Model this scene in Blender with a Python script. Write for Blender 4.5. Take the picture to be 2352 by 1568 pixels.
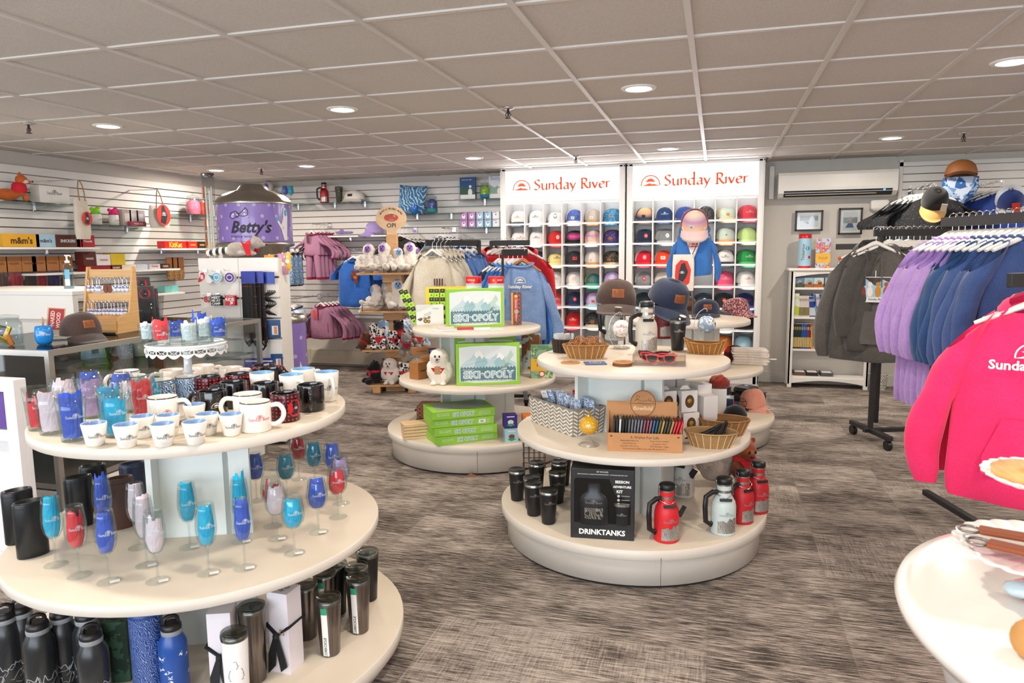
import bpy, math, random
from math import sin, cos, pi, radians as R_, atan2, sqrt
from mathutils import Vector as V, Matrix as MX, noise as NZ
random.seed(7)
for _o in list(bpy.data.objects): bpy.data.objects.remove(_o)
SC = bpy.context.scene
COL = SC.collection
# ---------------------------------------------------------------- camera
HC, CZ = 1.4367, 2.3282          # eye height, ceiling height
FPX = 1641.9
def _rot(yaw, pitch, roll):
    f = V((sin(yaw)*cos(pitch), cos(yaw)*cos(pitch), sin(pitch))); r = V((cos(yaw), -sin(yaw), 0)); u = r.cross(f)
    return cos(roll)*r + sin(roll)*u, -sin(roll)*r + cos(roll)*u, f
CR, CU, CF = _rot(-.2779, -.1265, -.0105)
CAM = V((0, 0, HC))
cd = bpy.data.cameras.new('camera'); cam = bpy.data.objects.new('camera', cd); COL.objects.link(cam)
cd.sensor_width = 36; cd.lens = 36*FPX/2352; cd.clip_start = .05
m3 = MX((CR, CU, -CF)).transposed(); cam.matrix_world = MX.Translation(CAM) @ m3.to_4x4()
cd.dof.use_dof = True; cd.dof.focus_distance = 3.9; cd.dof.aperture_fstop = 6.3
SC.camera = cam
# ---------------------------------------------------------------- world, exposure
w = bpy.data.worlds.new('daylight'); SC.world = w; w.use_nodes = True
w.node_tree.nodes['Background'].inputs[0].default_value = (.80, .89, 1, 1)
w.node_tree.nodes['Background'].inputs[1].default_value = 1.15
SC.view_settings.view_transform = 'Standard'; SC.view_settings.look = 'None'
SC.view_settings.gamma = 1; SC.view_settings.exposure = -.2; SC.view_settings.use_curve_mapping = False
try:
    SC.cycles.max_bounces = 5; SC.cycles.diffuse_bounces = 3; SC.cycles.glossy_bounces = 2
    SC.cycles.transmission_bounces = 2; SC.cycles.transparent_max_bounces = 14; SC.cycles.use_adaptive_sampling = True; SC.cycles.adaptive_threshold = .1; SC.cycles.adaptive_min_samples = 16; SC.cycles.sample_clamp_indirect = 6
    SC.cycles.caustics_reflective = False; SC.cycles.caustics_refractive = False
except Exception: pass
LIGHT_XY = [(x, y) for x in (-4.1, -2.28, -.44, 1.37) for y in (1.6, 4.17, 6.7)] + [(-5.2, 6.7), (3.2, 1.6), (3.2, 4.17), (3.2, 6.7), (-4.1, -1), (-.44, -1), (1.37, -1)]
def down_light(x, y, power=23):
    ld = bpy.data.lights.new('downlight_beam', 'AREA'); ld.shape = 'DISK'; ld.size = .13; ld.energy = power; ld.color = (1, .89, .77); ld.spread = R_(178)
    o = bpy.data.objects.new('downlight_beam', ld); COL.objects.link(o); o.location = (x, y, CZ-.012); return o
DL = {p: down_light(*p) for p in LIGHT_XY}
# daylight that comes in through the shop windows behind the photographer
ld = bpy.data.lights.new('window_daylight', 'AREA'); ld.shape = 'RECTANGLE'; ld.size = 7; ld.size_y = 1.7; ld.energy = 270; ld.color = (.84, .92, 1)
o = bpy.data.objects.new('window_daylight', ld); COL.objects.link(o); o.location = (-1.2, -3.2, 1.35); o.rotation_euler = (R_(90), 0, 0)
ld = bpy.data.lights.new('side_daylight', 'AREA'); ld.shape = 'RECTANGLE'; ld.size = 3; ld.size_y = 1.6; ld.energy = 45; ld.color = (.78, .88, 1)
o = bpy.data.objects.new('side_daylight', ld); COL.objects.link(o); o.location = (-5.6, .2, 1.3); o.rotation_euler = (R_(90), 0, R_(-90))

def at(px, py, z=None, Y=None, X=None, d=None):
    v = CR*((px-1176)/FPX) - CU*((py-784)/FPX) + CF
    t = (z-HC)/v.z if z is not None else Y/v.y if Y is not None else X/v.x if X is not None else d
    return CAM + v*t
def on(px, py, z, r=0):                       # foot of a thing whose front bottom edge shows at (px, py)
    p = at(px, py, z=z); h = V((p.x, p.y, 0)).normalized(); return V((p.x+h.x*r, p.y+h.y*r, z))
def face(p): return atan2(-p[0], p[1])        # rotation that turns a thing's front (-Y) to the camera side

# ---------------------------------------------------------------- materials
def lin(h):
    if isinstance(h, (tuple, list)): return tuple(h[:3]) + (1,)
    h = h.lstrip('#'); c = [int(h[i:i+2], 16)/255 for i in (0, 2, 4)]
    return tuple((x/12.92 if x <= .04045 else ((x+.055)/1.055)**2.4) for x in c) + (1,)
_MC = {}
def mat(c, rough=.5, kind='plain', metal=0., c2=None, s=None, bump=None, **k):
    key = (str(c), rough, kind, metal, str(c2), s, bump, tuple(sorted(k.items())))
    if key in _MC: return _MC[key]
    m = bpy.data.materials.new(kind + '_' + str(c).replace('#', '')[:12]); m.use_nodes = True
    nt = m.node_tree; N = nt.nodes; L = nt.links.new; P = N['Principled BSDF']
    P.inputs['Base Color'].default_value = lin(c); P.inputs['Roughness'].default_value = rough; P.inputs['Metallic'].default_value = metal
    def nd(t, **kw):
        n = N.new('ShaderNode' + t)
        for a, b in kw.items():
            if a in n.inputs: n.inputs[a].default_value = b
            else: setattr(n, a, b)
        return n
    def tc(sc=(1, 1, 1), rot=(0, 0, 0)):
        t = nd('TexCoord'); mp = nd('Mapping'); mp.inputs['Scale'].default_value = sc; mp.inputs['Rotation'].default_value = rot
        L(t.outputs['Object'], mp.inputs[0]); return mp.outputs[0]
    def ramp(src, stops, interp='LINEAR'):
        r = nd('ValToRGB'); r.color_ramp.interpolation = interp; e = r.color_ramp.elements
        while len(e) < len(stops): e.new(.5)
        for q, (p, col) in zip(e, stops): q.position = p; q.color = lin(col)
        L(src, r.inputs[0]); return r.outputs[0]
    def bmp(src, st, dist=.002):
        b = nd('Bump'); b.inputs['Strength'].default_value = st; b.inputs['Distance'].default_value = dist
        L(src, b.inputs['Height']); L(b.outputs[0], P.inputs['Normal'])
    def noise(sc, vec, det=3, rg=.5):
        n = nd('TexNoise'); n.inputs['Scale'].default_value = sc; n.inputs['Detail'].default_value = det; n.inputs['Roughness'].default_value = rg; L(vec, n.inputs[0]); return n.outputs[0]
    def mixc(fac, a, b, mode='MIX'):
        x = nd('Mix', data_type='RGBA', blend_type=mode); 
        for i, q in ((0, fac), (6, a), (7, b)):
            if hasattr(q, 'is_linked'): L(q, x.inputs[i])
            else: x.inputs[i].default_value = q if i == 0 else lin(q)
        return x.outputs[2]
    BC = P.inputs['Base Color']
    if kind == 'plain':
        v = tc(); L(mixc(.04, c, ramp(noise(s or 9, v), [(.35, '#555555'), (.65, '#ffffff')]), 'OVERLAY'), BC)
    elif kind == 'fabric':
        v = tc(); n = noise(s or 260, v, 4, .7); n2 = noise(14, v, 2)
        L(mixc(.22, mixc(.10, c, ramp(n2, [(.3, '#303030'), (.7, '#ffffff')]), 'OVERLAY'), ramp(n, [(.35, '#202020'), (.65, '#ffffff')]), 'OVERLAY'), BC); bmp(n, .5 if bump is None else bump, .0015)
        P.inputs['Sheen Weight'].default_value = .25; P.inputs['Specular IOR Level'].default_value = .2
    elif kind == 'fur':
        v = tc(); n = noise(s or 120, v, 5, .8); L(mixc(.35, c, ramp(n, [(.3, '#303030'), (.7, '#ffffff')]), 'OVERLAY'), BC); bmp(n, 1, .006)
        P.inputs['Sheen Weight'].default_value = .5; P.inputs['Specular IOR Level'].default_value = .1
    elif kind == 'spots':                      # scattered flecks of c2 on c
        v = tc(); vo = nd('TexVoronoi'); vo.inputs['Scale'].default_value = s or 60; L(v, vo.inputs[0])
        L(ramp(vo.outputs['Distance'], [(0, c2), (k.get('th', .28), c)], 'CONSTANT'), BC); bmp(noise(260, v), .3, .001)
    elif kind == 'blotch':                     # marbled two or three colours
        v = tc(k.get('sc', (1, 1, 1))); n = noise(s or 14, v, 3, .6)
        st = [(0, c), (.5, c2)] + ([(.6, k['c3'])] if 'c3' in k else []); L(ramp(n, st, k.get('ip', 'CONSTANT')), BC)
        if metal == 0: bmp(noise(200, v), .2, .001)
    elif kind == 'scratch':                    # fine etched line work
        v = tc(k.get('sc', (1, 1, 1)), (0, .5, .4)); n = nd('TexWave'); n.wave_type = 'BANDS'; n.inputs['Scale'].default_value = s or 30; n.inputs['Distortion'].default_value = 14; n.inputs['Detail'].default_value = 3; L(v, n.inputs[0])
        L(ramp(n.outputs[0], [(0, c), (k.get('th', .8), c2)], 'CONSTANT'), BC)
    elif kind == 'wood':
        v = tc(k.get('sc', (2, 2, 30))); n = noise(s or 3, v, 5, .6); L(ramp(n, [(.3, c), (.7, c2 or c)]), BC); bmp(n, .1, .001)
    elif kind == 'melamine':
        v = tc(); n = noise(3, v, 2); L(ramp(n, [(.3, c), (.7, c2 or c)]), BC); bmp(noise(500, v), .05, .0005)
    elif kind == 'wicker':
        v = tc(); n = nd('TexWave'); n.bands_direction = 'Z'; n.inputs['Scale'].default_value = s or 90; n.inputs['Distortion'].default_value = 3; n.inputs['Detail Scale'].default_value = 30; L(v, n.inputs[0])
        L(ramp(n.outputs[0], [(.02, c2), (.3, c)]), BC); bmp(n.outputs[0], 1, .004)
    elif kind == 'plaid':
        v = tc(); sp = nd('SeparateXYZ'); L(v, sp.inputs[0]); fr = []
        for i in (0, 2):
            a = nd('Math', operation='MULTIPLY'); a.inputs[1].default_value = s or 30; L(sp.outputs[i], a.inputs[0])
            b = nd('Math', operation='FRACT'); L(a.outputs[0], b.inputs[0]); g = nd('Math', operation='GREATER_THAN'); g.inputs[1].default_value = .5; L(b.outputs[0], g.inputs[0]); fr.append(g.outputs[0])
        a = nd('Math', operation='ADD'); L(fr[0], a.inputs[0]); L(fr[1], a.inputs[1]); h = nd('Math', operation='MULTIPLY'); h.inputs[1].default_value = .5; L(a.outputs[0], h.inputs[0])
        L(ramp(h.outputs[0], [(0, c), (.4, k.get('c3', c2)), (.9, c2)], 'CONSTANT'), BC)
    elif kind == 'gradz':                      # dyed bands by height
        v = tc(); sp = nd('SeparateXYZ'); L(v, sp.inputs[0]); mr = nd('MapRange'); mr.inputs[1].default_value = k['z0']; mr.inputs[2].default_value = k['z1']; L(sp.outputs[2], mr.inputs[0])
        L(ramp(mr.outputs[0], [(0, c), (.5, k['c3']), (1, c2)]), BC)
    elif kind == 'steel':
        v = tc((1, 1, 1)); n = noise(s or 4, tc((60, 60, 1)), 3); L(ramp(n, [(.3, c), (.7, c2 or c)]), BC); P.inputs['Metallic'].default_value = 1
    elif kind == 'ceil':
        v = tc(); n = noise(130, v, 3, .7); L(ramp(n, [(.3, c), (.62, c2)]), BC); bmp(n, .25, .002)
    elif kind == 'carpet':
        def dirn(sx, sy): 
            a = noise(1, tc((sx, sy, 1)), 3, .75); return a
        vA = dirn(8, 130); vB = dirn(130, 8)
        sn = nd('Vector_Math') if False else nd('VectorMath', operation='SNAP'); sn.inputs[1].default_value = (.5, .25, 1); L(tc(), sn.inputs[0])
        wn = nd('TexWhiteNoise'); L(sn.outputs[0], wn.inputs[0])
        g = nd('Math', operation='GREATER_THAN'); g.inputs[1].default_value = .8; L(wn.outputs[0], g.inputs[0])
        g2 = nd('Math', operation='MULTIPLY'); g2.inputs[1].default_value = .3; L(g.outputs[0], g2.inputs[0])
        mxx = nd('Mix'); L(g2.outputs[0], mxx.inputs[0]); L(vA, mxx.inputs[2]); L(vB, mxx.inputs[3])
        lg = noise(2.2, tc((1, 2.2, 1)), 4, .6); big = nd('Math', operation='MULTIPLY_ADD'); big.inputs[1].default_value = .4; big.inputs[2].default_value = -.19; L(lg, big.inputs[0])
        wo = nd('Math', operation='MULTIPLY_ADD'); wo.inputs[1].default_value = .07; wo.inputs[2].default_value = -.035; L(wn.outputs[0], wo.inputs[0])
        fine = noise(240, tc(), 2, .7); fo = nd('Math', operation='MULTIPLY_ADD'); fo.inputs[1].default_value = .22; fo.inputs[2].default_value = -.11; L(fine, fo.inputs[0])
        acc = mxx.outputs[0]
        for q in (big.outputs[0], wo.outputs[0], fo.outputs[0]):
            a = nd('Math', operation='ADD'); L(acc, a.inputs[0]); L(q, a.inputs[1]); acc = a.outputs[0]
        L(ramp(acc, [(.37, '#3d3733'), (.47, '#6f665f'), (.53, '#93887f'), (.66, '#b8ada3')]), BC); bmp(acc, .6, .004); P.inputs['Specular IOR Level'].default_value = .15
    if kind == 'emit':
        P.inputs['Emission Color'].default_value = lin(c); P.inputs['Emission Strength'].default_value = s or 3
    if kind in ('glass', 'tint'):
        N.remove(P); out = N['Material Output']; tr = nd('BsdfTransparent'); tr.inputs[0].default_value = lin(c)
        gl = nd('BsdfGlossy'); gl.inputs['Roughness'].default_value = .04; fr = nd('LayerWeight'); fr.inputs[0].default_value = k.get('bl', .25)
        mr = nd('MapRange'); mr.inputs[3].default_value = .04; mr.inputs[4].default_value = k.get('mx', .22); L(fr.outputs['Facing'], mr.inputs[0])
        mx = nd('MixShader'); L(mr.outputs[0], mx.inputs[0]); L(tr.outputs[0], mx.inputs[1]); L(gl.outputs[0], mx.inputs[2]); L(mx.outputs[0], out.inputs[0])
    if kind == 'gloss':
        P.inputs['Coat Weight'].default_value = .6; P.inputs['Coat Roughness'].default_value = .06
    if kind == 'paper':
        v = tc(); n = noise(s or 22, v, 4, .7); L(mixc(.4, c, ramp(n, [(.3, '#6a6a6a'), (.7, '#e8e8e8')]), 'OVERLAY'), BC); bmp(n, .5, .004)
        P.inputs['Subsurface Weight'].default_value = 0
    _MC[key] = m; return m
def F(c, **k): return mat(c, .9, 'fabric', **k)
def G(c, **k): return mat(c, .12, 'gloss', **k)
WHITE = mat('#f2efe9', .45); CREAM = mat('#d0c2ae', .4, 'melamine', c2='#dacdba'); EDGE = mat('#d5ccc0', .42, 'melamine', c2='#dcd4c9')
BLACK = mat('#151516', .4); CHROME = mat('#d8d8da', .16, metal=1.); STEEL = mat('#9a9894', .3, 'steel', c2='#d8d4cc')
GLASS = mat('#f4f8f8', .05, 'glass'); ACRY = mat('#f8fafa', .05, 'glass', mx=.28); INK = mat('#23252c', .6); PAPER = mat('#f4f2ee', .7); LETW = mat('#f6f4f0', .6)
GREENG = mat('#d6ebe2', .05, 'glass')
DGLASS = mat('#c8ccca', .05, 'glass', mx=.4)

# ---------------------------------------------------------------- mesh builder
class B:
    def __init__(s): s.v = []; s.f = []; s.m = []; s.sm = []; s.T = None
    def add(s, vs, fs, m=0, sm=False):
        n = len(s.v)
        s.v += [tuple(s.T @ V(p)) for p in vs] if s.T is not None else [tuple(p) for p in vs]
        for f in fs: s.f.append([i+n for i in f]); s.m.append(m); s.sm.append(sm)
        return s
    def loft(s, rings, m=0, c0=True, c1=True, sm=True, closed=True, mf=None):
        n = len(rings[0]); vs = [p for r in rings for p in r]; K = len(rings); e = n if closed else n-1
        for j in range(K-1):
            fs = [[j*n+i, j*n+(i+1) % n, (j+1)*n+(i+1) % n, (j+1)*n+i] for i in range(e)]
            if j == 0: s.add(vs, [], m); base = len(s.v)-len(vs)
            for f in fs: s.f.append([base+q for q in f]); s.m.append(mf(j) if mf else m); s.sm.append(sm)
        if c0: s.add(rings[0], [list(range(n))[::-1]], mf(0) if mf else m, False)
        if c1: s.add(rings[-1], [list(range(n))], mf(K-2) if mf else m, False)
        return s
    def lathe(s, prof, n=24, m=0, c0=True, c1=True, sm=True, mf=None, sx=1, sy=1, ctr=(0, 0, 0)):
        cx, cy, cz = ctr
        return s.loft([[(cx+r*sx*cos(2*pi*i/n), cy+r*sy*sin(2*pi*i/n), cz+z) for i in range(n)] for r, z in prof], m, c0, c1, sm, mf=mf)
    def box(s, c, d, b=0, m=0, seg=1):
        x, y, z = c; w, l, h = d[0]/2, d[1]/2, d[2]/2
        if b <= 0:
            vs = [(x+i*w, y+j*l, z+k*h) for k in (-1, 1) for j in (-1, 1) for i in (-1, 1)]
            return s.add(vs, [[0, 2, 3, 1], [4, 5, 7, 6], [0, 1, 5, 4], [2, 6, 7, 3], [0, 4, 6, 2], [1, 3, 7, 5]], m)
        b = min(b, w*.9, l*.9, h*.9); rg = []
        for zz, ins in ((-h, b), (-h+b*.3, b*.3), (-h+b, 0), (h-b, 0), (h-b*.3, b*.3), (h, b)):
            r = []
            for qx, qy, a0 in ((1, 1, 0), (-1, 1, 90), (-1, -1, 180), (1, -1, 270)):
                for t in ((0, 45, 90) if seg else (45,)):
                    a = R_(a0+t); rr = max(b-ins*.999, 1e-5); r.append((x+qx*(w-b)+rr*cos(a), y+qy*(l-b)+rr*sin(a), z+zz))
            rg.append(r)
        return s.loft(rg, m, sm=False)
    def prism(s, pts, t, m=0, ax='y', off=0):
        # outline pts (u,v) in the XZ plane (ax y), XY plane (ax z) or YZ plane (ax x), thickness t
        f = {'y': lambda u, v, w: (u, w, v), 'z': lambda u, v, w: (u, v, w), 'x': lambda u, v, w: (w, u, v)}[ax]
        a = [f(u, v, off-t/2) for u, v in pts]; b = [f(u, v, off+t/2) for u, v in pts]; n = len(pts)
        s.add(a+b, [[i, (i+1) % n, n+(i+1) % n, n+i] for i in range(n)] + [list(range(n))[::-1], list(range(n, 2*n))], m); return s
    def tube(s, pts, r, n=6, m=0, closed=False, flat=1.):
        P_ = [V(p) for p in pts]; K = len(P_); rings = []; up = None
        for i, p in enumerate(P_):
            a = P_[(i-1) % K] if (i > 0 or closed) else p; b = P_[(i+1) % K] if (i < K-1 or closed) else p
            t = (b-a); t = t.normalized() if t.length > 1e-9 else V((0, 0, 1))
            if up is None: up = V((0, 0, 1)) if abs(t.z) < .9 else V((0, 1, 0))
            u = t.cross(up); u = u.normalized() if u.length > 1e-6 else V((1, 0, 0)); w = u.cross(t).normalized(); up = w
            rr = r[i] if isinstance(r, (list, tuple)) else r
            rings.append([tuple(p + u*rr*cos(2*pi*k/n) + w*rr*flat*sin(2*pi*k/n)) for k in range(n)])
        if closed: rings.append(rings[0])
        return s.loft(rings, m, not closed, not closed)
    def ball(s, c, r, m=0, n=12, sc=(1, 1, 1)):
        k = n//2+1; return s.loft([[(c[0]+r*sc[0]*sin(pi*j/k)*cos(2*pi*i/n), c[1]+r*sc[1]*sin(pi*j/k)*sin(2*pi*i/n), c[2]-r*sc[2]*cos(pi*j/k)) for i in range(n)] for j in [.12]+list(range(1, k))+[k-.12]], m)
    def flat(s, tris, fn, m=0):              # 2D print mapped on a surface: fn(u,v) -> point
        vs, fs = tris; return s.add([fn(u, v) for u, v in vs], fs, m)
    def mesh(s, name='mesh'):
        me = bpy.data.meshes.new(name); me.from_pydata(s.v, [], s.f)
        me.polygons.foreach_set('material_index', s.m); me.polygons.foreach_set('use_smooth', s.sm)
        for _ in range(max(s.m, default=0)+1): me.materials.append(None)
        me.update(); return me
def mk(name, b, mats, parent=None, loc=(0, 0, 0), rot=(0, 0, 0), sc=None):
    me = b.mesh(name) if isinstance(b, B) else b
    if not isinstance(mats, (list, tuple)): mats = [mats]
    o = bpy.data.objects.new(name, me); COL.objects.link(o)
    for i in range(len(me.materials)):
        q = mats[min(i, len(mats)-1)]
        if me.materials[i] is None: me.materials[i] = q
        elif me.materials[i] != q: o.material_slots[i].link = 'OBJECT'; o.material_slots[i].material = q
    o.location = loc; o.rotation_euler = rot
    if sc is not None: o.scale = sc if isinstance(sc, (tuple, list)) else (sc, sc, sc)
    if parent: o.parent = parent
    return o
def tag(o, label=None, cat=None, group=None, kind=None):
    if label: o['label'] = label
    if cat: o['category'] = cat
    if group: o['group'] = group
    if kind: o['kind'] = kind
    return o
def th(name, label, cat, loc=(0, 0, 0), rz=0, group=None, rot=None, sc=None):
    o = bpy.data.objects.new(name, None); COL.objects.link(o); o.empty_display_size = .02; o.location = loc; o.rotation_euler = rot or (0, 0, rz)
    if sc: o.scale = (sc, sc, sc) if not isinstance(sc, tuple) else sc
    return tag(o, label, cat, group)
def copy_tree(o, loc=None, rz=None, label=None, parent=None):
    c = o.copy(); COL.objects.link(c)
    if parent: c.parent = parent
    for ch in list(o.children): copy_tree(ch, parent=c)
    if loc is not None: c.location = loc
    if rz is not None: c.rotation_euler = (0, 0, rz)
    if label: c['label'] = label
    return c
def struct(name, b, mats, **k):
    o = mk(name, b, mats, **k); o['kind'] = 'structure'; return o
_cache = {}
def cached(fn):
    def g(*a, **k):
        key = (fn.__name__, str(a), str(sorted(k.items())))
        if key not in _cache: _cache[key] = fn(*a, **k)
        return _cache[key]
    return g
def mcached(fn):
    def g(*a, **k):
        key = (fn.__name__, str(a), str(sorted(k.items())))
        if key not in _cache: _cache[key] = fn(*a, **k).mesh(fn.__name__)
        return _cache[key]
    return g
# ---------------------------------------------------------------- lettering
@cached
def text2d(s, bold=0., shear=0., sp=1.):
    c = bpy.data.curves.new('t', 'FONT'); c.body = s; c.size = 1; c.align_x = 'CENTER'; c.align_y = 'CENTER'; c.offset = bold; c.shear = shear; c.space_character = sp; c.resolution_u = 2
    o = bpy.data.objects.new('t', c); COL.objects.link(o); dg = bpy.context.evaluated_depsgraph_get(); dg.update()
    me = o.evaluated_get(dg).to_mesh(); vs = [(v.co.x, v.co.y) for v in me.vertices]; fs = [list(p.vertices) for p in me.polygons]
    o.evaluated_get(dg).to_mesh_clear(); bpy.data.objects.remove(o); bpy.data.curves.remove(c)
    if vs:                                    # scale so capital height is about 1 and centre it
        x0 = min(v[0] for v in vs); x1 = max(v[0] for v in vs); vs = [((x-(x0+x1)/2)/.7, y/.7) for x, y in vs]
    return vs, fs
def fit2d(t, w=None, h=None, at_=(0, 0)):
    vs, fs = t; xs = [v[0] for v in vs]; ys = [v[1] for v in vs]; W = max(xs)-min(xs); H = max(ys)-min(ys); cx = (max(xs)+min(xs))/2; cy = (max(ys)+min(ys))/2
    sx = w/W if w else h/H; sy = h/H if h else sx
    return [((x-cx)*sx+at_[0], (y-cy)*sy+at_[1]) for x, y in vs], fs
def join2d(*ts):
    V_, F_ = [], []
    for vs, fs in ts: n = len(V_); V_ += list(vs); F_ += [[i+n for i in f] for f in fs]
    return V_, F_
def spl(p, n=5):
    if len(p) < 3: return p
    o = []; q = [p[0]]+list(p)+[p[-1]]
    for i in range(1, len(q)-2):
        for k in range(n):
            t = k/n; o.append(tuple(.5*((2*q[i][a])+(-q[i-1][a]+q[i+1][a])*t+(2*q[i-1][a]-5*q[i][a]+4*q[i+1][a]-q[i+2][a])*t*t+(-q[i-1][a]+3*q[i][a]-3*q[i+1][a]+q[i+2][a])*t**3) for a in range(len(p[0]))))
    return o+[tuple(p[-1])]
GL = {'S': (.50, [[(.40, .66), (.30, .77), (.12, .72), (.09, .58), (.22, .43), (.37, .32), (.38, .14), (.24, .02), (.04, .08)]]),
 'u': (.50, [[(.0, .47), (.08, .49)], [(.08, .49), (.08, .18), (.14, .03), (.26, .03), (.38, .16)], [(.38, .49), (.38, .06), (.46, .02)]]),
 'n': (.50, [[(.0, .45), (.08, .49)], [(.08, .49), (.08, .02)], [(.08, .33), (.2, .47), (.33, .45), (.37, .3), (.37, .02)]]),
 'd': (.52, [[(.37, .44), (.22, .49), (.07, .38), (.04, .2), (.13, .03), (.26, .04), (.37, .16)], [(.30, .84), (.38, .88), (.38, .06), (.46, .02)]]),
 'a': (.46, [[(.07, .42), (.2, .49), (.32, .44), (.33, .3), (.33, .06), (.42, .02)], [(.33, .29), (.12, .25), (.05, .12), (.13, .02), (.24, .05), (.33, .14)]]),
 'y': (.46, [[(.02, .48), (.2, .06)], [(.38, .49), (.2, .02), (.1, -.2), (.0, -.24)]]),
 'R': (.55, [[(.1, .77), (.1, .02)], [(.0, .75), (.2, .79), (.37, .72), (.4, .58), (.32, .44), (.12, .40)], [(.22, .40), (.38, .14), (.54, .01)], [(.0, .02), (.2, .02)]]),
 'i': (.22, [[(.0, .45), (.08, .49)], [(.08, .49), (.08, .02)], [(.06, .66), (.1, .72)]]),
 'v': (.44, [[(.02, .48), (.2, .02)], [(.2, .02), (.36, .49)]]),
 'e': (.44, [[(.06, .27), (.24, .30), (.36, .34), (.32, .46), (.2, .49), (.07, .38), (.05, .2), (.13, .04), (.26, .03), (.38, .1)]]),
 'r': (.34, [[(.0, .45), (.08, .49)], [(.08, .49), (.08, .02)], [(.08, .34), (.18, .47), (.29, .47)]]), ' ': (.26, [])}
@cached
def script2d(s='Sunday River', nib=.14, ang=36):
    nx, ny = nib/2*cos(R_(ang)), nib/2*sin(R_(ang)); x = 0; vs = []; fs = []
    for ch in s:
        w_, st = GL[ch]
        for p in st:
            q = spl(p, 4)
            for a, b in zip(q, q[1:]):
                n = len(vs); vs += [(x+a[0]-nx, a[1]-ny), (x+a[0]+nx, a[1]+ny), (x+b[0]+nx, b[1]+ny), (x+b[0]-nx, b[1]-ny)]; fs.append([n, n+1, n+2, n+3])
                n += 4; k_ = nib*.17; vs += [(x+a[0]+k_*ny/nib*2, a[1]-k_*nx/nib*2), (x+a[0]-k_*ny/nib*2, a[1]+k_*nx/nib*2), (x+b[0]-k_*ny/nib*2, b[1]+k_*nx/nib*2), (x+b[0]+k_*ny/nib*2, b[1]-k_*nx/nib*2)]; fs.append([n, n+1, n+2, n+3])
        x += w_
    return [(a-x/2, b-.27) for a, b in vs], fs      # about 5.1 wide, x-height .5
@cached
def sun2d():                                         # rising-sun badge, width 2, foot at v=0
    vs = []; fs = []
    N_ = 28
    for i in range(N_+1):
        a = R_(-6+192*i/N_)
        vs += [(cos(a), .12+sin(a)*1.0), (.89*cos(a), .12+sin(a)*.89)]
    fs += [[2*i, 2*i+2, 2*i+3, 2*i+1] for i in range(N_)]
    n = len(vs); star = [(0, .44)]
    for i in range(17):
        a = R_(8+164*i/16); r = .74 if i % 2 else .46; star.append((cos(a)*r*.85, .34+sin(a)*r*.80))
    vs += star; fs += [[n, n+i, n+i+1] for i in range(1, 17)]
    n = len(vs); vs += [(-.98, .0), (.98, .0), (.55, .15), (.32, .22), (.15, .17), (-.05, .30), (-.3, .22), (-.55, .12)]; fs.append([n+i for i in range(8)])
    return vs, fs
@cached
def brand2d():                                       # badge above the two words, about 5.1 wide; centred
    a = fit2d(sun2d(), w=1.5, at_=(0, .72)); return join2d(a, script2d(nib=.1))
def squig(w, h=.01): return line2d([(-w/2+w*i/24, h*(.5*sin(i*1.9)+.3*sin(i*3.1))) for i in range(25)], h*.16)
def mtn2d(seed=0, w=1, n=9, h=.5):                   # jagged mountain outline strip
    rd = random.Random(seed); pts = [(-w/2, 0)]
    for i in range(n): pts.append((-w/2+w*(i+.5)/n, h*(.35+.65*rd.random())*(1 if i % 2 else .55)))
    return pts+[(w/2, 0)]
def cyl(Rr, z0, off=.0006, taper=None):              # wraps print round the front (-Y) of a round body
    def fn(u, v):
        r = (taper(z0+v) if taper else Rr)+off; a = u/r; return (r*sin(a), -r*cos(a), z0+v)
    return fn
def plane(y, x0=0, z0=0): return lambda u, v: (x0+u, y, z0+v)
def sc2(t, k, dx=0, dy=0): return [(u*k+dx, v*k+dy) for u, v in t[0]], t[1]
def quad2d(w, h, cx=0, cy=0, n=1):
    vs = []; fs = []
    for i in range(n+1): vs += [(cx-w/2+w*i/n, cy-h/2), (cx-w/2+w*i/n, cy+h/2)]
    return vs, [[2*i, 2*i+2, 2*i+3, 2*i+1] for i in range(n)]
def disc2d(r, n=20, cx=0, cy=0, sy=1): return [(cx+r*cos(2*pi*i/n), cy+sy*r*sin(2*pi*i/n)) for i in range(n)], [list(range(n))]
def line2d(pts, w):
    vs = []; fs = []
    for (a, b), (c, d) in zip(pts, pts[1:]):
        L_ = sqrt((c-a)**2+(d-b)**2) or 1; nx, ny = -(d-b)/L_*w/2, (c-a)/L_*w/2; n = len(vs); vs += [(a-nx, b-ny), (a+nx, b+ny), (c+nx, d+ny), (c-nx, d-ny)]; fs.append([n, n+1, n+2, n+3])
    return vs, fs
# ================================================================ the room
XL, YB, XR, YF = -5.83, 8.05, 4.6, -3.4
b = B().box(((XL+XR)/2, (YB+YF)/2, -.05), (XR-XL+.6, YB-YF+.6, .1)); struct('floor', b, mat('#8b8178', .95, 'carpet'))
b = B().box(((XL+XR)/2, (YB+YF)/2, CZ+.05), (XR-XL+.6, YB-YF+.6, .1)); struct('ceiling', b, mat('#cbc4bd', .95, 'ceil', c2='#dad3cc'))
gx0, gy0 = -.447, 4.985     # origin of the T-bar grid of 0.61 m tiles
TB_ = mat('#dcd6cf', .35); b = B()
for j in range(-10, 10):
    x = gx0+.61*j-.289
    if XL < x < XR: b.box((x, (YB+YF)/2, CZ-.004), (.026, YB-YF, .010))
for i in range(-15, 8):
    y = gy0+.61*i-1.74
    if YF < y < YB: b.box(((XL+XR)/2, y, CZ-.0035), (XR-XL, .026, .0075))
struct('trim_1', b, TB_)
WALLP = mat('#d5cfc6', .8, 'ceil', c2='#d9d3ca'); SLATW = mat('#ece9e4', .5, 'melamine', c2='#f1eeea'); GROOVE = mat('#8d8a88', .35, metal=.7)
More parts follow.
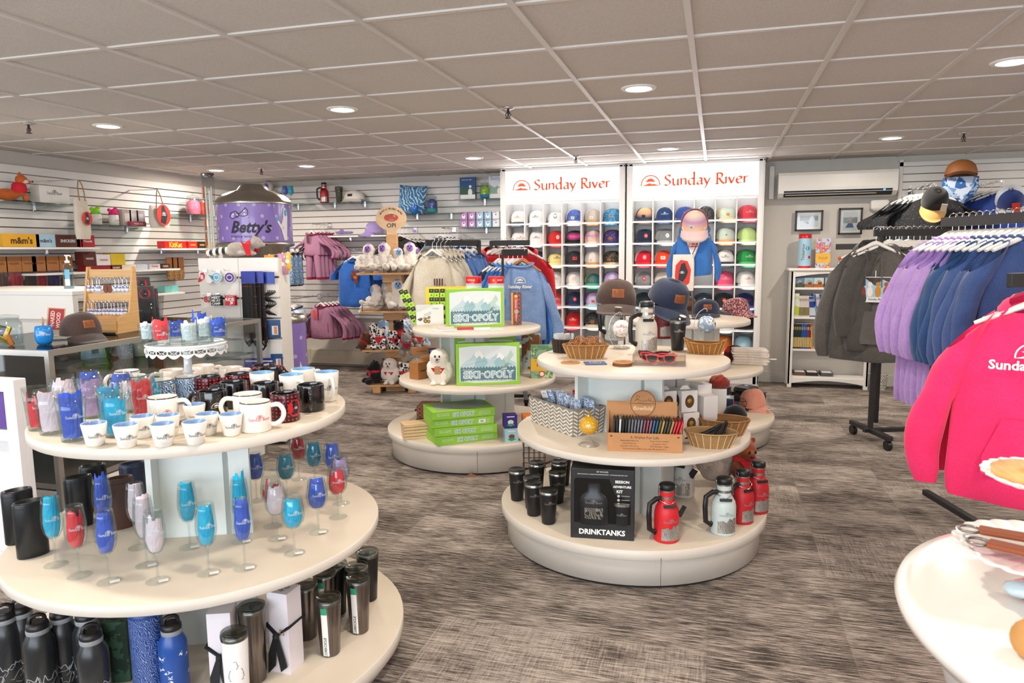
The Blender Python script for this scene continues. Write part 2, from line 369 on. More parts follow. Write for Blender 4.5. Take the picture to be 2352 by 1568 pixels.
def slat_bm(x0, x1, z0, z1, pitch=.0762, face_w=.066, t=.018):   # slats in the XZ plane, front at y=-t
    b = B(); z = z1
    while z > z0+.01:
        a = max(z-face_w, z0); b.box(((x0+x1)/2, -t/2-.004, (a+z)/2), (x1-x0, t+.008, z-a))
        if z-pitch > z0: b.box(((x0+x1)/2, .0, z-face_w-(pitch-face_w)/2), (x1-x0, .004, pitch-face_w), m=1); b.box(((x0+x1)/2, -t*.75, z-face_w-.0012), (x1-x0, t*.5, .0024), m=1)
        z -= pitch
    return b
# left wall (x = XL) with slatwall
b = B().box((XL-.1, (YB+YF)/2, CZ/2), (.14, YB-YF+.2, CZ)); struct('wall_left', b, WALLP)
o = struct('wall_left_slats', slat_bm(0, 6.95, .3, CZ-.12), [SLATW, GROOVE]); o.name = 'trim_2'; o.location = (XL-.01, 1.0, 0); o.rotation_euler = (0, 0, R_(90))
# back wall
b = B().box(((XL+XR)/2, YB+.1, CZ/2), (XR-XL+.4, .14, CZ)); struct('wall_back', b, WALLP)
o = struct('trim_3', slat_bm(XL+.02, -2.35, .62, CZ-.075), [SLATW, GROOVE], loc=(0, YB+.012, 0))
xs = at(2066, 380, Y=YB).x
o = struct('trim_4', slat_bm(xs+.035, XR-.05, .62, CZ-.11), [SLATW, GROOVE], loc=(0, YB+.012, 0))
b = B().box((xs+.015, YB+.012, 1.4), (.035, .06, CZ*2-2.8-.08+.0)).box(((xs+XR)/2, YB+.012, CZ-.085), (XR-xs, .06, .04)); struct('trim_5', b, SLATW)
b = B().box((XR+.1, (YB+YF)/2, CZ/2), (.14, YB-YF+.2, CZ)); struct('wall_right', b, WALLP)
b = B().box((1.8, YB+.018, .06), (5.6, .03, .12), .006); struct('baseboard_back', b, WALLP)
b = B().box((XL-.018, 3.5, .06), (.03, 9, .12), .006); struct('baseboard_left', b, WALLP)
# duct cover left of the air conditioner
c = at(1772, 420, Y=YB); b = B().box((c.x, YB-.0, c.z), (.05, .08, .34), .006); struct('trim_6', b, WHITE)
# baseboard heater under the slatwall
p = at(712, 812, Y=YB); hx0 = p.x; b = B()
prof = [(0, .05), (0, .2), (-.03, .215), (-.055, .2), (-.062, .13), (-.062, .035), (-.05, .03), (-.05, .05)]
b.prism([(x, z) for x, z in prof], 3.1, ax='x', off=1.55); b.box((1.55, -.045, .198), (3.0, .012, .012), m=1)
t = th('baseboard_heater', 'long cream metal baseboard heater along the foot of the slatwall', 'heater', (hx0, YB+.03, 0))
mk('heater_cover', b, [mat('#cfc7b4', .45), BLACK], t); mk('end_cap', B().box((0, -.032, .12), (.06, .07, .19), .006), mat('#cfc7b4', .45), t)
# ceiling downlights
k = 0
nm = {(-4.1, 4.17): 'round recessed downlight glowing above the left shop wall, nearer one', (-2.28, 4.17): 'round recessed downlight above the purple treats dispenser and games table',
 (-.44, 4.17): 'largest round recessed downlight, in front of the lit cap cabinets', (1.37, 4.17): 'recessed downlight cut by the right edge above the hoodie racks',
 (-5.2, 6.7): 'recessed downlight over the clear tube in the far left corner', (-4.1, 6.7): 'recessed downlight near the back slatwall right of the round dispenser',
 (-2.28, 6.7): 'recessed downlight just left of the lit cap cabinets', (-.44, 6.7): 'recessed downlight directly over the right lit cap cabinet', (1.37, 6.7): 'recessed downlight in front of the wall air conditioner'}
for (x, y), l in nm.items():
    t = th('ceiling_downlight', l, 'ceiling light', (x, y, CZ), group='recessed ceiling downlights')
    mk('trim_ring', B().lathe([(.072, -.008), (.092, -.008), (.098, -.001), (.098, 0)], 32, c0=False, c1=False), WHITE, t)
    mk('diffuser', B().lathe([(.074, -.006), (.001, -.0065)], 32, c0=False), mat('#fff2e2', .5, 'emit', s=14), t)
sp = {(-4.52, 3.92): 'bronze fire sprinkler head above the left slatwall shelves', (-1.283, 4.464): 'chrome fire sprinkler head with wide plate in the ceiling middle',
 (-1.317, 6.916): 'fire sprinkler head right above the left lit cabinet', (-4.653, 6.714): 'small fire sprinkler head over the round purple dispenser', (1.872, 6.618): 'fire sprinkler head right of the far right downlight'}
for (x, y), l in sp.items():
    t = th('fire_sprinkler', l, 'sprinkler', (x, y, CZ), group='ceiling sprinkler heads')
    mk('escutcheon', B().lathe([(.038, 0), (.04, -.006), (.02, -.012), (.01, -.012)], 20, c0=False), CHROME, t)
    bb = B().lathe([(.008, -.01), (.008, -.03), (.012, -.034), (.006, -.04), (.006, -.055)], 10)
    for a in (-1, 1): bb.tube([(a*.008, 0, -.03), (a*.018, 0, -.042), (a*.006, 0, -.062)], .003, 6)
    bb.lathe([(.004, -.062), (.02, -.064), (.02, -.067), (.004, -.068)], 14)
    mk('deflector_head', bb, mat('#4b423c', .4, metal=.8), t)

# ================================================================ round three-tier tables
def tier_table(label, c, tiers, n=72, chip=None, base_in=.03, cw=.29, ca=60):
    t = th('tiered_round_table', label, 'display table', (c[0], c[1], 0), group='white round three-tier display tables')
    for i, (z, r) in enumerate(tiers):
        T_ = .032 if i < 2 else .045
        mk('tier_top', B().lathe([(r-.003, -T_), (r, -T_+.003), (r, -.003), (r-.004, 0), (.001, 0)], n, c0=True, c1=False, mf=lambda j: 1 if j >= 3 else 0), [EDGE, CREAM], t, (0, 0, z))
    z3, r3 = tiers[2]
    b = B().lathe([(r3-base_in-.012, .0), (r3-base_in-.012, .012), (r3-base_in, .014), (r3-base_in, z3-.045)], n, c0=True, c1=False, mf=lambda j: 1 if j == 0 else 0)
    b.box((.2, -r3+base_in-.0003, z3/2), (.0015, .002, z3-.06), m=1)
    mk('plinth', b, [EDGE, mat('#242322', .7)], t)
    if chip: mk('chipped_edge', B().prism([(-.03, 0), (.035, 0), (.03, .012), (.012, .016), (.004, .028), (-.006, .018), (-.024, .012)], .004), mat('#9a6b4c', .9), t, (chip[0], chip[1], 0), (0, 0, chip[2]))['label'] = 'chip of bare brown board'
    for i in range(2):
        za, zb = tiers[i+1][0], tiers[i][0]-.032; w_ = cw; b = B()
        for a in range(4):
            b.T = MX.Rotation(R_(ca+90*a), 4, 'Z'); b.box((w_*.14, -w_/2+.009, (za+zb)/2), (w_*1.28, .018, zb-za))
        mk('centre_column', b, mat('#dfe5e1', .5), t)
    return t
CM, CL, CB, C2 = (-.392, 3.542), (-1.724, 2.046), (-1.637, 4.822), (-.2, 5.62)
ZM, ZL, ZB, Z2 = (.906, .551, .182), (.898, .488, .099), (.904, .547, .197), (.905, .55, .185)
tier_table('round tiered table in the middle holding growlers, baskets, caps and wallets', CM, list(zip(ZM, (.47, .572, .656))), cw=.33, ca=66)
tier_table('nearest left tiered table with mugs above and stemmed glasses below', CL, list(zip(ZL, (.5, .605, .685))), cw=.24, ca=24)
tier_table('tiered table with green board game boxes, behind the middle table on its left', CB, list(zip(ZB, (.456, .56, .65))), chip=(.155, -.622, R_(14)))
tier_table('tiered table partly hidden behind the middle one, with kids mannequin on top', C2, list(zip(Z2, (.46, .56, .65))))
# ================================================================ product builders (front = -Y, foot at z=0)
def pxm(p): return FPX/max((V(p)-CAM).dot(CF), .1)           # pixels per metre at a point
@mcached
def cap_crown(h=.112):
    b = B(); n = 28; K = 9; rg = []
    for j in range(K+1):
        t = j/K*.97; r = cos(t*pi/2)**.62; z = h*sin(t*pi/2)**.95
        rg.append([(.083*r*sin(a), -.094*r*cos(a)*(1.0 if cos(a) > 0 else 1.05), z*(1+.05*cos(a))) for a in [2*pi*i/n for i in range(n)]])
    vs = [p for r in rg for p in r]; b.add(vs, [])
    for j in range(K):
        for i in range(n):
            a = (i+.5)*2*pi/n; b.f.append([j*n+i, j*n+(i+1) % n, (j+1)*n+(i+1) % n, (j+1)*n+i][::-1]); b.m.append(0 if cos(a) > .35 else 1); b.sm.append(True)
    b.f.append([K*n+i for i in range(n)]); b.m.append(0); b.sm.append(True); return b
def cap_pt(h=.112, off=.0015):
    def fn(u, v):
        t = math.asin(min(1, max(.01, v/h))**(1/.95))*2/pi; r = cos(t*pi/2)**.62; a = u/(.09*r+.01)
        return ((.083*r+off)*sin(a), -(.094*r+off)*cos(a), v*(1+.05*cos(a)))
    return fn
@mcached
def cap_brim(out=.080, curve=.020):
    b = B(); n = 14; tp = []; 
    def pt(i, k, th_):
        a = R_(-68+136*i/n); e = k/4; x = .083*sin(a)*(1+.06*e); y = -.094*cos(a)-out*e*(cos(a*1.25)**.6 if cos(a*1.25) > 0 else 0)
        return (x, y, .006-curve*(abs(sin(a))**2.2)-.036*e**1.3+th_)
    for th_ in (0, .004): tp += [pt(i, k, th_) for i in range(n+1) for k in range(5)]
    N = (n+1)*5; fs = []
    for i in range(n):
        for k in range(4):
            q = [i*5+k, (i+1)*5+k, (i+1)*5+k+1, i*5+k+1]; fs += [q[::-1], [N+x for x in q]]
        fs.append([i*5+4, (i+1)*5+4, N+(i+1)*5+4, N+i*5+4])
    b.add(tp, fs, 0, True); return b
@mcached
def cap_print(kind, h=.112):
    b = B(); f = cap_pt(h); f2 = cap_pt(h, .0028)
    if kind == 'sun': b.flat(sc2(brand2d(), .0165, 0, .052), f)
    elif kind == 'badge': b.flat(sc2(disc2d(.02), 1, 0, .055), f); b.flat(sc2(sun2d(), .012, 0, .05), f2, 1)
    elif kind == 'patch': b.flat(sc2(quad2d(.05, .03, 0, 0, 6), 1, 0, .05), f); b.flat(sc2(sun2d(), .011, 0, .047), f2, 1)
    elif kind == 'side': b.flat(sc2(quad2d(.038, .026, 0, 0, 6), 1, -.022, .036), f); b.flat(sc2(sun2d(), .009, -.022, .031), f2, 1)
    elif kind == 'flag':
        b.flat(sc2(quad2d(.058, .036, 0, 0, 6), 1, 0, .056), f)
        for i in range(6): b.flat(sc2(quad2d(.030 if i > 2 else .05, .0022, .012 if i > 2 else 0, 0, 5), 1, 0, .042+.0055*i), f2, 1)
        b.flat(sc2(sun2d(), .009, -.016, .057), f2, 1)
    return b
PRT = {'sun': (lambda c: [mat(c, .6)]), 'badge': (lambda c: [mat(c, .6), LETW]), 'patch': (lambda c: [mat(c, .6), INK]), 'side': (lambda c: [mat(c, .6), INK]), 'flag': (lambda c: [mat('#a8602f', .6), mat('#6a3414', .6)])}
def cap(label, loc, rz, front, back=None, brim=None, prt=None, pc='#23252c', group=None, sc=1, rot=None, h=.112, sticker=False):
    t = th('baseball_cap', label, 'cap', loc, rz, group, rot, sc)
    mk('crown', cap_crown(h), [front, back or front], t); mk('brim', cap_brim(), brim or front, t)
    mk('top_button', B().ball((0, 0, h*.99), .006, n=8, sc=(1, 1, .6)), back or front, t)
    if prt: mk('front_patch', cap_print(prt, h), PRT[prt](pc), t)
    if sticker:
        mk('size_sticker', B().flat(sc2(disc2d(.015, 16, sy=.55), 1), lambda u, v: (u, -.145+v*1.6, .0045)), mat('#d8cfc4', .3), t)
    return t
# ---- cups and glasses
@mcached
def mug_body(r, h, taper=0., n=30):
    w_ = .004; p = [(r-.006-taper, 0), (r-taper, .004), (r-taper*.5, h*.5), (r, h-.003), (r-.001, h), (r-w_+.001, h), (r-w_, h-.003), (r-w_-taper*.5, h*.5), (r-w_-taper-.001, .008), (.001, .007)]
    return B().lathe(p, n, c0=True, c1=False, mf=lambda j: 0 if j < 3 else 2 if j < 5 else 1)
@mcached
def mug_handle(r, h, taper=0.): return B().tube(spl([(r-.004, 0, h*.82), (r+.022, 0, h*.84), (r+.036, 0, h*.62), (r+.032, 0, h*.36), (r+.014, 0, h*.2), (r-.004-taper*.7, 0, h*.2)], 4), .0062, 8, flat=1.2)
def mug(label, px, py, col, inner=None, rim=None, r=.044, h=.088, ha=None, prt='sun', pc='#2b2d35', taper=0., z=ZL[0], group='mugs on the top tier of the nearest table', rz=None, kind=None, off=None, cat='mug'):
    p = on(px, py, z, r-taper*.8) if off is None else V((off[0], off[1], z)); rz = face(p) if rz is None else rz
    t = th('coffee_mug' if ha is not None else 'espresso_cup', label, cat, p, rz, group)
    m = col if not isinstance(col, str) else G(col); inn = G(inner) if inner else m
    mk('cup_body', mug_body(r, h, taper), [m, inn, G(rim) if rim else m], t)
    if ha is not None: mk('handle', mug_handle(r, h, taper), m, t, rot=(0, 0, R_(ha)))
    if prt: mk('logo_print', mug_print(prt, r, h, taper), [mat(pc, .5), mat('#c8202a', .4), INK], t, rot=(0, 0, R_(14)))
    return t
@mcached
def mug_print(prt, r, h, taper):
    b = B(); tp = (lambda z: r-taper*(1-z/h)); k = min(.0165, r*.29)
    if prt == 'sun': b.flat(sc2(brand2d(), k), cyl(r, h*.45, .0012, tp))
    elif prt == 'big': b.flat(sc2(sun2d(), .016, .0, 0), cyl(r, h*.42, .0012, tp))
    elif prt == 'moose': b.flat(sc2(disc2d(.026, 20, sy=1.05), 1, .022), cyl(r, h*.5, .0012, tp), 1); b.flat(([(.012, -.022), (.03, -.018), (.034, .0), (.028, .012), (.032, .022), (.02, .02), (.016, .005)], [[0, 1, 2, 3, 4, 5, 6]]), cyl(r, h*.5, .0018, tp), 2); b.flat(sc2(sun2d(), .007, .025, -.003), cyl(r, h*.5, .0024, tp), 0)
    return b
FLUTE = [(.034, 0), (.034, .0015), (.012, .005), (.0045, .012), (.0035, .03), (.0035, .075), (.006, .083), (.018, .092), (.027, .11), (.031, .135), (.0305, .16), (.027, .20), (.0245, .218)]
WINE = [(.036, 0), (.036, .0015), (.012, .005), (.0045, .012), (.0038, .03), (.0038, .08), (.007, .088), (.024, .097), (.036, .115), (.040, .135), (.038, .16), (.033, .19), (.030, .205)]
PINT = [(.030, 0), (.032, .002), (.034, .03), (.038, .09), (.041, .135)]
ROCKS = [(.030, 0), (.032, .002), (.034, .03), (.037, .06), (.0395, .085)]
STEMLESS = [(.022, 0), (.030, .003), (.042, .025), (.047, .05), (.044, .08), (.036, .115)]
SHAPES = {'champagne_flute': (FLUTE, .09, .215), 'wine_glass': (WINE, .095, .205), 'pint_glass': (PINT, .008, .14), 'rocks_glass': (ROCKS, .012, .085), 'stemless_glass': (STEMLESS, .008, .115)}
@mcached
def glass_mesh(kind, part):
    pr = SHAPES[kind][0]
    if kind in ('champagne_flute', 'wine_glass'):
        if part == 'foot': return B().lathe([(pr[0][0], .001)]+pr[2:4], 28, c0=False, c1=False)
        if part == 'stem': return B().lathe(pr[3:7], 12, c0=False, c1=False)
        q = pr[6:]
    else:
        q = pr
        if part == 'foot': return B().lathe([(pr[0][0], 0), (pr[1][0]-.002, .008), (.001, .009)], 24, c0=True, c1=False)
    q2 = [(max(r-.0012, .001), z+(.002 if i == 0 else 0)) for i, (r, z) in enumerate(q)][::-1]
    return B().lathe(q+q2, 28, c0=False, c1=False)
def rad_at(prof, z):
    for (r0, z0), (r1, z1) in zip(prof, prof[1:]):
        if z0 <= z <= z1: return r0+(r1-r0)*(z-z0)/(z1-z0+1e-9)
    return prof[-1][0]
@mcached
def tissue_mesh(kind, seed, up=.03, lo=0., span=210):
    prof, z0, z1 = SHAPES[kind]; rd = random.Random(seed); b = B(); n = 20; K = 9; rows = []; z0 += lo
    jag = [rd.uniform(-.6, 1) for _ in range(n+1)]; c0 = rd.uniform(-14, 14); sk = rd.uniform(-.25, .25)
    for k in range(K+1):
        e = k/K; row = []
        for i in range(n+1):
            u = i/n-.5; zt = z1+up*(.5+.5*jag[i//3*3]); z = z0+.004+(zt-z0-.004)*e
            ff = .90-.10*e; r = min(rad_at(prof, min(z, z1)) - .004, .9*rad_at(prof, z1*.98)+.01)*ff*(1+.08*NZ.noise(V((i*.7, k*.9, seed))))
            a = R_(c0)+(u*R_(span))*(.75+.25*e)+sk*e; row.append((r*sin(a), -r*cos(a), z+.004*NZ.noise(V((i*.5, seed*3., k)))))
        rows.append(row)
    vs = [p for r in rows for p in r]; b.add(vs, [[k*(n+1)+i, k*(n+1)+i+1, (k+1)*(n+1)+i+1, (k+1)*(n+1)+i] for k in range(K) for i in range(n)], 0, False); return b
TIS = {'cyan': '#1cbbe8', 'blue': '#3f60cc', 'red': '#f03c46', 'pink': '#f5dde7', 'lilac': '#c3a0d2', 'white': '#dfe8ea', 'teal': '#2c8fb0', 'dark red': '#b81c2a', 'coral red': '#f24850'}
_tn = [0]
def stem(kind, px, py, tcol, where, z=ZL[1], group=None, up=.0, lo=0, logo=True, tag_=False, sc=1, grp=True, r=None):
    p = on(px, py, z, 0) if r is None else on(px, py, z, r); _tn[0] += 1; nm = kind.replace('_', ' ')
    g = group or ('stemmed glasses on the middle tier' if kind in ('champagne_flute', 'wine_glass') else 'tumbler glasses on the nearest table')
    t = th(kind, 'clear %s with %s tissue, %s' % (nm, tcol, where), 'glass', p, face(p), g, sc=sc)
    mk('bowl', glass_mesh(kind, 'bowl'), GLASS, t); mk('foot', glass_mesh(kind, 'foot'), GLASS, t)
    if kind in ('champagne_flute', 'wine_glass'): mk('stem', glass_mesh(kind, 'stem'), GLASS, t)
    if logo:
        prof, z0, z1 = SHAPES[kind]; b = B(); zz = (z0+z1)/2+.0
        b.flat(sc2(brand2d(), .0105), cyl(0, zz, .0004, lambda q: rad_at(prof, q))); mk('frosted_logo', b, mat('#d3dde2', .7), t, rot=(0, 0, R_(16)))
    if tag_: mk('price_tag', B().box((.014, -.016, .006), (.026, .018, .0006)), PAPER, t)
    if tcol: o = mk('tissue_paper', tissue_mesh(kind, _tn[0] % 9, up, lo), mat(TIS[tcol], .85, 'paper'), None, p, (0, 0, face(p)), sc); tag(o, 'crumpled %s tissue in the %s, %s' % (tcol, nm, where), 'tissue paper', 'coloured tissue paper in the glasses')
    return t
# ---- flasks
def growler(label, p, rz, col, big=1., band=True, group='steel growlers with black lids', tagc=None):
    t = th('growler_flask', label, 'flask', p, rz, group, sc=big); s = 1
    m = mat(col, .45); h = .150
    b = B().lathe([(.048, 0), (.052, .004), (.052, .012), (.052, .085), (.0515, h-.03), (.047, h-.008), (.036, h+.012), (.030, h+.022), (.0295, h+.032)], 36)
    mk('flask_body', b, m, t)
    b = B().lathe([(.0302, h+.032), (.0302, h+.043)], 28); b2 = B().lathe([(.0298, h+.043), (.0298, h+.062)], 28)
    mk('steel_collar', b, STEEL, t); mk('neck_ring', b2, m, t); mk('upper_collar', B().lathe([(.030, h+.062), (.030, h+.07)], 28), STEEL, t)
    mk('lid', B().lathe([(.030, h+.068), (.0325, h+.072), (.0325, h+.09), (.029, h+.094), (.012, h+.097)], 28), BLACK, t)
    w = B()
    for a in (-1, 1): w.tube([(a*.031, .006, h+.036), (a*.036, 0, h+.048), (a*.034, -.010, h+.082), (a*.034, -.004, h+.089), (a*.034, .008, h+.086), (a*.036, .004, h+.046)], .0014, 6)
    w.tube([(-.036, 0, h+.04), (-.034, -.022, h+.026), (0, -.040, h+.012), (.034, -.022, h+.026), (.036, 0, h+.04)], .0016, 6)
    mk('wire_bail', w, CHROME, t)
    mk('latch_tab', B().prism([(-.024, -.006), (.024, -.006), (.026, .006), (-.026, .006)], .008, off=0), BLACK, t, (0, -.044, h+.008), (R_(-25), 0, 0))
    hb = B(); pts = [(-.030, 0, h+.03), (-.052, 0, h+.034), (-.083, 0, h+.016), (-.086, 0, h-.03), (-.082, 0, .058), (-.056, 0, .040), (-.050, 0, .052)]
    hb.tube(pts, .0078, 6, flat=1.5); mk('grip_handle', hb, BLACK, t, rot=(0, 0, R_(18)))
    lb = B(); lb.flat(sc2(brand2d(), .0135, 0, 0), cyl(.052, .092, .0006)); mk('logo_print', lb, mat('#8d9093' if col != '#1a1a1c' else '#c9cac8', .5), t, rot=(0, 0, R_(8)))
    if band:
        e = B(); n = 16; top = [.064+.012*NZ.noise(V((i*.6, big*9, 0)))+.014*i/n for i in range(n+1)]; vs = []
        for i in range(n+1): u = -.045+.09*i/n; f_ = cyl(.052, 0, .0005); vs += [f_(u, .014), f_(u, top[i])]
        e.add(vs, [[2*i, 2*i+2, 2*i+3, 2*i+1] for i in range(n)], 0, True); mk('etched_mountains', e, mat('#8e8b86', .35, 'scratch', c2='#c9c6c0', s=60, th=.5, metal=.7), t, rot=(0, 0, R_(12)))
    if tagc: mk('hang_tag', B().box((0, 0, 0), (.03, .0012, .05)), mat(tagc, .6), t, (.058, -.02, h-.022), (.2, .5, .6))
    return t
def tumbler(label, p, rz, col=None, h=.135, r0=.031, r1=.043, group=None, lid='black', logo=True, band=None, sticker=None, strawy=False, brandtxt=None, sc=1):
    t = th('insulated_tumbler', label, 'tumbler', p, rz, group, sc=sc); m = col
    tp = lambda z: r0+(r1-r0)*min(1, z/h)
    mk('tumbler_body', B().lathe([(r0-.004, 0), (r0, .004), (tp(h*.6), h*.6), (r1, h-.012)], 32), m, t)
    mk('steel_rim', B().lathe([(r1, h-.012), (r1+.0004, h-.002), (r1-.001, h)], 32, c0=False), STEEL, t)
    if lid == 'black':
        mk('lid', B().lathe([(r1-.001, h), (r1+.001, h+.004), (r1-.002, h+.007), (r1-.006, h+.004), (.001, h+.003)], 32, c1=False, mf=lambda j: 0), BLACK, t); mk('sip_slot', B().box((.012, -.012, h+.0045), (.018, .007, .003), .001), BLACK, t)
    else:
        mk('clear_lid', B().lathe([(r1+.001, h-.012), (r1+.002, h), (r1, h+.010), (r1-.004, h+.010), (r1-.006, h+.003), (.001, h+.003)], 32, c0=False, c1=False), DGLASS, t); mk('slider', B().box((0, -.01, h+.006), (.016, .024, .004), .0015), DGLASS, t)
    if logo: mk('logo_print', B().flat(sc2(brand2d(), .0105), cyl(0, h*.66, .0006, tp)), mat(logo if isinstance(logo, str) else '#c9b9a4', .5), t, rot=(0, 0, R_(12)))
    if sticker:
        f_ = cyl(0, 0, .0006, tp); f2 = cyl(0, 0, .0012, tp); b = B(); vs, fs = quad2d(.021, h*.82, 0, h*.44, 3); b.flat((vs, fs), f_); b.flat(quad2d(.021, h*.12, 0, h*.86, 3), f2, 1)
        tx = text2d('CORKCICLE', .02); b.flat(([(-y*.009, x*.009+h*.2) for x, y in tx[0]], tx[1]), f2, 2); mk('paper_sticker', b, [PAPER, mat('#2f9e77', .6), INK], t, rot=(0, 0, R_(-24)))
    if brandtxt: tx = text2d(brandtxt, .02); mk('side_lettering', B().flat(([(-y*.009, x*.009+h*.25) for x, y in tx[0]], tx[1]), cyl(0, 0, .0008, tp)), mat('#e8e4dc', .6), t, rot=(0, 0, R_(35)))
    return t
# ---- boxes
def carton(name, label, cat, p, rz, d, mats, decals=(), group=None, b=.0012, rot=None, panel='front_print', sc=1):
    """box standing on its foot; decals = (face, tris, material, layer)"""
    t = th(name, label, cat, p, rz, group, rot, sc); w_, l_, h_ = d
    mk('carton', B().box((0, 0, h_/2), d, b), mats, t)
    fn = {'f': lambda e: (lambda u, v: (u, -l_/2-e, h_/2+v)), 'r': lambda e: (lambda u, v: (w_/2+e, u, h_/2+v)), 'l': lambda e: (lambda u, v: (-w_/2-e, -u, h_/2+v)), 't': lambda e: (lambda u, v: (u, v, h_+e)), 'k': lambda e: (lambda u, v: (-u, l_/2+e, h_/2+v))}
    by = {}
    for fc, tr, m_, ly in decals: by.setdefault(fc, []).append((tr, m_, ly))
    nmz = {'f': 'front_print', 'r': 'side_print', 'l': 'side_print', 't': 'top_print', 'k': 'back_print'}
    for fc, L_ in by.items():
        bb = B(); ms = []
        for tr, m_, ly in L_:
            if m_ not in ms: ms.append(m_)
            bb.flat(tr, fn[fc](.0006+.0005*ly), ms.index(m_))
        mk(nmz[fc], bb, ms, t)
    return t
def txt(s, w=None, h=None, x=0, y=0, bold=.0, shear=0): return fit2d(text2d(s, bold, shear), w, h, (x, y))
def rotd(t, a, dx=0, dy=0): c, s = cos(a), sin(a); return [(x*c-y*s+dx, x*s+y*c+dy) for x, y in t[0]], t[1]
# ---- baskets, jars
def basket(label, p, rz, rx, ry, h, c='#dda565', c2='#9a6530', group=None, open_=1.35, n=40, rim=True, lip=0):
    t = th('wicker_basket', label, 'basket', p, rz, group)
    def ring(e, z, o=0): return [((rx*e-o)*cos(2*pi*i/n), (ry*e-o)*sin(2*pi*i/n), z+lip*abs(cos(2*pi*i/n))**3*(z/h)) for i in range(n)]
    e0 = 1/open_; b = B().loft([ring(e0, 0), ring((1+e0)/2, h*.5), ring(1, h), ring(1, h, .005), ring((1+e0)/2, h*.5, .005), ring(e0, .006, .005)], 0)
    mk('woven_bowl', b, mat(c, .6, 'wicker', c2=c2, s=55), t)
    if rim: mk('rim_braid', B().tube([(x, y, z) for x, y, z in ring(1, h, .002)], .0042, 6, closed=True), mat(c, .7, 'wicker', c2=c2, s=30), t)
    rb = B(); 
    for i in range(0, n, 2): rb.tube([ring(e0, 0)[i], ring((1+e0)/2, h*.5)[i], ring(1, h)[i]], .0022, 4)
    mk('rib_weave', rb, mat(c, .7), t); return t
# ---- clothes
def wr(p, s, a=.006): return a*NZ.noise(V((p[0]*7+s, p[1]*5, p[2]*3.2+s*1.7)))+a*.6*NZ.noise(V((p[0]*16, s, p[2]*7)))
@mcached
def torso_mesh(L=.66, w=.26, d=.055, neck=.075, seed=0, flare=0.):
    b = B(); n = 36; rg = []
    lv = [(0, .97+flare, .9), (.03, 1.0+flare, 1.1), (.12, 1.02+flare*.8, 1.2), (.3, 1+flare*.4, 1.25), (.5, .98, 1.2), (.66, .96, 1.1), (.76, .93, 1.), (.83, .86, .95), (.885, .70, .85), (.93, .50, .8), (.965, .36, .85), (.985, neck/w+.02, 1.)]
    for z, a, dd in lv:
        r = []
        for i in range(n):
            t = 2*pi*i/n; x = w*a*(abs(cos(t))**.85)*(1 if cos(t) > 0 else -1); y = d*dd*(abs(sin(t))**.8)*(1 if sin(t) > 0 else -1)
            zz = -.085-L+L*z; k = wr((x, y*4, zz), seed, .016*(1-z*.6)); r.append((x*(1+k*.6), y+k*1.5, zz+(.012*abs(cos(t)) if z < .05 else 0)-(.022 if (y < 0 and z > .96) else 0)))
        rg.append(r)
    return b.loft(rg, 0, c0=False, c1=False, mf=lambda j: 1 if j == 0 else 0)
@mcached
def sleeve_mesh(side=1, L=.5, w=.26, long_=True, seed=0, out=.06, d=.05):
    b = B(); n = 16; rg = []; x0 = w*.80; K = 12 if long_ else 5
    for k in range(K+1):
        e = k/K; z = -.175-L*e*(.985 if long_ else 1); x = x0+ (out*sin(e*2.2)*1.1+ (.03*e if long_ else .07*e))
        rr = ((.050*(1-e)**.8+.046) if long_ else .080-.010*e)*(w/.25)**.7
        if long_ and e > .93: rr = .036*(w/.25)**.7
        ry = rr*.62
        rg.append([(side*(x+rr*.72*cos(t)+wr((x+cos(t)*.05, sin(t)*.05, z), seed+3, .02)), ry*sin(t)*1.0+wr((x, sin(t)*.1, z*2), seed+9, .012), z+(.07*cos(t)*-1*(1-e)**2*.9)+.0) for t in [2*pi*i/n for i in range(n)]])
    return b.loft(rg, 0, c0=False, c1=False, mf=lambda j: 1 if (j >= K-1) else 0)
@mcached
def hood_mesh(w=.1, seed=0):
    b = B(); rg = []; n = 18
    for k in range(8):
        e = k/7; r = []
        for i in range(n+1):
            a = -.15*pi+1.3*pi*i/n; rr = w*(1+.35*sin(e*pi)); r.append((rr*cos(a), .012+rr*.62*sin(a)*(.8+.5*sin(e*pi)), -.105+.055*e-.045*(1-sin(a))*(1-e*.2)+wr((a, e, 0), seed, .01)))
        rg.append(r)
    # folded: outer going up then inner back down
    return b.loft(rg, 0, c0=False, c1=False, closed=False)
@mcached
def hanger_mesh(w=.2):
    b = B(); pts = [(-w, 0, -.155), (-w*.75, 0, -.135), (-w*.3, 0, -.098), (0, 0, -.075), (w*.3, 0, -.098), (w*.75, 0, -.135), (w, 0, -.155)]
    q = spl(pts, 4); b.tube(q, [.013+.014*(1-abs(2*i/(len(q)-1)-1)) for i in range(len(q))], 8, flat=.5); return b
@mcached
def hook_mesh(): return B().tube(spl([(0, 0, -.07), (0, 0, -.035), (.003, 0, -.02), (.018, 0, -.006), (.014, 0, .010), (0, 0, .016), (-.014, 0, .008), (-.016, 0, -.004)], 4), .0019, 6)
def tpt(w, d, L, seed=0):     # print on the chest
    def fn(u, v):
        z = -.085-L+L*v if False else v; return (u, -d*1.22*sqrt(max(.05, 1-(u/(w*1.05))**2))-.008, z)
    return fn
_gid = [0]
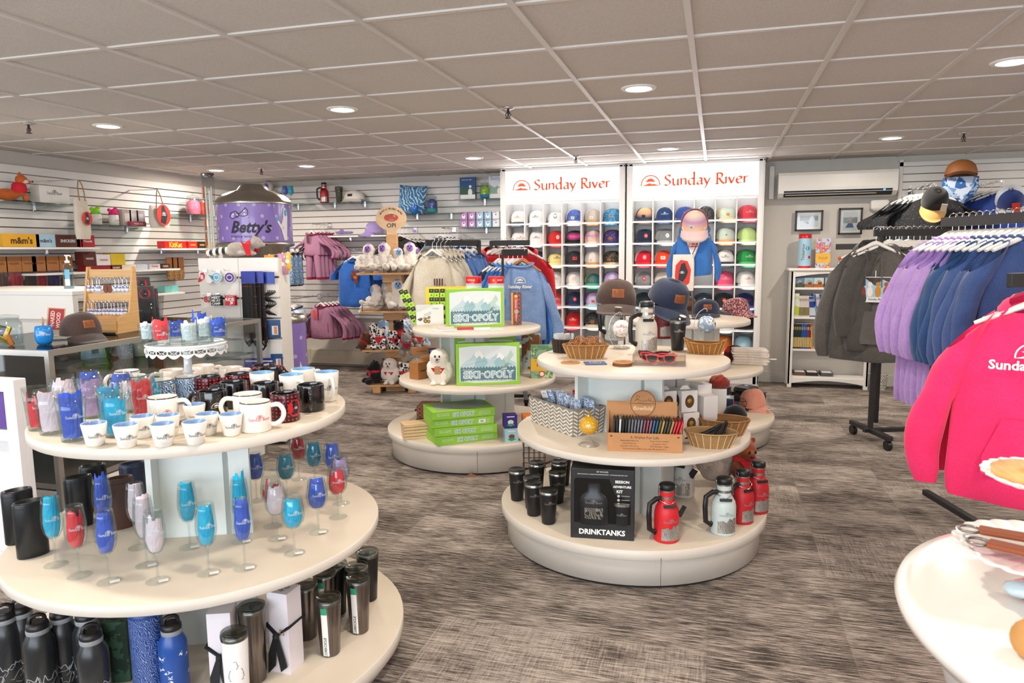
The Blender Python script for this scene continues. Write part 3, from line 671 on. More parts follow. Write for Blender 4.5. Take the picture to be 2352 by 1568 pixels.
def garment(kind, label, p, rz, col, trim=None, group=None, L=.64, w=.25, long_=True, hood=True, seed=None, prints=(), hang='#eeeae2', sc=1, tilt=0, hlabel=None, out=.05, sl=None, d=.05, drawstring=True, pocket=True, flare=0., slev=True, cat=None, nohang=False, hgroup='white wooden clothes hangers'):
    _gid[0] += 1; seed = _gid[0] % 5 if seed is None else seed; trim = trim or col
    t = th(kind, label, cat or {'hooded_sweatshirt': 'hoodie', 'sweatshirt': 'sweatshirt', 't_shirt': 't-shirt'}.get(kind, kind.replace('_', ' ')), p, 0, group, (tilt, 0, rz), sc)
    mk('torso', torso_mesh(L, w, d, .075, seed, flare), [col, trim], t)
    if slev:
        for s_ in (-1, 1): mk('sleeve', sleeve_mesh(s_, sl or (.50 if long_ else .16), w, long_, seed, out, d), [col, trim], t)
    if hood:
        mk('hood', hood_mesh(.088, seed), col, t)
        if drawstring: mk('drawstring', B().tube([(-.035, -d-.012, -.15), (-.04, -d*1.5-.014, -.24), (-.038, -d*1.5-.014, -.30)], .0028, 5).tube([(.035, -d-.012, -.15), (.04, -d*1.5-.014, -.26), (.042, -d*1.5-.014, -.31)], .0028, 5), col, t)
    else: mk('collar', B().tube([(.078*cos(a), .048*sin(a), -.098-(.024 if sin(a) < -.1 else .0)*abs(sin(a))) for a in [2*pi*i/24 for i in range(24)]], .0075, 8, closed=True), trim, t)
    if pocket and hood: mk('front_pocket', B().flat(([(-.15, -.62*L/.64), (.15, -.62*L/.64), (.15, -.56*L/.64), (.10, -.44*L/.64), (-.10, -.44*L/.64), (-.15, -.56*L/.64)], [[0, 1, 2, 3, 4, 5]]), lambda u, v: (u*w/.25, -d*1.42-.004, v)), col, t)
    for nm, tris, ms, (dx, dz), k in prints:
        b = B(); b.flat(sc2(tris, k, dx, dz), (lambda u, v: (u, -d*1.30-.014+.9*u*u*d/.05*.35, v))); mk(nm, b, ms, t)
    if not nohang:
        h = th('clothes_hanger', hlabel or ('hanger holding the '+label)[:140], 'hanger', p, 0, hgroup, (tilt, 0, rz), sc)
        mk('hanger_bar', hanger_mesh(w*.78), mat(hang, .35) if isinstance(hang, str) else hang, h); mk('wire_hook', hook_mesh(), CHROME, h)
    return t
# ---- plush bodies grown as one skin
@cached
def meta(blobs, res=.008, amp=.0, freq=60, seed=0):
    mb = bpy.data.metaballs.new('mb'); mb.resolution = res; mb.threshold = .35; o = bpy.data.objects.new('mbo%d' % random.randint(0, 10**8), mb); COL.objects.link(o)
    for x, y, z, r, s in blobs:
        e = mb.elements.new(type='ELLIPSOID'); e.co = (x, y, z); e.radius = r*1.6; e.size_x, e.size_y, e.size_z = [max(q, .1) for q in s]
    bpy.context.view_layer.update(); dg = bpy.context.evaluated_depsgraph_get(); me0 = bpy.data.meshes.new_from_object(o.evaluated_get(dg)); bpy.data.objects.remove(o); bpy.data.metaballs.remove(mb)
    for v in me0.vertices:
        k = amp*(NZ.noise(v.co*freq+V((seed, 0, 0)))+.5*NZ.noise(v.co*freq*2.3)); v.co = v.co+v.normal*k
    for p in me0.polygons: p.use_smooth = True
    me0.materials.clear(); me0.materials.append(None); return me0
# ================================================================ lit cap cabinets
def polyarc(fn, n): return [fn(i/n) for i in range(n+1)]
CABF = 7.70; CABW = 1.385
CUBX = (.0, .0)
def cab_geo(k):                      # left edge x, inner left, inner right, rows top z, pitch
    x0 = (-2.316, -.925)[k]; return x0, x0+.063, x0+1.322, 1.952, .2270
SIGNM = mat('#ffffff', .5, 'emit', s=1.3); ORANGE = mat('#f04a18', .6, 'emit', s=.7); LEDM = mat('#ffffff', .5, 'emit', s=5.5); CABW_ = mat('#f1efec', .4); CUBI = mat('#eceaea', .5)
for k, side in ((0, 'left'), (1, 'right')):
    x0, xa, xb, zt, pc = cab_geo(k); x1 = x0+CABW-.012
    t = th('cap_display_cabinet', '%s tall white lit cabinet of cap cubbies under a glowing sign' % side, 'display cabinet', (x0, CABF, 0), group='lit cap cabinets')
    W = x1-x0; D = YB-CABF; b = B()
    b.box((.0315, D/2, 1.17), (.063, D, 2.30), .004); b.box((W-.03, D/2, 1.17), (.06, D, 2.30), .004)
    for xx in (.02, W-.02): b.box((xx, -.003, 1.17), (.012, .008, 2.3))
    b.box((W/2, D/2, 2.312), (W, D, .032), .004).box((W/2, D/2, .08), (W, D, .10), .004).box((W/2, .03, .035), (W, .03, .07), m=0); b.box((W/2, D-.01, 1.1), (W-.1, .02, 2.1)).box((W/2, D/2, .128), (W-.1, D, .02))
    mk('case_frame', b, [CABW_], t)
    b = B().box((W/2, .06, (2.296+1.968)/2), (W-.124, .1, .325), .004); mk('sign_box', b, SIGNM, t)
    sb = B(); cz = 2.135; sb.flat(fit2d(sun2d(), w=.20, at_=(.245, cz+.01)), plane(.0085)); sb.flat(fit2d(script2d(), w=.84, h=.175, at_=(.80, cz+.0)), plane(.0085)); mk('sign_lettering', sb, ORANGE, t)
    b = B(); b.box((W/2, .03, 1.960), (W-.12, .05, .016)) 
    for r in range(1, 9): b.box((W/2, D/2, zt-pc*r), (W-.12, D-.02, .012))
    mk('cubby_shelves', b, CUBI, t)
    b = B(); 
    for c in range(1, 6): b.box((xa-x0+(xb-xa)/6*c, D/2+.003, zt-pc*4), (.012, D-.02, pc*8))
    mk('cubby_dividers', b, CUBI, t)
    for r in range(8): mk('led_strip', B().box((W/2, .028, zt-pc*r-.0085), (W-.135, .008, .004)), LEDM, t)
    l2 = bpy.data.lights.new('sign_glow', 'AREA'); l2.shape = 'RECTANGLE'; l2.size = 1.2; l2.size_y = .3; l2.energy = 7; l2.color = (.97, .98, 1); o = bpy.data.objects.new('sign_glow', l2); COL.objects.link(o); o.parent = t; o.location = (W/2, -.012, 2.13); o.rotation_euler = (R_(-90), 0, 0)
# caps in the cubbies ------------------------------------------------
w_, cr_ = '#f4f3f1', '#ece5d6'
NAVYM = F('#26344f')
def fm(c):
    if not isinstance(c, str) or c[0] == '#': return F(c) if isinstance(c, str) else c
    return {'bluepat': mat('#3f62b8', .9, 'spots', c2='#dfe6f4', s=150), 'tealpat': mat('#2e86b4', .9, 'spots', c2='#dff0f6', s=120), 'navypat': mat('#2c3670', .9, 'spots', c2='#e08a9a', s=130), 'sunset': mat('#f6c9a8', .9, 'gradz', c2='#f7e6cc', c3='#c896b8', z0=.02, z1=.11),
     'dunes': mat('#30496a', .9, 'gradz', c2='#f2cf9e', c3='#f0b48c', z0=.02, z1=.11), 'floral': mat('#35352f', .9, 'spots', c2='#c8b49a', s=120), 'dots': mat('#39475c', .9, 'spots', c2='#e6e8ea', s=110, th=.2), 'stripe': mat('#1e2023', .9, 'gradz', c2='#1e2023', c3='#e45aa0', z0=.02, z1=.1),
     'lilac2': mat('#e9c6e8', .9, 'blotch', c2='#cfc4f2', s=22), 'knit': mat('#2a2d30', .9, 'spots', c2='#d8d8d4', s=190), 'mint': mat('#cfe0d2', .9, 'fabric', s=200)}[c]
R0 = 'red'; CAPS = {
 (0, 0): [('white cap with grey brim', w_, w_, '#4b5058', 'sun', '#e4512d'), ('plain white cap', w_, w_, w_, 'sun', '#26344f'), ('low white cap with dark green badge', w_, w_, w_, 'badge', '#39503a'), ('royal blue patterned cap with white brim', 'bluepat', w_, w_, 'side', '#e8e4da'), ('beige and white cap with tan brim', '#cfc2b6', w_, '#d29a5c', 'side', '#f0ece2'), ('bright blue floral camp cap', 'tealpat', 'tealpat', 'tealpat', 'patch', '#8a9bb0')],
 (0, 1): [('white cap with orange print', w_, w_, w_, 'sun', '#e4512d'), ('white cap with navy print', w_, w_, w_, 'sun', '#26344f'), ('red cap with white badge', '#d5322e', '#d5322e', '#d5322e', 'badge', '#e8c8c4'), ('black cap with pink and purple stripe', 'stripe', '#1e2023', '#1e2023', None, ''), ('pink sunset cap with pale brim', 'sunset', '#e05078', '#f6e0dc', 'side', '#f0ece2'), ('navy speckled cap with orange piping', 'navypat', 'navypat', '#2c3670', 'side', '#b07040')],
 (0, 2): [None, ('dark slate dotted cap', 'dots', 'dots', '#2c3440', None, ''), ('pale yellow cap', '#f6e39a', '#f6e9b4', '#f7e6a0', 'sun', '#3c3a34'), ('charcoal cap with red square patch', '#3a3c40', '#3a3c40', '#34363a', 'patch', '#e0403a'), ('white cap with tan brim', '#e8e2da', w_, '#d29a5c', 'side', '#f0ece2'), ('dark floral cap with cream brim', 'floral', 'floral', '#e4cfa6', 'side', '#b07040')],
 (0, 3): [None, None, ('white cap with grey outlined print', '#f4f2ee', w_, '#f4f0ea', 'sun', '#4a4e58'), ('white rope cap with red oval', w_, w_, w_, 'badge', '#f0d8d4'), ('green and yellow cap, green brim', '#3c7f86', '#f2d21e', '#43b89a', 'side', '#b07040'), ('lilac cap with purple back', 'lilac2', '#7c56b4', '#8fd6e4', 'side', '#c8875a')],
 (0, 4): [None, None, ('coral cap', '#ee5e60', '#f08a88', '#f07a78', 'sun', '#f6f2ee'), ('navy cap with red sun badge', '#2c3f66', '#2c3f66', '#2c3f66', 'badge', '#e0342e'), ('pale purple cap with aqua brim', 'lilac2', '#8a5ab8', '#a6e0ee', 'side', '#c8875a'), None],
 (0, 5): [None, None, ('cream cap with dark print', cr_, cr_, cr_, 'sun', '#26282c'), ('bright red cap', '#e5343a', '#e5343a', '#e5343a', 'sun', '#f6f2ee'), ('black speckled cap with cream brim', 'knit', '#33353a', '#e4d2b2', 'side', '#b07040'), ('yellow and teal cap', '#e9c534', '#2c8f96', '#2c8f96', None, '')],
 (0, 6): [None, None, ('rose red cap', '#e5525c', '#e5525c', '#e5525c', None, ''), None, None, None],
 (0, 7): [None]*6,
 (1, 0): [('sunset dunes cap with dark back', 'dunes', '#1e2a3c', '#5a4a40', 'side', '#1e2226'), ('navy cap with white mesh back', '#2c4674', w_, '#2c4674', 'sun', '#f4f4f2'), ('blue cap with white patch', '#3b55a0', '#3b55a0', '#34509e', 'patch', '#f2f0ea'), ('white cap with black knit crown', 'knit', w_, '#2a2c2e', None, ''), ('mint cap with yellow back and brim', 'mint', '#f0e0a8', '#f3d79c', 'side', '#e8b04e'), ('coral red cap', '#dc4a58', '#dc4a58', '#dc4a58', 'sun', '#f4c8c4')],
 (1, 1): [('navy cap with red badge', '#2a3550', '#2a3550', '#2a3550', 'badge', '#e64a32'), ('grey cap with white round patch', '#8c9094', '#a4a8aa', '#c8cac8', 'badge', '#f2f2f0'), None, None, ('mint cap with orange brim', 'mint', '#eceee8', '#f0b070', 'patch', '#d6dcd0'), ('lime green cap', '#cdea9a', '#d4eda6', '#d8f0ae', None, '')],
 (1, 2): [('red cap with white mesh back', '#e0263c', w_, '#e0263c', 'badge', '#f0a0a0'), ('orange red cap', '#ea4a2c', '#f4f0ee', '#ea4a2c', 'patch', '#f4f0ee'), ('black and white cap', '#2a3440', '#e6ecf0', '#2a3440', None, ''), None, ('white cap with black brim', w_, '#1e2022', '#2c2e30', 'sun', '#55585c'), ('bright green cap', '#2f9c50', '#34a458', '#5cc47e', 'sun', '#f2f6f2')],
 (1, 3): [('grey cap with red ring badge', '#9a9ca0', '#e8e8e8', '#7c7e80', 'badge', '#d8323a'), ('cream cap with navy animal', cr_, cr_, cr_, 'patch', '#f0e9da'), ('magenta cap', '#f03aa0', '#f03aa0', '#f03aa0', None, ''), None, ('hot pink cap', '#ee5f86', '#ee5f86', '#f07898', 'sun', '#f4d8e0'), ('white rope cap with red print', w_, w_, w_, 'sun', '#d8322e')],
 (1, 4): [('dark teal cap', '#2c3a40', '#3a484e', '#2c3a40', None, ''), None, ('black shiny cap', '#26323a', '#3c4a52', '#26323a', None, ''), ('dark cap with white mark', '#2c3d48', '#2c3d48', '#26343e', 'badge', '#e6e8ea'), ('charcoal cap with red sun', '#33353a', '#33353a', '#2c2e32', 'badge', '#e0403a'), ('navy cap with royal blue brim', '#1c2c60', '#2c4ca0', '#2450b8', 'sun', '#d8403a')],
 (1, 5): [None, None, None, None, ('white low cap', w_, w_, w_, None, ''), ('black visor bag cap', '#1c1d1f', '#1c1d1f', '#1c1d1f', None, '')],
 (1, 6): [None, None, None, None, ('orange cap', '#f0862c', '#f0862c', '#f0862c', None, ''), ('light blue cap', '#b4dcf0', '#b4dcf0', '#b4dcf0', None, '')],
 (1, 7): [None, None, None, None, ('pink camp cap in the lowest row', '#ec4a8c', '#ec4a8c', '#ec4a8c', None, ''), ('magenta pink cap', '#ec5aa0', '#ec5aa0', '#ec5aa0', None, '')]}
ROWN = ['top', 'second', 'third', 'fourth', 'fifth', 'sixth', 'seventh', 'lowest']
for (k, r), row in CAPS.items():
    x0, xa, xb, zt, pc = cab_geo(k)
    for c, e in enumerate(row):
        if not e: continue
        nm, f_, bk, br, pr_, pcx = e; cx = xa+(xb-xa)/6*(c+.5)+.004; z = zt-pc*(r+1)+.008+.034
        cap('%s in %s row, cubby %d of the %s cabinet' % (nm, ROWN[r], c+1, ('left', 'right')[k]), (cx, CABF+.192, z), R_(10+random.uniform(-9, 9)), fm(f_), fm(bk), fm(br), pr_, pcx or '#222222', 'caps in the lit cubbies', (1.2, 1.15, 1.06), h=.104 if 'low' not in nm else .082, rot=(R_(13), 0, R_(10+random.uniform(-14, 12))))

# ================================================================ wall air conditioner, frames, bookcase
a0 = at(1787, 402, Y=7.93); a1 = at(2056, 450, Y=7.93)
t = th('air_conditioner', 'long white wall air conditioner above the framed photos', 'air conditioner', (a0.x, 8.03, a1.z))
W = a1.x-a0.x; H = a0.z-a1.z+.01
b = B().prism([(0, 0), (-.14, .01), (-.20, .05), (-.205, .10), (-.205, H-.03), (-.19, H), (0, H)], W, ax='x', off=W/2); mk('housing', b, mat('#ece8df', .35), t)
b = B().prism([(-.150, .012), (-.198, .040), (-.2035, .072), (-.160, .03)], W-.10, ax='x', off=W/2+.004); mk('air_outlet', b, BLACK, t)
b = B().box((W/2-.06, -.185, .030), (W-.26, .05, .006), .002); mk('louver_flap', b, mat('#cfcac0', .4), t, rot=(0, 0, 0))
mk('temperature_display', B().flat(txt('68', h=.016, x=W-.12, y=.062, bold=.02), plane(-.209)), mat('#5ab4ff', .5, 'emit', s=3), t)
mk('top_grille', B().box((W/2, -.1, H+.001), (W-.06, .14, .003)), mat('#b9b5ac', .5), t)
p = at(2020, 470, Y=8.03); t = th('thermostat_box', 'small white plastic box on the wall right below the air conditioner', 'wall box', (p.x, 8.04, p.z)); mk('cover', B().box((0, -.02, 0), (.17, .05, .10), .02), WHITE, t); mk('lower_lip', B().box((0, -.022, -.052), (.12, .03, .012), .005), mat('#dcd6cc', .5), t)
for lab, x_0, y_0, x_1, y_1, por in (('black framed landscape photo of a child with a snowman', 1827, 484, 1889, 530, 0), ('black framed portrait photo of a person with arms spread', 1927, 478, 1979, 538, 1)):
    a = at(x_0, y_0, Y=8.03); c_ = at(x_1, y_1, Y=8.03); W = c_.x-a.x; H = a.z-c_.z
    t = th('framed_photo', lab, 'picture', ((a.x+c_.x)/2, 8.035, (a.z+c_.z)/2), group='framed photos on the wall')
    b = B(); 
    for s_ in (-1, 1): b.box((s_*(W/2-.009), -.01, 0), (.018, .022, H), .003).box((0, -.01, s_*(H/2-.009)), (W, .022, .018), .003)
    mk('frame', b, mat('#2a221d', .4), t); mk('mount_board', B().box((0, -.004, 0), (W-.03, .004, H-.03)), PAPER, t)
    pw, ph = (W-.09, H-.08); bb = B().box((0, -.0065, 0), (pw, .001, ph)); 
    if por: bb.flat(quad2d(pw, ph*.3, 0, .01), plane(-.0072), 1); bb.flat(disc2d(.011, 12, 0, .035), plane(-.0078), 2); bb.flat(([(-.045, .03), (.045, .03), (.012, .018), (.015, -.02), (-.015, -.02), (-.012, .018)], [[0, 1, 2, 3, 4, 5]]), plane(-.0078), 2); bb.flat(([(-.02, -.02), (.02, -.02), (.035, -.065), (-.045, -.065)], [[0, 1, 2, 3]]), plane(-.0078), 3)
    else: bb.flat(quad2d(pw, ph*.35, 0, .025), plane(-.0072), 1); bb.flat(disc2d(.026, 14, .03, .008), plane(-.0078), 0); bb.flat(disc2d(.018, 14, .03, .03), plane(-.0079), 0); bb.flat(disc2d(.02, 14, -.03, -.005), plane(-.0078), 2); bb.flat(disc2d(.012, 12, -.012, -.02), plane(-.0079), 3)
    mk('photo_print', bb, [mat('#d9d6d8', .5), mat('#8e9098', .5), mat('#b7a79c', .5), mat('#4a6a94', .5)], t); mk('glass_pane', B().box((0, -.0125, 0), (W-.03, .002, H-.03)), ACRY, t)
# bookcase
bx0, bx1, by = .735, 1.50, 7.80; bd = .24; SH = [.121, .404, .734, 1.033]
t = th('bookcase', 'white open bookcase with curved apron standing under the framed photos', 'bookcase', ((bx0+bx1)/2, by, 0)); W = bx1-bx0; 
for s_ in (-1, 1):
    b = B().box((s_*(W/2-.012), bd/2, .62), (.022, bd, 1.17), .002)
    for yy in (.012, bd-.012): b.box((s_*(W/2-.022), yy, .6), (.044, .024, 1.2), .004)
    mk('side_panel', b, WHITE, t)
mk('back_board', B().box((0, bd-.008, .62), (W-.04, .008, 1.14)), mat('#e6e0d8', .6), t)
mk('top_board', B().box((0, bd/2, 1.215), (W+.05, bd+.03, .026), .006), WHITE, t)
for z in SH: mk('shelf', B().box((0, bd/2, z-.011), (W-.05, bd-.02, .022), .002), WHITE, t)
for z0, s_ in ((1.14, 1), (.045, -1)):
    pts = [(-W/2+.04, z0+.06), (W/2-.04, z0+.06)]+[(W/2-.04-(W-.08)*i/12, z0+(.035*sin(pi*i/12) if s_ > 0 else .035*sin(pi*i/12)-.0)) for i in range(13)]
    mk('curved_apron', B().prism(pts, .018, off=.012), WHITE, t)
def book(label, x, y, z, w_, h, col, col2=None, lean=0, group=None, d=.16, cat='book', flatz=False):
    t = th('book', label, cat, (x, y, z), 0, group, (0, R_(lean), 0)); b = B(); b.box((0, d/2, h/2), (w_, d, h), .0008); mk('cover', b, mat(col, .45), t)
    if col2: b = B(); b.box((0, -.0006, h*.26), (w_*.98, .001, h*.4)); b.box((0, -.0006, h*.82), (w_*.5, .001, h*.12)); mk('spine_print', b, mat(col2, .5), t)
    mk('pages', B().box((0, d/2+.002, h-.0002), (w_*.8, d-.006, .003)), PAPER, t)
    return t
bk = []; x = bx0+.052
seq = [('yellow green', '#e9efe6', '#cfd84a', 4, .010, 0)]+[('pale olive', '#e6dcd6', '#8a8358', 9, .0105, 1)]+[('blue white', '#2c4aa8', '#dfe4ee', 5, .0105, 4)]+[('sky blue', '#3f77b4', '#7db6dc', 2, .010, 8)]+[('white purple', '#e2dce4', '#7058a8', 4, .010, 11)]+[('green', '#2f5fa0', '#2e7850', 5, .010, 12)]
n_ = 0
for nm, c1, c2, k, w_, ln in seq:
    for i in range(k):
        n_ += 1; book('%s spined thin paperback, %s of its run' % (nm, ['first', 'second', 'third', 'fourth', 'fifth', 'sixth', 'seventh', 'eighth', 'ninth'][i]), x, by+.02, SH[2]+.001, w_*.94, (.235, .21, .205, .235, .235, .235)[seq.index((nm, c1, c2, k, w_, ln))], c1, c2, -ln, 'paperbacks on the bookcase'); x += w_+(.002 if ln > 8 else .001)
x = bx0+.05
for nm, c1, k in (('black', '#1d2a26', 5), ('blue', '#1f4fa4', 4), ('red', '#a01c2c', 2), ('yellow', '#e9b93c', 1)):
    for i in range(k): book('tall %s book, %s of the %s spines on the third shelf' % (nm, ['first', 'second', 'third', 'fourth', 'fifth'][i], nm), x, by+.02, SH[1]+.001, .0145, .255 if nm != 'yellow' else .235, c1, '#c8b070' if nm != 'yellow' else '#d8a030', {'yellow': -5, 'red': -2}.get(nm, 0), 'tall books on the third shelf'); x += .0165
x += .02
carton('card_game_box', 'flat red game box lying on the third bookcase shelf', 'game', (x+.06, by+.08, SH[1]), 0, (.125, .09, .03), mat('#d8303a', .4), [('f', squig(.08), LETW, 0)])
carton('card_game_box', 'flat yellow game box lying on the red one', 'game', (x+.09, by+.085, SH[1]+.031), 0, (.125, .09, .036), mat('#e8d27a', .4), [('f', squig(.09), mat('#b0302c', .5), 0)])
for i, (px, sc_, gr, nm) in enumerate(((1836, '#5a86b8', '#3c5c46', 'motorbike'), (1857, '#9fc7d8', '#a4683c', 'moose'), (1880, '#c9dfe4', '#b86a2c', 'butterfly'), (1906, '#9cc6da', '#a8584c', 'squirrel'), (1934, '#a8d0d8', '#d0823c', 'fox'))):
    p = at(px, 655, Y=by+.04); carton('picture_card_box', 'small square card with a %s scene on the top bookcase shelf' % nm, 'card box', (p.x, by+.05, SH[3]), 0, (.092, .05, .098), mat(sc_, .4), [('f', quad2d(.092, .035, 0, -.03), mat(gr, .5), 0), ('f', disc2d(.02, 14, .01, .0), mat('#7a4630', .5), 1), ('f', ([(-.03, .0), (.0, .03), (.03, .005)], [[0, 1, 2]]), mat('#c8a070', .5), 2)], 'small picture boxes on the bookcase')
for i, (x, nm) in enumerate(((.86, 'brown'), (.98, 'black'), (1.12, 'grey'))):
    for j in range(3): book('%s large picture book lying %s in a low pile on the bottom shelf' % (nm, ['lowest', 'mid', 'on top'][j]), x, by+.03, SH[0]+.001+.0125*j+.0, .115, .012, ['#6a5040', '#2a2624', '#565a5e'][i], None, 0, 'picture books on the bottom shelf')
zt = 1.228
# on the bookcase top
p = at(1848, 608, Y=by+.06); t = th('tall_tin', 'tall light blue and red cylinder tin on the bookcase', 'tin', (p.x, by+.1, zt)); r = .062
b = B().lathe([(r, 0), (r, .022), (r, .30), (r, .345), (r-.003, .345)], 32, mf=lambda j: 1 if j in (0, 2, 3) else 0); mk('tin_body', b, [mat('#a9d4ea', .3), mat('#d1242a', .3)], t)
b = B(); b.flat(disc2d(.021, 18, .022, .20), cyl(r, 0, .001), 0); b.flat(disc2d(.016, 18, .045, .11), cyl(r, 0, .001), 1); tx = text2d('Tinkertoy', .02); b.flat(([(-y*.03-.02, x*.030+.16) for x, y in tx[0]], tx[1]), cyl(r, 0, .0014), 2); mk('tin_print', b, [mat('#1f8fd0', .4), mat('#d1242a', .4), mat('#8a6a3c', .5)], t)
p = at(1890, 608, Y=by+.06); carton('seed_box', 'floral tulip box with yellow label on the bookcase', 'box', (p.x, by+.08, zt), R_(-8), (.14, .05, .30), mat('#b7d2dc', .5, 'blotch', c2='#c84a8c', c3='#e8c42c', s=28), [('f', quad2d(.135, .1, 0, -.05), mat('#ecbb3c', .5), 0), ('f', txt('TULIP', w=.09, y=-.05), mat('#b8384a', .5), 1)])
p = at(1929, 606, Y=by+.06); t = th('clear_bottle', 'tiny clear bottle with round orange cap on the bookcase', 'bottle', (p.x, by+.08, zt)); mk('bottle_body', B().lathe([(.018, 0), (.02, .004), (.02, .07), (.010, .08)], 16), ACRY, t); mk('cap', B().ball((0, 0, .098), .019, n=12), mat('#f0582c', .4), t)
p = at(1962, 606, Y=by+.06); carton('puzzle_box', 'navy and orange puzzle box on the bookcase beside the grey hoodie', 'box', (p.x, by+.06, zt), 0, (.15, .06, .125), mat('#f1ece6', .5), [('f', quad2d(.06, .055, -.04, .03), mat('#23365c', .5), 0), ('f', quad2d(.15, .035, 0, -.045), mat('#d2702c', .5), 0), ('f', ([(-.01, -.02), (.07, .01), (.075, .05), (.04, .045)], [[0, 1, 2, 3]]), mat('#a8552c', .5), 1)])
p = at(2020, 885, Y=7.95); t = th('woven_bin', 'grey and white chevron woven bin on the floor beside the bookcase', 'bin', (1.60, 7.9, 0)); mk('bin_body', B().lathe([(.085, 0), (.1, .16), (.1, .165), (.092, .165), (.08, .01), (.001, .01)], 28, c1=False), mat('#8e8880', .8, 'scratch', c2='#e8e4da', s=24, th=.5), t)
# ================================================================ glass shelves on the slatwalls
def wall_shelf(label, p0, p1, z, dirn, dep=.28, glass=True, nbr=2):
    """p0,p1 ends along the wall; dirn outward (dx,dy)"""
    c_ = ((p0[0]+p1[0])/2, (p0[1]+p1[1])/2); L_ = sqrt((p1[0]-p0[0])**2+(p1[1]-p0[1])**2); rz = R_(0) if dirn[1] < 0 else R_(90)
    t = th('glass_wall_shelf' if glass else 'white_wall_shelf', label, 'shelf', (c_[0], c_[1], z), rz, 'glass shelves on the slatwalls' if glass else 'white shelves on the slatwalls')
    mk('shelf_board', B().box((0, -dep/2, -.004 if glass else -.010), (L_, dep, .008 if glass else .018), .001), mat('#cfe0da', .05, 'glass', mx=.6) if glass else WHITE, t)
    for i in range(nbr):
        x = -L_/2+L_*(i+.5)/nbr; mk('bracket', B().box((x, -.01, -.03), (.028, .02, .07), .003).prism([(-.01, -.01), (-dep*.55, -.012), (-dep*.55, -.02), (-.01, -.055)], .003, ax='x', off=x), CHROME, t)
    return t
XW, YW = XL+.012, YB-.008
LS = lambda lab, y0, y1, z, **k: wall_shelf(lab, (XW, y0), (XW, y1), z, (1, 0), **k)
BS = lambda lab, x0, x1, z, **k: wall_shelf(lab, (x0, YW), (x1, YW), z, (0, -1), **k)
LS('glass shelf holding the plush fox on the left wall', 4.1, 5.32, 1.885); LS('glass shelf with tissue filled mugs on the left wall', 5.35, 6.27, 1.718); LS('glass shelf with pink jars beside the clear tube', 6.45, 7.15, 1.862)
LS('white shelf of candy boxes, upper left', 4.1, 5.43, 1.508, glass=False); LS('white shelf of candy boxes below the upper one', 4.75, 6.45, 1.285, glass=False); LS('white shelf with red and black candy boxes beside the tube', 6.2, 7.35, 1.498, glass=False)
LS('small white shelf with aqua box behind the dark towels bin', 5.3, 6.5, 1.03, glass=False, nbr=1)
BS('glass shelf holding red growler and white hat', -4.75, -3.93, 2.03); BS('glass shelf holding the blue map pillow', -3.67, -2.80, 1.87); BS('glass shelf with picture books beside the lit cabinets', -2.87, -2.33, 2.02, nbr=1); BS('glass shelf with small boxed toys in rows', -2.84, -2.33, 1.70, nbr=1); BS('white shelf with purple headband and cap', -4.6, -3.6, 1.636, glass=False)
BS('glass shelf corner with stemmed glasses behind the treats dispenser', -5.3, -4.82, 2.03, nbr=1)
# ================================================================ purple treats dispenser
bc = at(588, 560, d=6.75); bx, byy = bc.x, bc.y
PUR = mat('#8f78c6', .3, 'gloss'); GALV = mat('#a9a79f', .3, 'steel', c2='#c9c6bc', s=3)
r = at(668, 550, d=6.6).x-at(505, 550, d=6.6).x; r = .338
zt, zb = at(590, 470, d=6.7).z, at(590, 556, d=6.7).z
t = th('treats_dispenser', 'large round purple polka dot dispenser with galvanised lid and script name', 'dispenser', (bx, byy, 0), atan2(-bx, byy))
mk('drum', B().lathe([(r, zb), (r, zt)], 64, c0=False, c1=False), PUR, t)
lid = []; n = 64
for rr, z in ((r+.012, zt-.005), (r+.016, zt+.008), (r+.004, zt+.022), (r*.93, zt+.06), (r*.8, zt+.09), (r*.62, zt+.115), (r*.42, zt+.135), (r*.36, zt+.165), (r*.30, zt+.185), (.02, zt+.19)):
    lid.append([(rr*(1+.018*abs(sin(4*a)) if .3*r < rr < r else 1)*cos(a), rr*sin(a), z-.012*abs(sin(4*a))*(1 if .3*r < rr < .95*r else 0)) for a in [2*pi*i/n for i in range(n)]])
mk('galvanised_lid', B().loft(lid, 0), GALV, t)
mk('funnel_skirt', B().lathe([(r*.86, zb-.15), (r*.88, zb-.145), (r*.9, zb-.05), (r+.012, zb-.035), (r+.014, zb-.006), (r+.004, zb)], 64, c0=True, c1=False), GALV, t)
b = B(); f_ = cyl(r, (zt+zb)/2, .0015); f2 = cyl(r, (zt+zb)/2, .003)
for row, off in ((.155, 0), (.055, .06), (-.05, 0), (-.14, .06)):
    for i in range(-4, 5):
        u, v = i*.132+off*1.1, row; v = min(v, .16); b.flat(disc2d(.0165, 16, u, v), f_, 0)
tx = txt("Betty's", w=.37, h=.145, x=-.035, y=-.055, bold=.03, shear=.35); b.flat(tx, f2, 1); b.flat(txt('TREATS & TREASURES', w=.25, x=-.10, y=-.128), f2, 1)
bow = [([(-.20, .03), (-.16, .045), (-.145, .07), (-.16, .10), (-.21, .085), (-.225, .05)], [[0, 1, 2, 3, 4, 5]]), ([(-.145, .065), (-.10, .10), (-.075, .13), (-.055, .10), (-.06, .06), (-.10, .05)], [[0, 1, 2, 3, 4, 5]]), ([(-.165, .05), (-.15, .04), (-.132, .07), (-.145, .085)], [[0, 1, 2, 3]])]
for q in bow: b.flat(line2d(q[0]+[q[0][0]], .006), f2, 1)
for u, v in ((-.19, .07), (-.085, .10), (-.085, .07), (-.15, .065)): b.flat(disc2d(.008, 12, u, v), f2, 2)
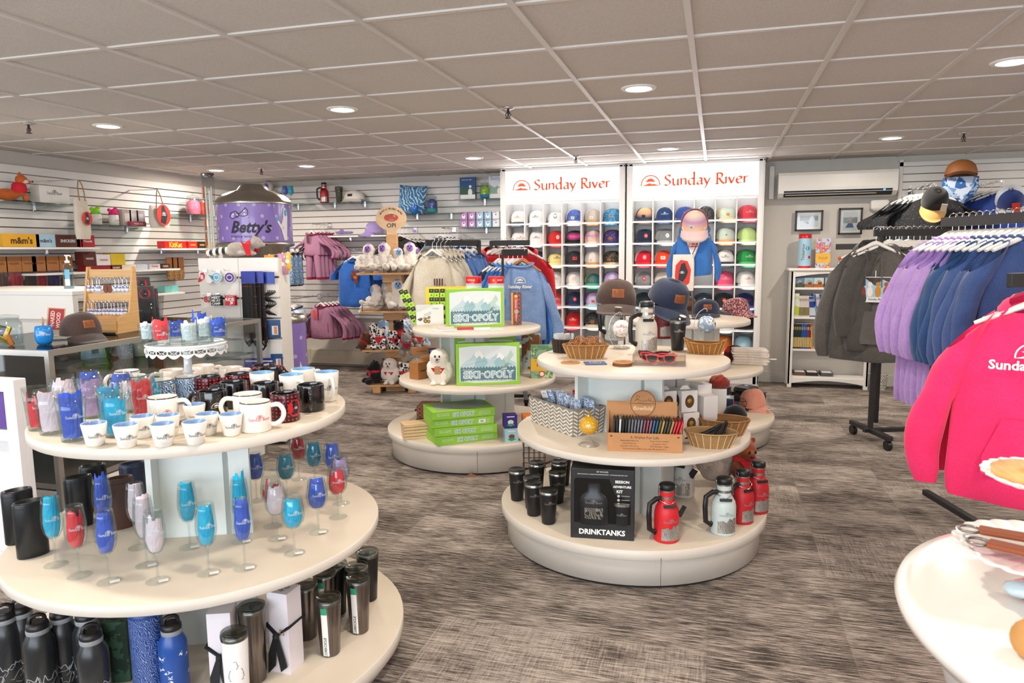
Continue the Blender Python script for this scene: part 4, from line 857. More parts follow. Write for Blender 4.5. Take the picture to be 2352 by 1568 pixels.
b.flat(([(.28, -.16), (.32, -.16), (.34, .05), (.33, .12), (.30, .14), (.28, .12), (.275, .04), (.25, -.02), (.22, .02), (.205, .01), (.25, -.06)], [[0, 1, 2, 3, 4, 5, 6, 7, 8, 9, 10]]), f2, 2); b.flat(disc2d(.018, 12, .207, .03), f2, 3); b.flat(disc2d(.024, 14, .315, .09, 1.3), f2, 3)
mk('wrap_print', b, [mat('#c3b3e6', .4), mat('#2d2440', .5), mat('#f4f1f6', .5), mat('#5bb3dc', .5)], t)
mk('pedestal_core', B().lathe([(.17, 0), (.17, zb-.15)], 40), mat('#8f78c6', .4), t)
# purple body post with swirls (lower column seen right of the lanyards) and its bin
p = at(664, 860, z=.0); q = at(664, 760, d=5.9)
t = th('waste_bin', 'purple polka dot column bin with galvanised rim below the lanyards', 'bin', (q.x, q.y, 0), face(q)); rr = .135; z1 = at(664, 722, d=5.9).z
mk('bin_body', B().lathe([(rr, 0), (rr, z1-.04)], 40), PUR, t); mk('galvanised_rim', B().lathe([(rr+.004, z1-.06), (rr+.010, z1-.05), (rr+.012, z1), (rr-.01, z1), (rr-.012, z1-.04)], 40, c0=False, c1=False), GALV, t)
b = B(); f_ = cyl(rr, 0, .001)
for row, off in ((.15, 0), (.30, .07), (.45, 0), (.60, .07), (.75, 0)):
    for i in range(-2, 3): b.flat(disc2d(.0165, 14, i*.13+off-.03, row), f_, 0)
b.flat(([(.03, .40), (.07, .47), (.08, .56), (.10, .50), (.13, .46), (.12, .38), (.10, .30), (.07, .34)], [[0, 1, 2, 3, 4, 5, 6, 7]]), cyl(rr, 0, .002), 1)
mk('wrap_print', b, [mat('#c3b3e6', .4), mat('#f2f0f4', .4)], t)
# clear tube tower
p = at(487, 570, d=5.5); t = th('clear_tube_display', 'tall clear plastic tube with dark cap beside the purple dispenser', 'tube', (p.x, p.y, 0)); zt_ = at(487, 400, d=5.5).z
mk('tube_wall', B().lathe([(.046, 1.1), (.046, zt_-.03), (.043, zt_-.03), (.043, 1.1)], 28, c0=False, c1=False), ACRY, t); mk('end_cap', B().lathe([(.047, zt_-.035), (.048, zt_-.03), (.048, zt_-.002), (.045, zt_)], 28), mat('#55504c', .3, metal=.6), t)
b = B(); [b.box((-.046, 0, zt_-.14-.12*i), (.004, .02, .09)) for i in range(5)]; mk('orange_stripe', b, mat('#e8742c', .4), t)
b = B(); [b.tube([(.02*cos(i*1.3), .02*sin(i*1.3), 1.1), (.022*cos(i*1.3+.4), .022*sin(i*1.3+.4), zt_-.1-.03*(i % 3))], .0045, 6) for i in range(6)]; mk('inner_rods', b, mat('#d6d3cf', .2, 'gloss'), t)
mk('tube_base', B().lathe([(.06, 0), (.06, 1.1)], 28), WHITE, t)

# ================================================================ slatwall lanyard tower
p = at(549, 592, d=5.2); q = at(455, 592, d=5.2); e = at(637, 590, d=5.2); TW = (p.x, p.y); L1 = (V(q)-V(p)).length; L2 = (V(e)-V(p)).length
t = th('slatwall_tower', 'white slatwall tower hung with lanyards and stickers under the plush raccoon', 'display tower', (p.x, p.y, 0), R_(16)); ztw = p.z
sl = slat_bm(-L1, 0, .35, ztw, .150, .135, .018); mk('front_slats', sl, [SLATW, GROOVE], t, (0, 0, 0), (0, 0, R_(-5)))
sl = slat_bm(0, L2, .35, ztw, .150, .135, .018); mk('right_slats', sl, [SLATW, GROOVE], t, (0, 0, 0), (0, 0, R_(4)))
mk('tower_core', B().box((0, .16, (ztw+.02)/2+.0), (L1+L2-.04, .28, ztw-.03)), SLATW, t); mk('corner_post', B().box((0, -.018, ztw/2+.17), (.014, .012, ztw-.34)), mat('#b9b4ae', .4), t)
TWM = MX.Translation((p.x, p.y, 0)) @ MX.Rotation(R_(16), 4, 'Z')
def tw(x, y, z): return TWM @ V((x, y, z))
def twp(px, py, dy=-.04):     # point on a plane just in front of the tower's front
    n = TWM.to_3x3() @ V((0, 1, 0)); o_ = tw(0, dy, 0); v = CR*((px-1176)/FPX)-CU*((py-784)/FPX)+CF; s_ = (o_-CAM).dot(n)/v.dot(n); return CAM+v*s_
for i, (px, n_) in enumerate(((568, 7), (590, 6), (613, 5))):
    for k in range(n_):
        a = twp(px-9+k*3.4 if i < 2 else px-8+k*4, 622, -.03-.018*k); 
        if i < 2:
            t = th('lanyard', 'black lanyard with red specks on %s peg, %s' % (['left', 'middle'][i], ['rearmost', 'second from back', 'third from back', 'fourth', 'third from front', 'second from front', 'frontmost'][k]), 'lanyard', a, R_(16)+random.uniform(-.3, .3), 'black lanyards on the tower')
            ln = .54+random.uniform(-.03, .03); b = B(); b.tube([(-.012, 0, -.09), (-.016, 0, -.3), (-.020, .0, -ln+.03), (0, 0, -ln), (.020, 0, -ln+.03), (.016, 0, -.3), (.012, 0, -.09)], .0075, 6, flat=.25); mk('strap', b, mat('#1b191c', .8, 'spots', c2='#d03a44', s=48, th=.16), t)
            mk('header_card', B().box((0, 0, -.045), (.04, .002, .085), .0005), mat('#2b3aa0', .4), t); mk('wire_loop', B().tube([(0, 0, 0), (-.012, .002, -.03), (-.012, .002, -.11), (.012, .002, -.11), (.012, .002, -.03)], .0012, 5, closed=True), CHROME, t)
        else:
            t = th('eyewear_strap', 'black coiled eyewear strap on the right peg, %s' % ['rearmost', 'second', 'middle', 'fourth', 'frontmost'][k], 'strap', a, R_(16), 'eyewear straps on the tower')
            b = B(); b.tube([(.022*cos(q_*.8)+.01*sin(q_), .012*sin(q_*1.3), -.14-.012*q_) for q_ in range(16)], .004, 5); mk('coil_cord', b, BLACK, t); mk('header_card', B().box((0, 0, -.05), (.055, .002, .085), .0005), mat('#2c46a8', .4), t); mk('wire_loop', B().tube([(0, 0, 0), (-.025, .002, -.02), (-.028, .002, -.10), (.028, .002, -.10), (.025, .002, -.02)], .0012, 5, closed=True), CHROME, t)
STK = [(463, 638, 'red trail sign sticker numbered 8', '#c8283c', 'maine8'), (482, 640, 'aqua river shaped sticker', '#5aaec4', 'river'), (497, 637, 'round light blue smiling face sticker', '#8cc9e8', 'face'), (527, 637, 'round purple smiling face sticker', '#5a3596', 'face'),
       (473, 687, 'red and white number 8 sticker', '#c8283c', '8'), (496, 690, 'black MEET ME AT CAMP sticker', '#2a2628', 'camp'), (528, 690, 'red RIDE J8 sticker', '#c8283c', 'ride'), (531, 742, 'red number 6 sticker', '#c8283c', '6')]
for px, py, lab, c_, kd in STK:
    for k in range(3 if kd not in ('maine8', '6') else 1):
        a = twp(px+k*2.2, py, -.085+.02*k); t = th('die_cut_sticker', lab+' on a peg of the tower'+['', ', behind the front one', ', rearmost of its three'][k], 'sticker', a, R_(16), 'stickers on the tower pegs')
        W_, I_, C_ = LETW, INK, mat(c_, .4); b = B(); ms = [W_, C_, I_]
        if kd == 'face': b.prism([(x*.038, y*.038) for x, y in disc2d(1, 28)[0]], .001); b.flat(disc2d(.034, 28), plane(-.001), 1); b.flat(disc2d(.021, 20), plane(-.0016), 0); b.flat(disc2d(.017, 20, sy=.9), plane(-.002), 1); b.flat(line2d([(-.008, -.004), (0, -.009), (.008, -.004)], .002), plane(-.0026), 2); [b.flat(disc2d(.0025, 8, s_*.006, .004, 1.5), plane(-.0026), 2) for s_ in (-1, 1)]
        elif kd == 'maine8': pts = [(-.03, -.04), (-.005, -.03), (.026, -.005), (.03, .02), (.018, .045), (-.005, .042), (-.012, .01), (-.03, -.01)]; b.prism(pts, .001); b.flat(([(x*.88, y*.88) for x, y in pts], [list(range(8))]), plane(-.001), 1); b.flat(txt('8', h=.032, x=.003, y=.006, bold=.03), plane(-.0016), 0)
        elif kd == 'river': b.prism([(-.03, -.02), (0, -.035), (.03, -.01), (.03, .02), (-.01, .03), (-.035, .03)], .001); b.flat(([(-.035, .028), (-.01, .026), (.01, .0), (.028, -.008), (.028, .018), (.01, .026)], [[0, 1, 2, 3, 4, 5]]), plane(-.001), 1)
        elif kd in '86': b.prism([(x*.017, y*.026) for x, y in disc2d(1, 20)[0]], .001); b.flat(txt(kd, h=.045, bold=.05), plane(-.001), 1); b.flat(txt('JO' if kd == '8' else 'BA', h=.012, x=-.025), plane(-.0016), 2)
        elif kd == 'camp': b.prism([(-.036, -.036), (.036, -.036), (.036, .036), (-.036, .036)], .001, m=2); [b.flat(txt(s_, w=.062, x=0, y=y_, bold=.03), plane(-.001), 0) for s_, y_ in (('MEET', .022), ('ME AT', 0), ('CAMP', -.022))]
        elif kd == 'ride': b.prism([(-.036, -.036), (.036, -.036), (.036, .036), (-.036, .036)], .001, m=1); b.flat(txt('MY OTHER', w=.05, y=.027), plane(-.001), 0); b.flat(txt('RIDE', w=.062, x=0, y=.008, bold=.03), plane(-.001), 0); b.flat(txt('J8', h=.026, x=.01, y=-.018, bold=.04), plane(-.001), 0)
        mk('sticker_face', b, ms, t)
for px, py in ((470, 622), (500, 622), (527, 620), (480, 676), (500, 676), (528, 676), (530, 728)):
    a = twp(px, py, -.02); t = th('peg_hook', 'chrome slatwall peg at the tower front, near pixel row of %s stickers' % {622: 'round', 620: 'purple', 676: 'square', 728: 'number 6'}[py], 'hook', a, R_(16), 'peg hooks on the tower'); t['label'] = 'chrome peg hook on the tower holding the %s stickers' % {622: 'upper row', 620: 'purple face', 676: 'lower row', 728: 'number six'}[py]; mk('peg_wire', B().tube([(0, 0, 0), (0, -.09, -.002), (0, -.10, .01)], .002, 5).box((0, .004, 0), (.03, .004, .02)), CHROME, t)
for i, (px, py, w_, h, c_, n_, nm) in enumerate(((632, 755, .075, .13, '#20467c', 6, 'navy boxed ear bud pack'), (640, 828, .06, .10, '#1c4a80', 3, 'clear blister pack with blue card'))):
    for k in range(n_):
        a = twp(px-k*4, py, -.12+.018*k); carton('hanging_package', nm+' on the tower, %s' % ['frontmost', 'second', 'third', 'fourth', 'fifth', 'rearmost'][k], 'package', (a.x, a.y, a.z-h/2), R_(16), (w_, .010, h), mat(c_, .3), [('f', quad2d(w_*.6, h*.5, 0, -.01), mat('#dfe3ea', .4), 0), ('f', quad2d(w_*.3, h*.42, .005, -.01), mat('#d88a5c', .4), 1)], 'packages hanging on the tower')
for k in range(7):
    a = twp(570+k*9, 838, -.09); carton('blue_notebook', 'royal blue notebook leaning in a row at the tower foot, %s from left' % ['first', 'second', 'third', 'fourth', 'fifth', 'sixth', 'seventh'][k], 'notebook', (a.x, a.y, a.z-.05), R_(16), (.05, .014, .10), mat('#3642b0', .4), [('f', quad2d(.03, .01, 0, .03), LETW, 0)], 'blue notebooks at the tower foot')

# ================================================================ wooden plush tower
pc_ = (-3.20, 6.78); WD = mat('#c99457', .45, 'wood', c2='#dcb07a', sc=(3, 3, 14)); t = th('wooden_plush_stand', 'four-tier wooden stand full of plush toys with a BRING A FRIEND ALONG sign', 'plush stand', (pc_[0], pc_[1], 0), R_(18))
mk('centre_post', B().box((0, 0, .8), (.11, .11, 1.62), .006), WD, t)
for i, (z, w_) in enumerate(((.09, .27), (.455, .31), (.848, .31), (1.232, .335))):
    mk('tray_board', B().box((0, 0, z-.012), (w_*2, w_*1.5, .022), .003), WD, t); mk('collar_block', B().box((0, 0, z-.065), (.2, .2, .085), .006), WD, t)
    rb = B()
    for s_ in (-1, 1): rb.tube([(s_*.06, -w_*.74, z), (s_*.06, -w_*.74, z+.055), (s_*(w_-.02), -w_*.74, z+.055), (s_*(w_-.02), -w_*.74, z)], .003, 5); rb.tube([(s_*(w_-.01), -w_*.6, z), (s_*(w_-.01), -w_*.6, z+.055), (s_*(w_-.01), w_*.6, z+.055), (s_*(w_-.01), w_*.6, z)], .003, 5)
    mk('wire_rail', rb, BLACK, t)
for s_ in (-1, 1): mk('foot_block', B().box((s_*.18, -.08, .035), (.08, .24, .07), .005), WD, t)
b = B(); b.prism([(x*.155, y*.125) for x, y in disc2d(1, 40)[0]], .018); b.prism([(-.055, -.2), (.055, -.2), (.045, -.10), (-.045, -.10)], .016)
sg = mk('oval_sign', b, mat('#d9ae7c', .4, 'wood', c2='#e7c69c', sc=(3, 3, 9)), t, (0, -.02, 1.775))
b = B(); [b.flat(disc2d(r_[0], 24, r_[1], r_[2], r_[3]), plane(-.0105), r_[4]) for r_ in ((.072, 0, .006, .55, 0), (.03, 0, -.018, .4, 1), (.013, -.035, .028, 1.35, 1), (.015, -.012, .042, 1.35, 1), (.015, .013, .042, 1.35, 1), (.013, .036, .028, 1.35, 1))]
s_ = 'BRING A FRIEND ALONG'
for i, ch in enumerate(s_):
    if ch == ' ': continue
    a = R_(152-124*i/(len(s_)-1)); b.flat(rotd(txt(ch, h=.018, bold=.02), a-pi/2, .122*cos(a), .095*sin(a)), plane(-.0105), 2)
b.flat(txt('OPI', w=.09, y=-.072, bold=.01), plane(-.0105), 2); mk('sign_print', b, [mat('#c8402c', .5), mat('#f0d9b8', .5), INK], sg)

# ================================================================ clothes racks
RK = mat('#232224', .5); 
def rack(label, a, b_, z, foot=None, thick=.03, post_at=1., feet=True):
    a = V((a.x, a.y, 0)); b_ = V((b_.x, b_.y, 0)); L_ = (b_-a).length; rz = atan2(b_.y-a.y, b_.x-a.x); t = th('clothes_rack', label, 'clothes rack', a, rz, 'black wheeled clothes racks')
    mk('hang_bar', B().box((L_/2, 0, z-.025), (L_, .022, .05), .003), RK, t)
    for x in ([0.05, L_-.05] if post_at == 1 else [L_*post_at]): mk('upright', B().box((x, 0, z/2+(.04 if feet else -.02)), (thick, thick, z-(.09 if feet else .04)), .003), RK, t)
    for x in (.05, L_-.05) if feet is True else feet:
        mk('base_foot', B().box((x, 0, .09), (.04, .52, .035), .004), RK, t)
        for s_ in (-1, 1): mk('caster_wheel', B().prism([(x_*.036, y_*.036+.036) for x_, y_ in disc2d(1, 18)[0]], .03, ax='x', off=x).box((x, 0, .07), (.02, .03, .02)), BLACK, t, (0, s_*.23, 0))
    if feet: mk('base_bar', B().box((L_/2, 0, .09), (L_, .035, .03), .003), RK, t); return t
# ================================================================ nearest left table: mugs and glasses
W0, MG = G('#f3efe8'), mat('#0f0f11', .12, 'gloss')
for px, py, w_ in ((220, 1027, 'leftmost of the front row'), (293, 1031, 'second of the front row'), (377, 1029, 'third of the front row'), (450, 1024, 'front row, below the cake stand'), (330, 1009, 'behind the second and third front cups'), (389, 1006, 'behind the third front cup'), (478, 1003, 'with handle side turned, left of the rightmost one'), (533, 1004, 'rightmost, beside the white enamel mug'), (449, 978, 'rearmost, under the cake stand stem')):
    mug('white tapered espresso cup with blue inside, '+w_, px, py, W0, '#86a9d4', None, .034, .066, None, 'sun', '#2b2d35', .010, group='white espresso cups with blue inside', cat='cup')
EN = dict(r=.0455, h=.092)
mug('white enamel mug with red logo and right handle, front right', 590, 996, W0, '#f3efe8', '#26262a', ha=-8, pc='#d2453c', **EN)
mug('white enamel mug with left handle behind the front red logo mug', 572, 974, W0, '#f3efe8', '#26262a', ha=172, pc='#2b2d35', **EN)
mug('white enamel mug with faint red logo behind the small cups', 378, 982, W0, '#f3efe8', '#26262a', ha=-20, pc='#d2453c', **EN)
mug('black enamel mug with big white sun badge', 491, 965, MG, '#0b0b0c', None, ha=150, prt='big', pc='#e9e5dc', **EN)
PL = mat('#0f0e10', .15, 'plaid', c2='#0f0e10', c3='#0f0e10', s=1)
PLD = mat('#161214', .2, 'plaid', c2='#c42130', c3='#141013', s=82)
mug('black and red plaid mug with red moose circle, front', 657, 972, PLD, '#0b0b0c', None, ha=60, prt='moose', pc='#f0ece4', **EN)
mug('glossy black mug with its handle facing the camera', 716, 948, MG, '#0b0b0c', None, ha=-92, prt=None, **EN)
mug('glossy black mug behind the plaid moose mug', 612, 944, MG, '#0b0b0c', None, ha=20, prt=None, **EN)
mug('glossy black mug left of two others in the middle row', 539, 940, MG, '#0b0b0c', None, ha=170, prt=None, **EN)
mug('plaid mug just right of the cake stand stem', 480, 925, PLD, '#0b0b0c', None, ha=-20, prt='moose', pc='#f0ece4', **EN)
mug('plaid mug left of the blue lined white mugs', 549, 917, PLD, '#0b0b0c', None, ha=-50, prt=None, **EN)
mug('plaid mug in the back row near the purple bin', 609, 893, PLD, '#0b0b0c', None, ha=10, prt=None, **EN)
mug('black mug in the back row, one in front of the plaid', 624, 903, MG, '#0b0b0c', None, ha=-30, prt=None, **EN)
for px, py, w_, ha in ((753, 924, 'rightmost, tall at the table edge', -75), (673, 932, 'second from the right', -60), (605, 926, 'left of the blue lined three', -70), (699, 915, 'rearmost of the blue lined ones', 30)):
    mug('tall white tapered mug with light blue inside, '+w_, px, py, W0, '#7fb4dc', None, .044, .108, ha, 'sun', '#2b2d35', .009)
CRM = G('#efe4d8')
for px, py, w_, ha in ((468, 887, 'directly behind the cake stand stem', 10), (533, 893, 'back row, left of two', 175), (552, 899, 'back row, right of two', 20), (398, 899, 'back row left of the stem', 190)):
    mug('cream cafe mug, '+w_, px, py, CRM, '#efe4d8', None, .046, .082, ha, None)
BLM = mat('#3c6da0', .15, 'scratch', c2='#e4eef4', s=50, th=.75)
for px, py, w_, c_ in ((372, 934, 'blue mountain scene mug with white inside behind the tumblers', BLM), (311, 922, 'white rimmed mug behind the glasses, right of two', W0), (296, 908, 'white rimmed mug behind the glasses, left of two', W0), (436, 925, 'white rimmed blue mug half hidden by the stem', BLM)):
    mug(w_, px, py, c_, '#f3efe8', '#26262a', ha=200, prt=None, **EN)
for i, (px, py, rz) in enumerate(((365, 868, .3), (392, 862, -.4))): carton('coaster_pack', 'dark coaster pack lying at the far side of the mug table, '+['left', 'right'][i], 'coasters', on(px, py, ZL[0]), rz, (.10, .10, .018), mat('#26242a', .4), [('t', sc2(sun2d(), .03, 0, -.01), mat('#c9b48a', .4), 0)], 'dark coaster packs')
# cake stand with lace skirt
p = on(437, 912, ZL[0], .0); t = th('cake_stand', 'white metal cake stand with lace skirt holding tissue filled glasses', 'cake stand', p, face(p)); zp = .203
mk('pedestal', B().lathe([(.055, 0), (.057, .004), (.05, .012), (.026, .018), (.018, .026), (.024, .034), (.034, .05), (.036, .062), (.030, .078), (.018, .088), (.015, .094), (.022, .099), (.015, .105), (.014, .16), (.022, .185), (.028, zp-.004)], 32), G('#e9edf0'), t)
rp = .142; mk('plate', B().lathe([(rp-.008, zp-.004), (rp, zp-.002), (rp+.001, zp+.006), (rp-.004, zp+.008), (rp-.008, zp+.002), (.001, zp+.002)], 72, c1=False), G('#eef1f3'), t)
b = B(); n = 160
for sgm in range(20):      # lace scallops: hoops, drops and a pierced band
    a0 = 2*pi*sgm/20; P3 = lambda u, z, o=0: ((rp+o)*cos(a0+u/rp), (rp+o)*sin(a0+u/rp), zp-z); hw = pi*rp/20
    out = [P3(u, .004) for u in (-hw, 0, hw)]; sc = [P3(hw*(1-2*i/10), .024+.013*sin(pi*i/10)) for i in range(11)]; inn = [P3(hw*(1-2*i/10), .019+.004*sin(pi*i/10)) for i in range(11)]
    b.add(sc+inn, [[i, i+1, 12+i, 11+i] for i in range(10)]); 
    b.add([P3(-hw, .002), P3(hw, .002), P3(hw, .008), P3(-hw, .008)], [[0, 1, 2, 3]])
    for s_ in (-1, 1): b.tube([P3(s_*hw, .007), P3(s_*hw*.55, .010), P3(s_*hw*.25, .015), P3(s_*hw*.5, .020)], .0014, 4); b.tube([P3(s_*hw*.95, .008), P3(s_*hw*.95, .022)], .0016, 4)
    b.tube([P3(0, .013, 0), P3(hw*.3, .018), P3(0, .021), P3(-hw*.3, .018)], .0012, 4, closed=True)
mk('lace_skirt', b, G('#e9edf0'), t)
zt_ = ZL[0]+zp+.003
for i, (px, py, c_, w_, u_) in enumerate(((343, 795, 'white', 'far left on the lace cake stand', .02), (372, 798, 'coral red', 'on the lace cake stand', .035), (408, 789, 'blue', 'left of the pale one on the cake stand', .015), (436, 797, 'white', 'front middle of the cake stand', .022), (461, 783, 'blue', 'rearmost with tall tissue on the cake stand', .05), (473, 789, 'white', 'behind the right one on the cake stand', .03), (503, 789, 'blue', 'far right on the cake stand', .04))):
    stem('rocks_glass', px, py-4, c_, w_, z=zt_, up=u_, lo=.01, sc=.9, group='glasses on the lace cake stand')
# glasses on the left of the top tier
for k_, px, py, c_, w_, u_ in (('pint_glass', 93, 990, 'red', 'leftmost at the table edge', -.05), ('pint_glass', 120, 1000, 'pink', 'second from left', -.01), ('pint_glass', 170, 1016, 'blue', 'front left beside the small cups', .012), ('pint_glass', 270, 1006, 'cyan', 'behind the second espresso cup', -.03),
    ('pint_glass', 256, 985, 'cyan', 'behind the front cyan one', -.02), ('pint_glass', 330, 965, 'red', 'just behind the faint red logo mug', -.015), ('stemless_glass', 150, 938, 'pink', 'leftmost stemless', -.02), ('stemless_glass', 209, 926, 'blue', 'behind the lilac one', -.0), ('stemless_glass', 283, 930, 'blue', 'rightmost stemless', -.004), ('pint_glass', 215, 962, 'lilac', 'in the centre of the glass group', -.02), ('stemless_glass', 304, 948, 'pink', 'left of the mountain mug', -.01), ('pint_glass', 352, 948, 'cyan', 'beside the mountain scene mug', -.07)):
    stem(k_, px, py, c_, w_, z=ZL[0], up=u_, r=.03)
# middle tier: flutes and wine glasses
for i, (px, py, c_, w_, u_, tg) in enumerate(((128.6, 1297, 'cyan', 'leftmost in front of the black canister', .012, 0), (183, 1322, 'red', 'second from the left', -.03, 0), (251, 1336, 'blue', 'third of the front row', .0, 1), (363, 1334, 'pink', 'fourth of the front row', -.035, 1), (338, 1298, 'pink', 'just behind the fourth front one', .02, 1), (320, 1257, 'pink', 'in third depth behind two pink ones', .01, 0), (437, 1256, 'cyan', 'against the column', .012, 1), (480, 1316, 'cyan', 'fifth of the front row', .0, 1), (556, 1243, 'cyan', 'behind the right blue one', .035, 1), (563, 1304, 'blue', 'sixth of the front row', .008, 1), (243, 1240, 'blue', 'rear left beside the brown canister', .03, 0))):
    stem('champagne_flute', px, py, c_, w_, up=u_, tag_=tg)
for px, py, c_, w_, u_, tg in ((638, 1237, 'pink', 'nearest the column', -.01, 1), (627, 1208, 'red', 'behind the pink one', -.06, 0), (677, 1270, 'cyan', 'frontmost of the wine glasses', -.01, 1), (732, 1222, 'blue', 'right of the cyan one', .012, 1), (777, 1187, 'red', 'near the right rim', -.03, 0), (784, 1156, 'lilac', 'right rim behind the red one', -.02, 0), (687, 1100, 'dark red', 'rear under the top tier', -.02, 0), (724, 1118, 'teal', 'rear right under the top tier', .0, 0), (766, 1122, 'blue', 'rear near the right rim', .0, 0), (660, 1150, 'teal', 'middle rear behind the red one', -.01, 0), (590, 1150, 'blue', 'rear left by the column edge', 0, 0)):
    stem('wine_glass', px, py, c_, w_, up=u_, tag_=tg, sc=.93)
def canister(label, p, rz, col, h=.18, oval=.6, r=.045, txt_=None):
    t = th('bottle_canister', label, 'canister', p, rz, 'oval insulated canisters on the nearest table'); mk('canister_body', B().lathe([(r-.003, 0), (r, .004), (r, h-.006), (r-.002, h), (r-.007, h), (r-.008, h-.02), (.001, h-.022)], 32, c1=False, sy=oval), col, t); mk('seam_ring', B().lathe([(r+.0005, h-.016), (r+.0005, h-.018)], 32, c0=False, c1=False, sy=oval), BLACK, t)
    if txt_: b = B(); tx = text2d(txt_, .02); b.flat(([(-y*.008, x*.008+.05) for x, y in tx[0]], tx[1]), lambda u, v: (.028+u, -r*oval*sqrt(1-((.028+u)/r)**2)-.001, v)); mk('side_lettering', b, mat('#cfc8bc', .5), t)
    return t
BK2 = mat('#191b1e', .3); p = on(78, 1282, ZL[1], .03); canister('front black oval canister at the left end of the glass tier', p, face(p)+.2, BK2)
p = on(50, 1250, ZL[1], .03); canister('black oval canister just behind the front left one', p, face(p)+.2, BK2)
p = on(283, 1216, ZL[1], .03); canister('brown oval canister with vertical lettering behind the blue flute', p, face(p)+.2, mat('#4b3029', .4), txt_='CORKCICLE')
p = on(188, 1212, ZL[1], .03); canister('black oval canister behind the red flute', p, face(p)+.1, BK2); p = on(222, 1180, ZL[1], .03); canister('black oval canister behind the brown one', p, face(p)+.1, BK2); p = on(312, 1175, ZL[1], .03); canister('dark navy oval canister behind the pink flutes', p, face(p)+.1, mat('#26304a', .3))
# bottom tier: bottles and tumblers (placed by their tops)
def top_at(px, py, h, z=ZL[2]): p = at(px, py, z=z+h); return V((p.x, p.y, z))
GM = mat('#6b6461', .28, 'steel', c2='#8d8682', s=3)
for px, py, h, lab, col in ((753, 1366, .205, 'gunmetal tumbler with clear lid and paper sticker, frontmost', GM), (821, 1322, .205, 'gunmetal tumbler with clear lid and sticker, right of the front one', GM), (818, 1296, .205, 'gunmetal tumbler behind the second sticker one', GM), (843, 1262, .20, 'black tumbler with clear lid at the right rim', mat('#1c1b1d', .35)), (700, 1338, .20, 'gunmetal tumbler beside the white ribbon box', GM), (746, 1310, .20, 'gunmetal tumbler deep behind the front sticker one', GM), (770, 1290, .20, 'black tumbler deepest under the shelf', mat('#1c1b1d', .35))):
    p = top_at(px, py, h); tumbler(label=lab, p=p, rz=face(p), col=col, h=h-.012, r0=.032, r1=.042, group='tumblers with clear lids on the lowest tier', lid='clear', logo=False, sticker='sticker' in lab)
def bottle(label, p, rz, col, h=.25, r=.037, prt=None, band='#8f9296'):
    t = th('water_bottle', label, 'bottle', p, rz, 'insulated water bottles on the lowest tier'); s_ = h-.045
    mk('bottle_body', B().lathe([(r-.003, 0), (r, .004), (r, s_-.045), (r*.96, s_-.025), (r*.72, s_-.004), (r*.68, s_)], 32), col, t)
    mk('grey_collar', B().lathe([(r*.71, s_), (r*.73, s_+.003), (r*.73, s_+.012), (r*.7, s_+.014)], 32), mat(band, .5), t)
    mk('screw_cap', B().lathe([(r*.70, s_+.013), (r*.72, s_+.018), (r*.68, s_+.030), (r*.5, s_+.034)], 28), BLACK, t)
    mk('carry_loop', B().tube(spl([(-r*.45, 0, s_+.03), (-r*.4, 0, s_+.048), (0, 0, s_+.055), (r*.4, 0, s_+.048), (r*.45, 0, s_+.03)], 3), .006, 6, flat=1.5), BLACK, t)
    if prt: mk('etched_print', prt, [mat('#c9cdd2', .5)], t)
    return t
def mt_print(r, seed, h=.10):
    b = B(); rd = random.Random(seed)
    for k in range(9):
        u = -.05+k*.0125; pts = [(u, .04+.03*rd.random())]; 
        for j in range(6): pts.append((pts[-1][0]+rd.uniform(-.004, .010), pts[-1][1]+rd.uniform(-.012, .016)))
        b.flat(line2d(pts, .0009), cyl(r, 0, .0006))
    n = 16; b.flat(line2d([(-.05+.1*i/n, h*.95+.012*rd.uniform(-1, 1)) for i in range(n+1)], .0014), cyl(r, 0, .0006)); return b
BKB = mat('#26282b', .3)
for i, (px, py, h, lab) in enumerate(((84, 1418, .27, 'black mountain etched bottle, second from left in front'), (207, 1440, .255, 'black etched bottle in front left of the blue one'), (8, 1395, .27, 'black etched bottle cut by the left edge'), (138, 1392, .27, 'black etched bottle behind the front pair'), (45, 1382, .27, 'black etched bottle in the shade at far left'), (196, 1396, .265, 'black etched bottle deepest in the dark row'))):
    p = top_at(px, py, h); bottle(lab, p, face(p), BKB, h, .043, mt_print(.043, i))
p = top_at(392, 1420, .25); t = bottle('royal blue bottle etched with stars and the word SKY', p, face(p), mat('#1f4d9c', .3), .25, .041)
b = B(); tx = text2d('SKY', .01, sp=1.6); b.flat(([(-y*.013-.012, x*.013+.085) for x, y in tx[0]], tx[1]), cyl(.041, 0, .0006)); rd = random.Random(3)
for k in range(16): x, y = rd.uniform(-.05, .05), rd.uniform(.02, .16); b.flat(line2d([(x, y), (x+rd.uniform(-.01, .01), y+rd.uniform(-.01, .01))], .001), cyl(.041, 0, .0006)); b.flat(rotd(([(0, .005), (.002, .0), (.005, -.004), (-.005, -.004), (-.002, 0)], [[0, 1, 2, 3, 4]]), rd.random()*3, x, y), cyl(.041, 0, .0007))
mk('etched_print', b, mat('#dbe4f0', .5), t)
p = top_at(333, 1408, .26); t = th('tall_canister', 'tall royal blue speckled canister behind the blue bottle', 'canister', p, face(p)); mk('canister_body', B().lathe([(.045, 0), (.047, .004), (.047, .26)], 32), mat('#1c3f86', .4, 'scratch', c2='#a9bddc', s=60, th=.93), t); mk('lid_cap', B().lathe([(.047, .26), (.047, .275), (.04, .28)], 32), mat('#1c3f86', .4), t)
p = top_at(537, 1446, .24); t = tumbler('white slim tumbler with drawn gondola and clear lid', p, face(p), mat('#f0eeee', .4), .228, .033, .038, 'tumblers with clear lids on the lowest tier', 'clear', False)
b = B(); 
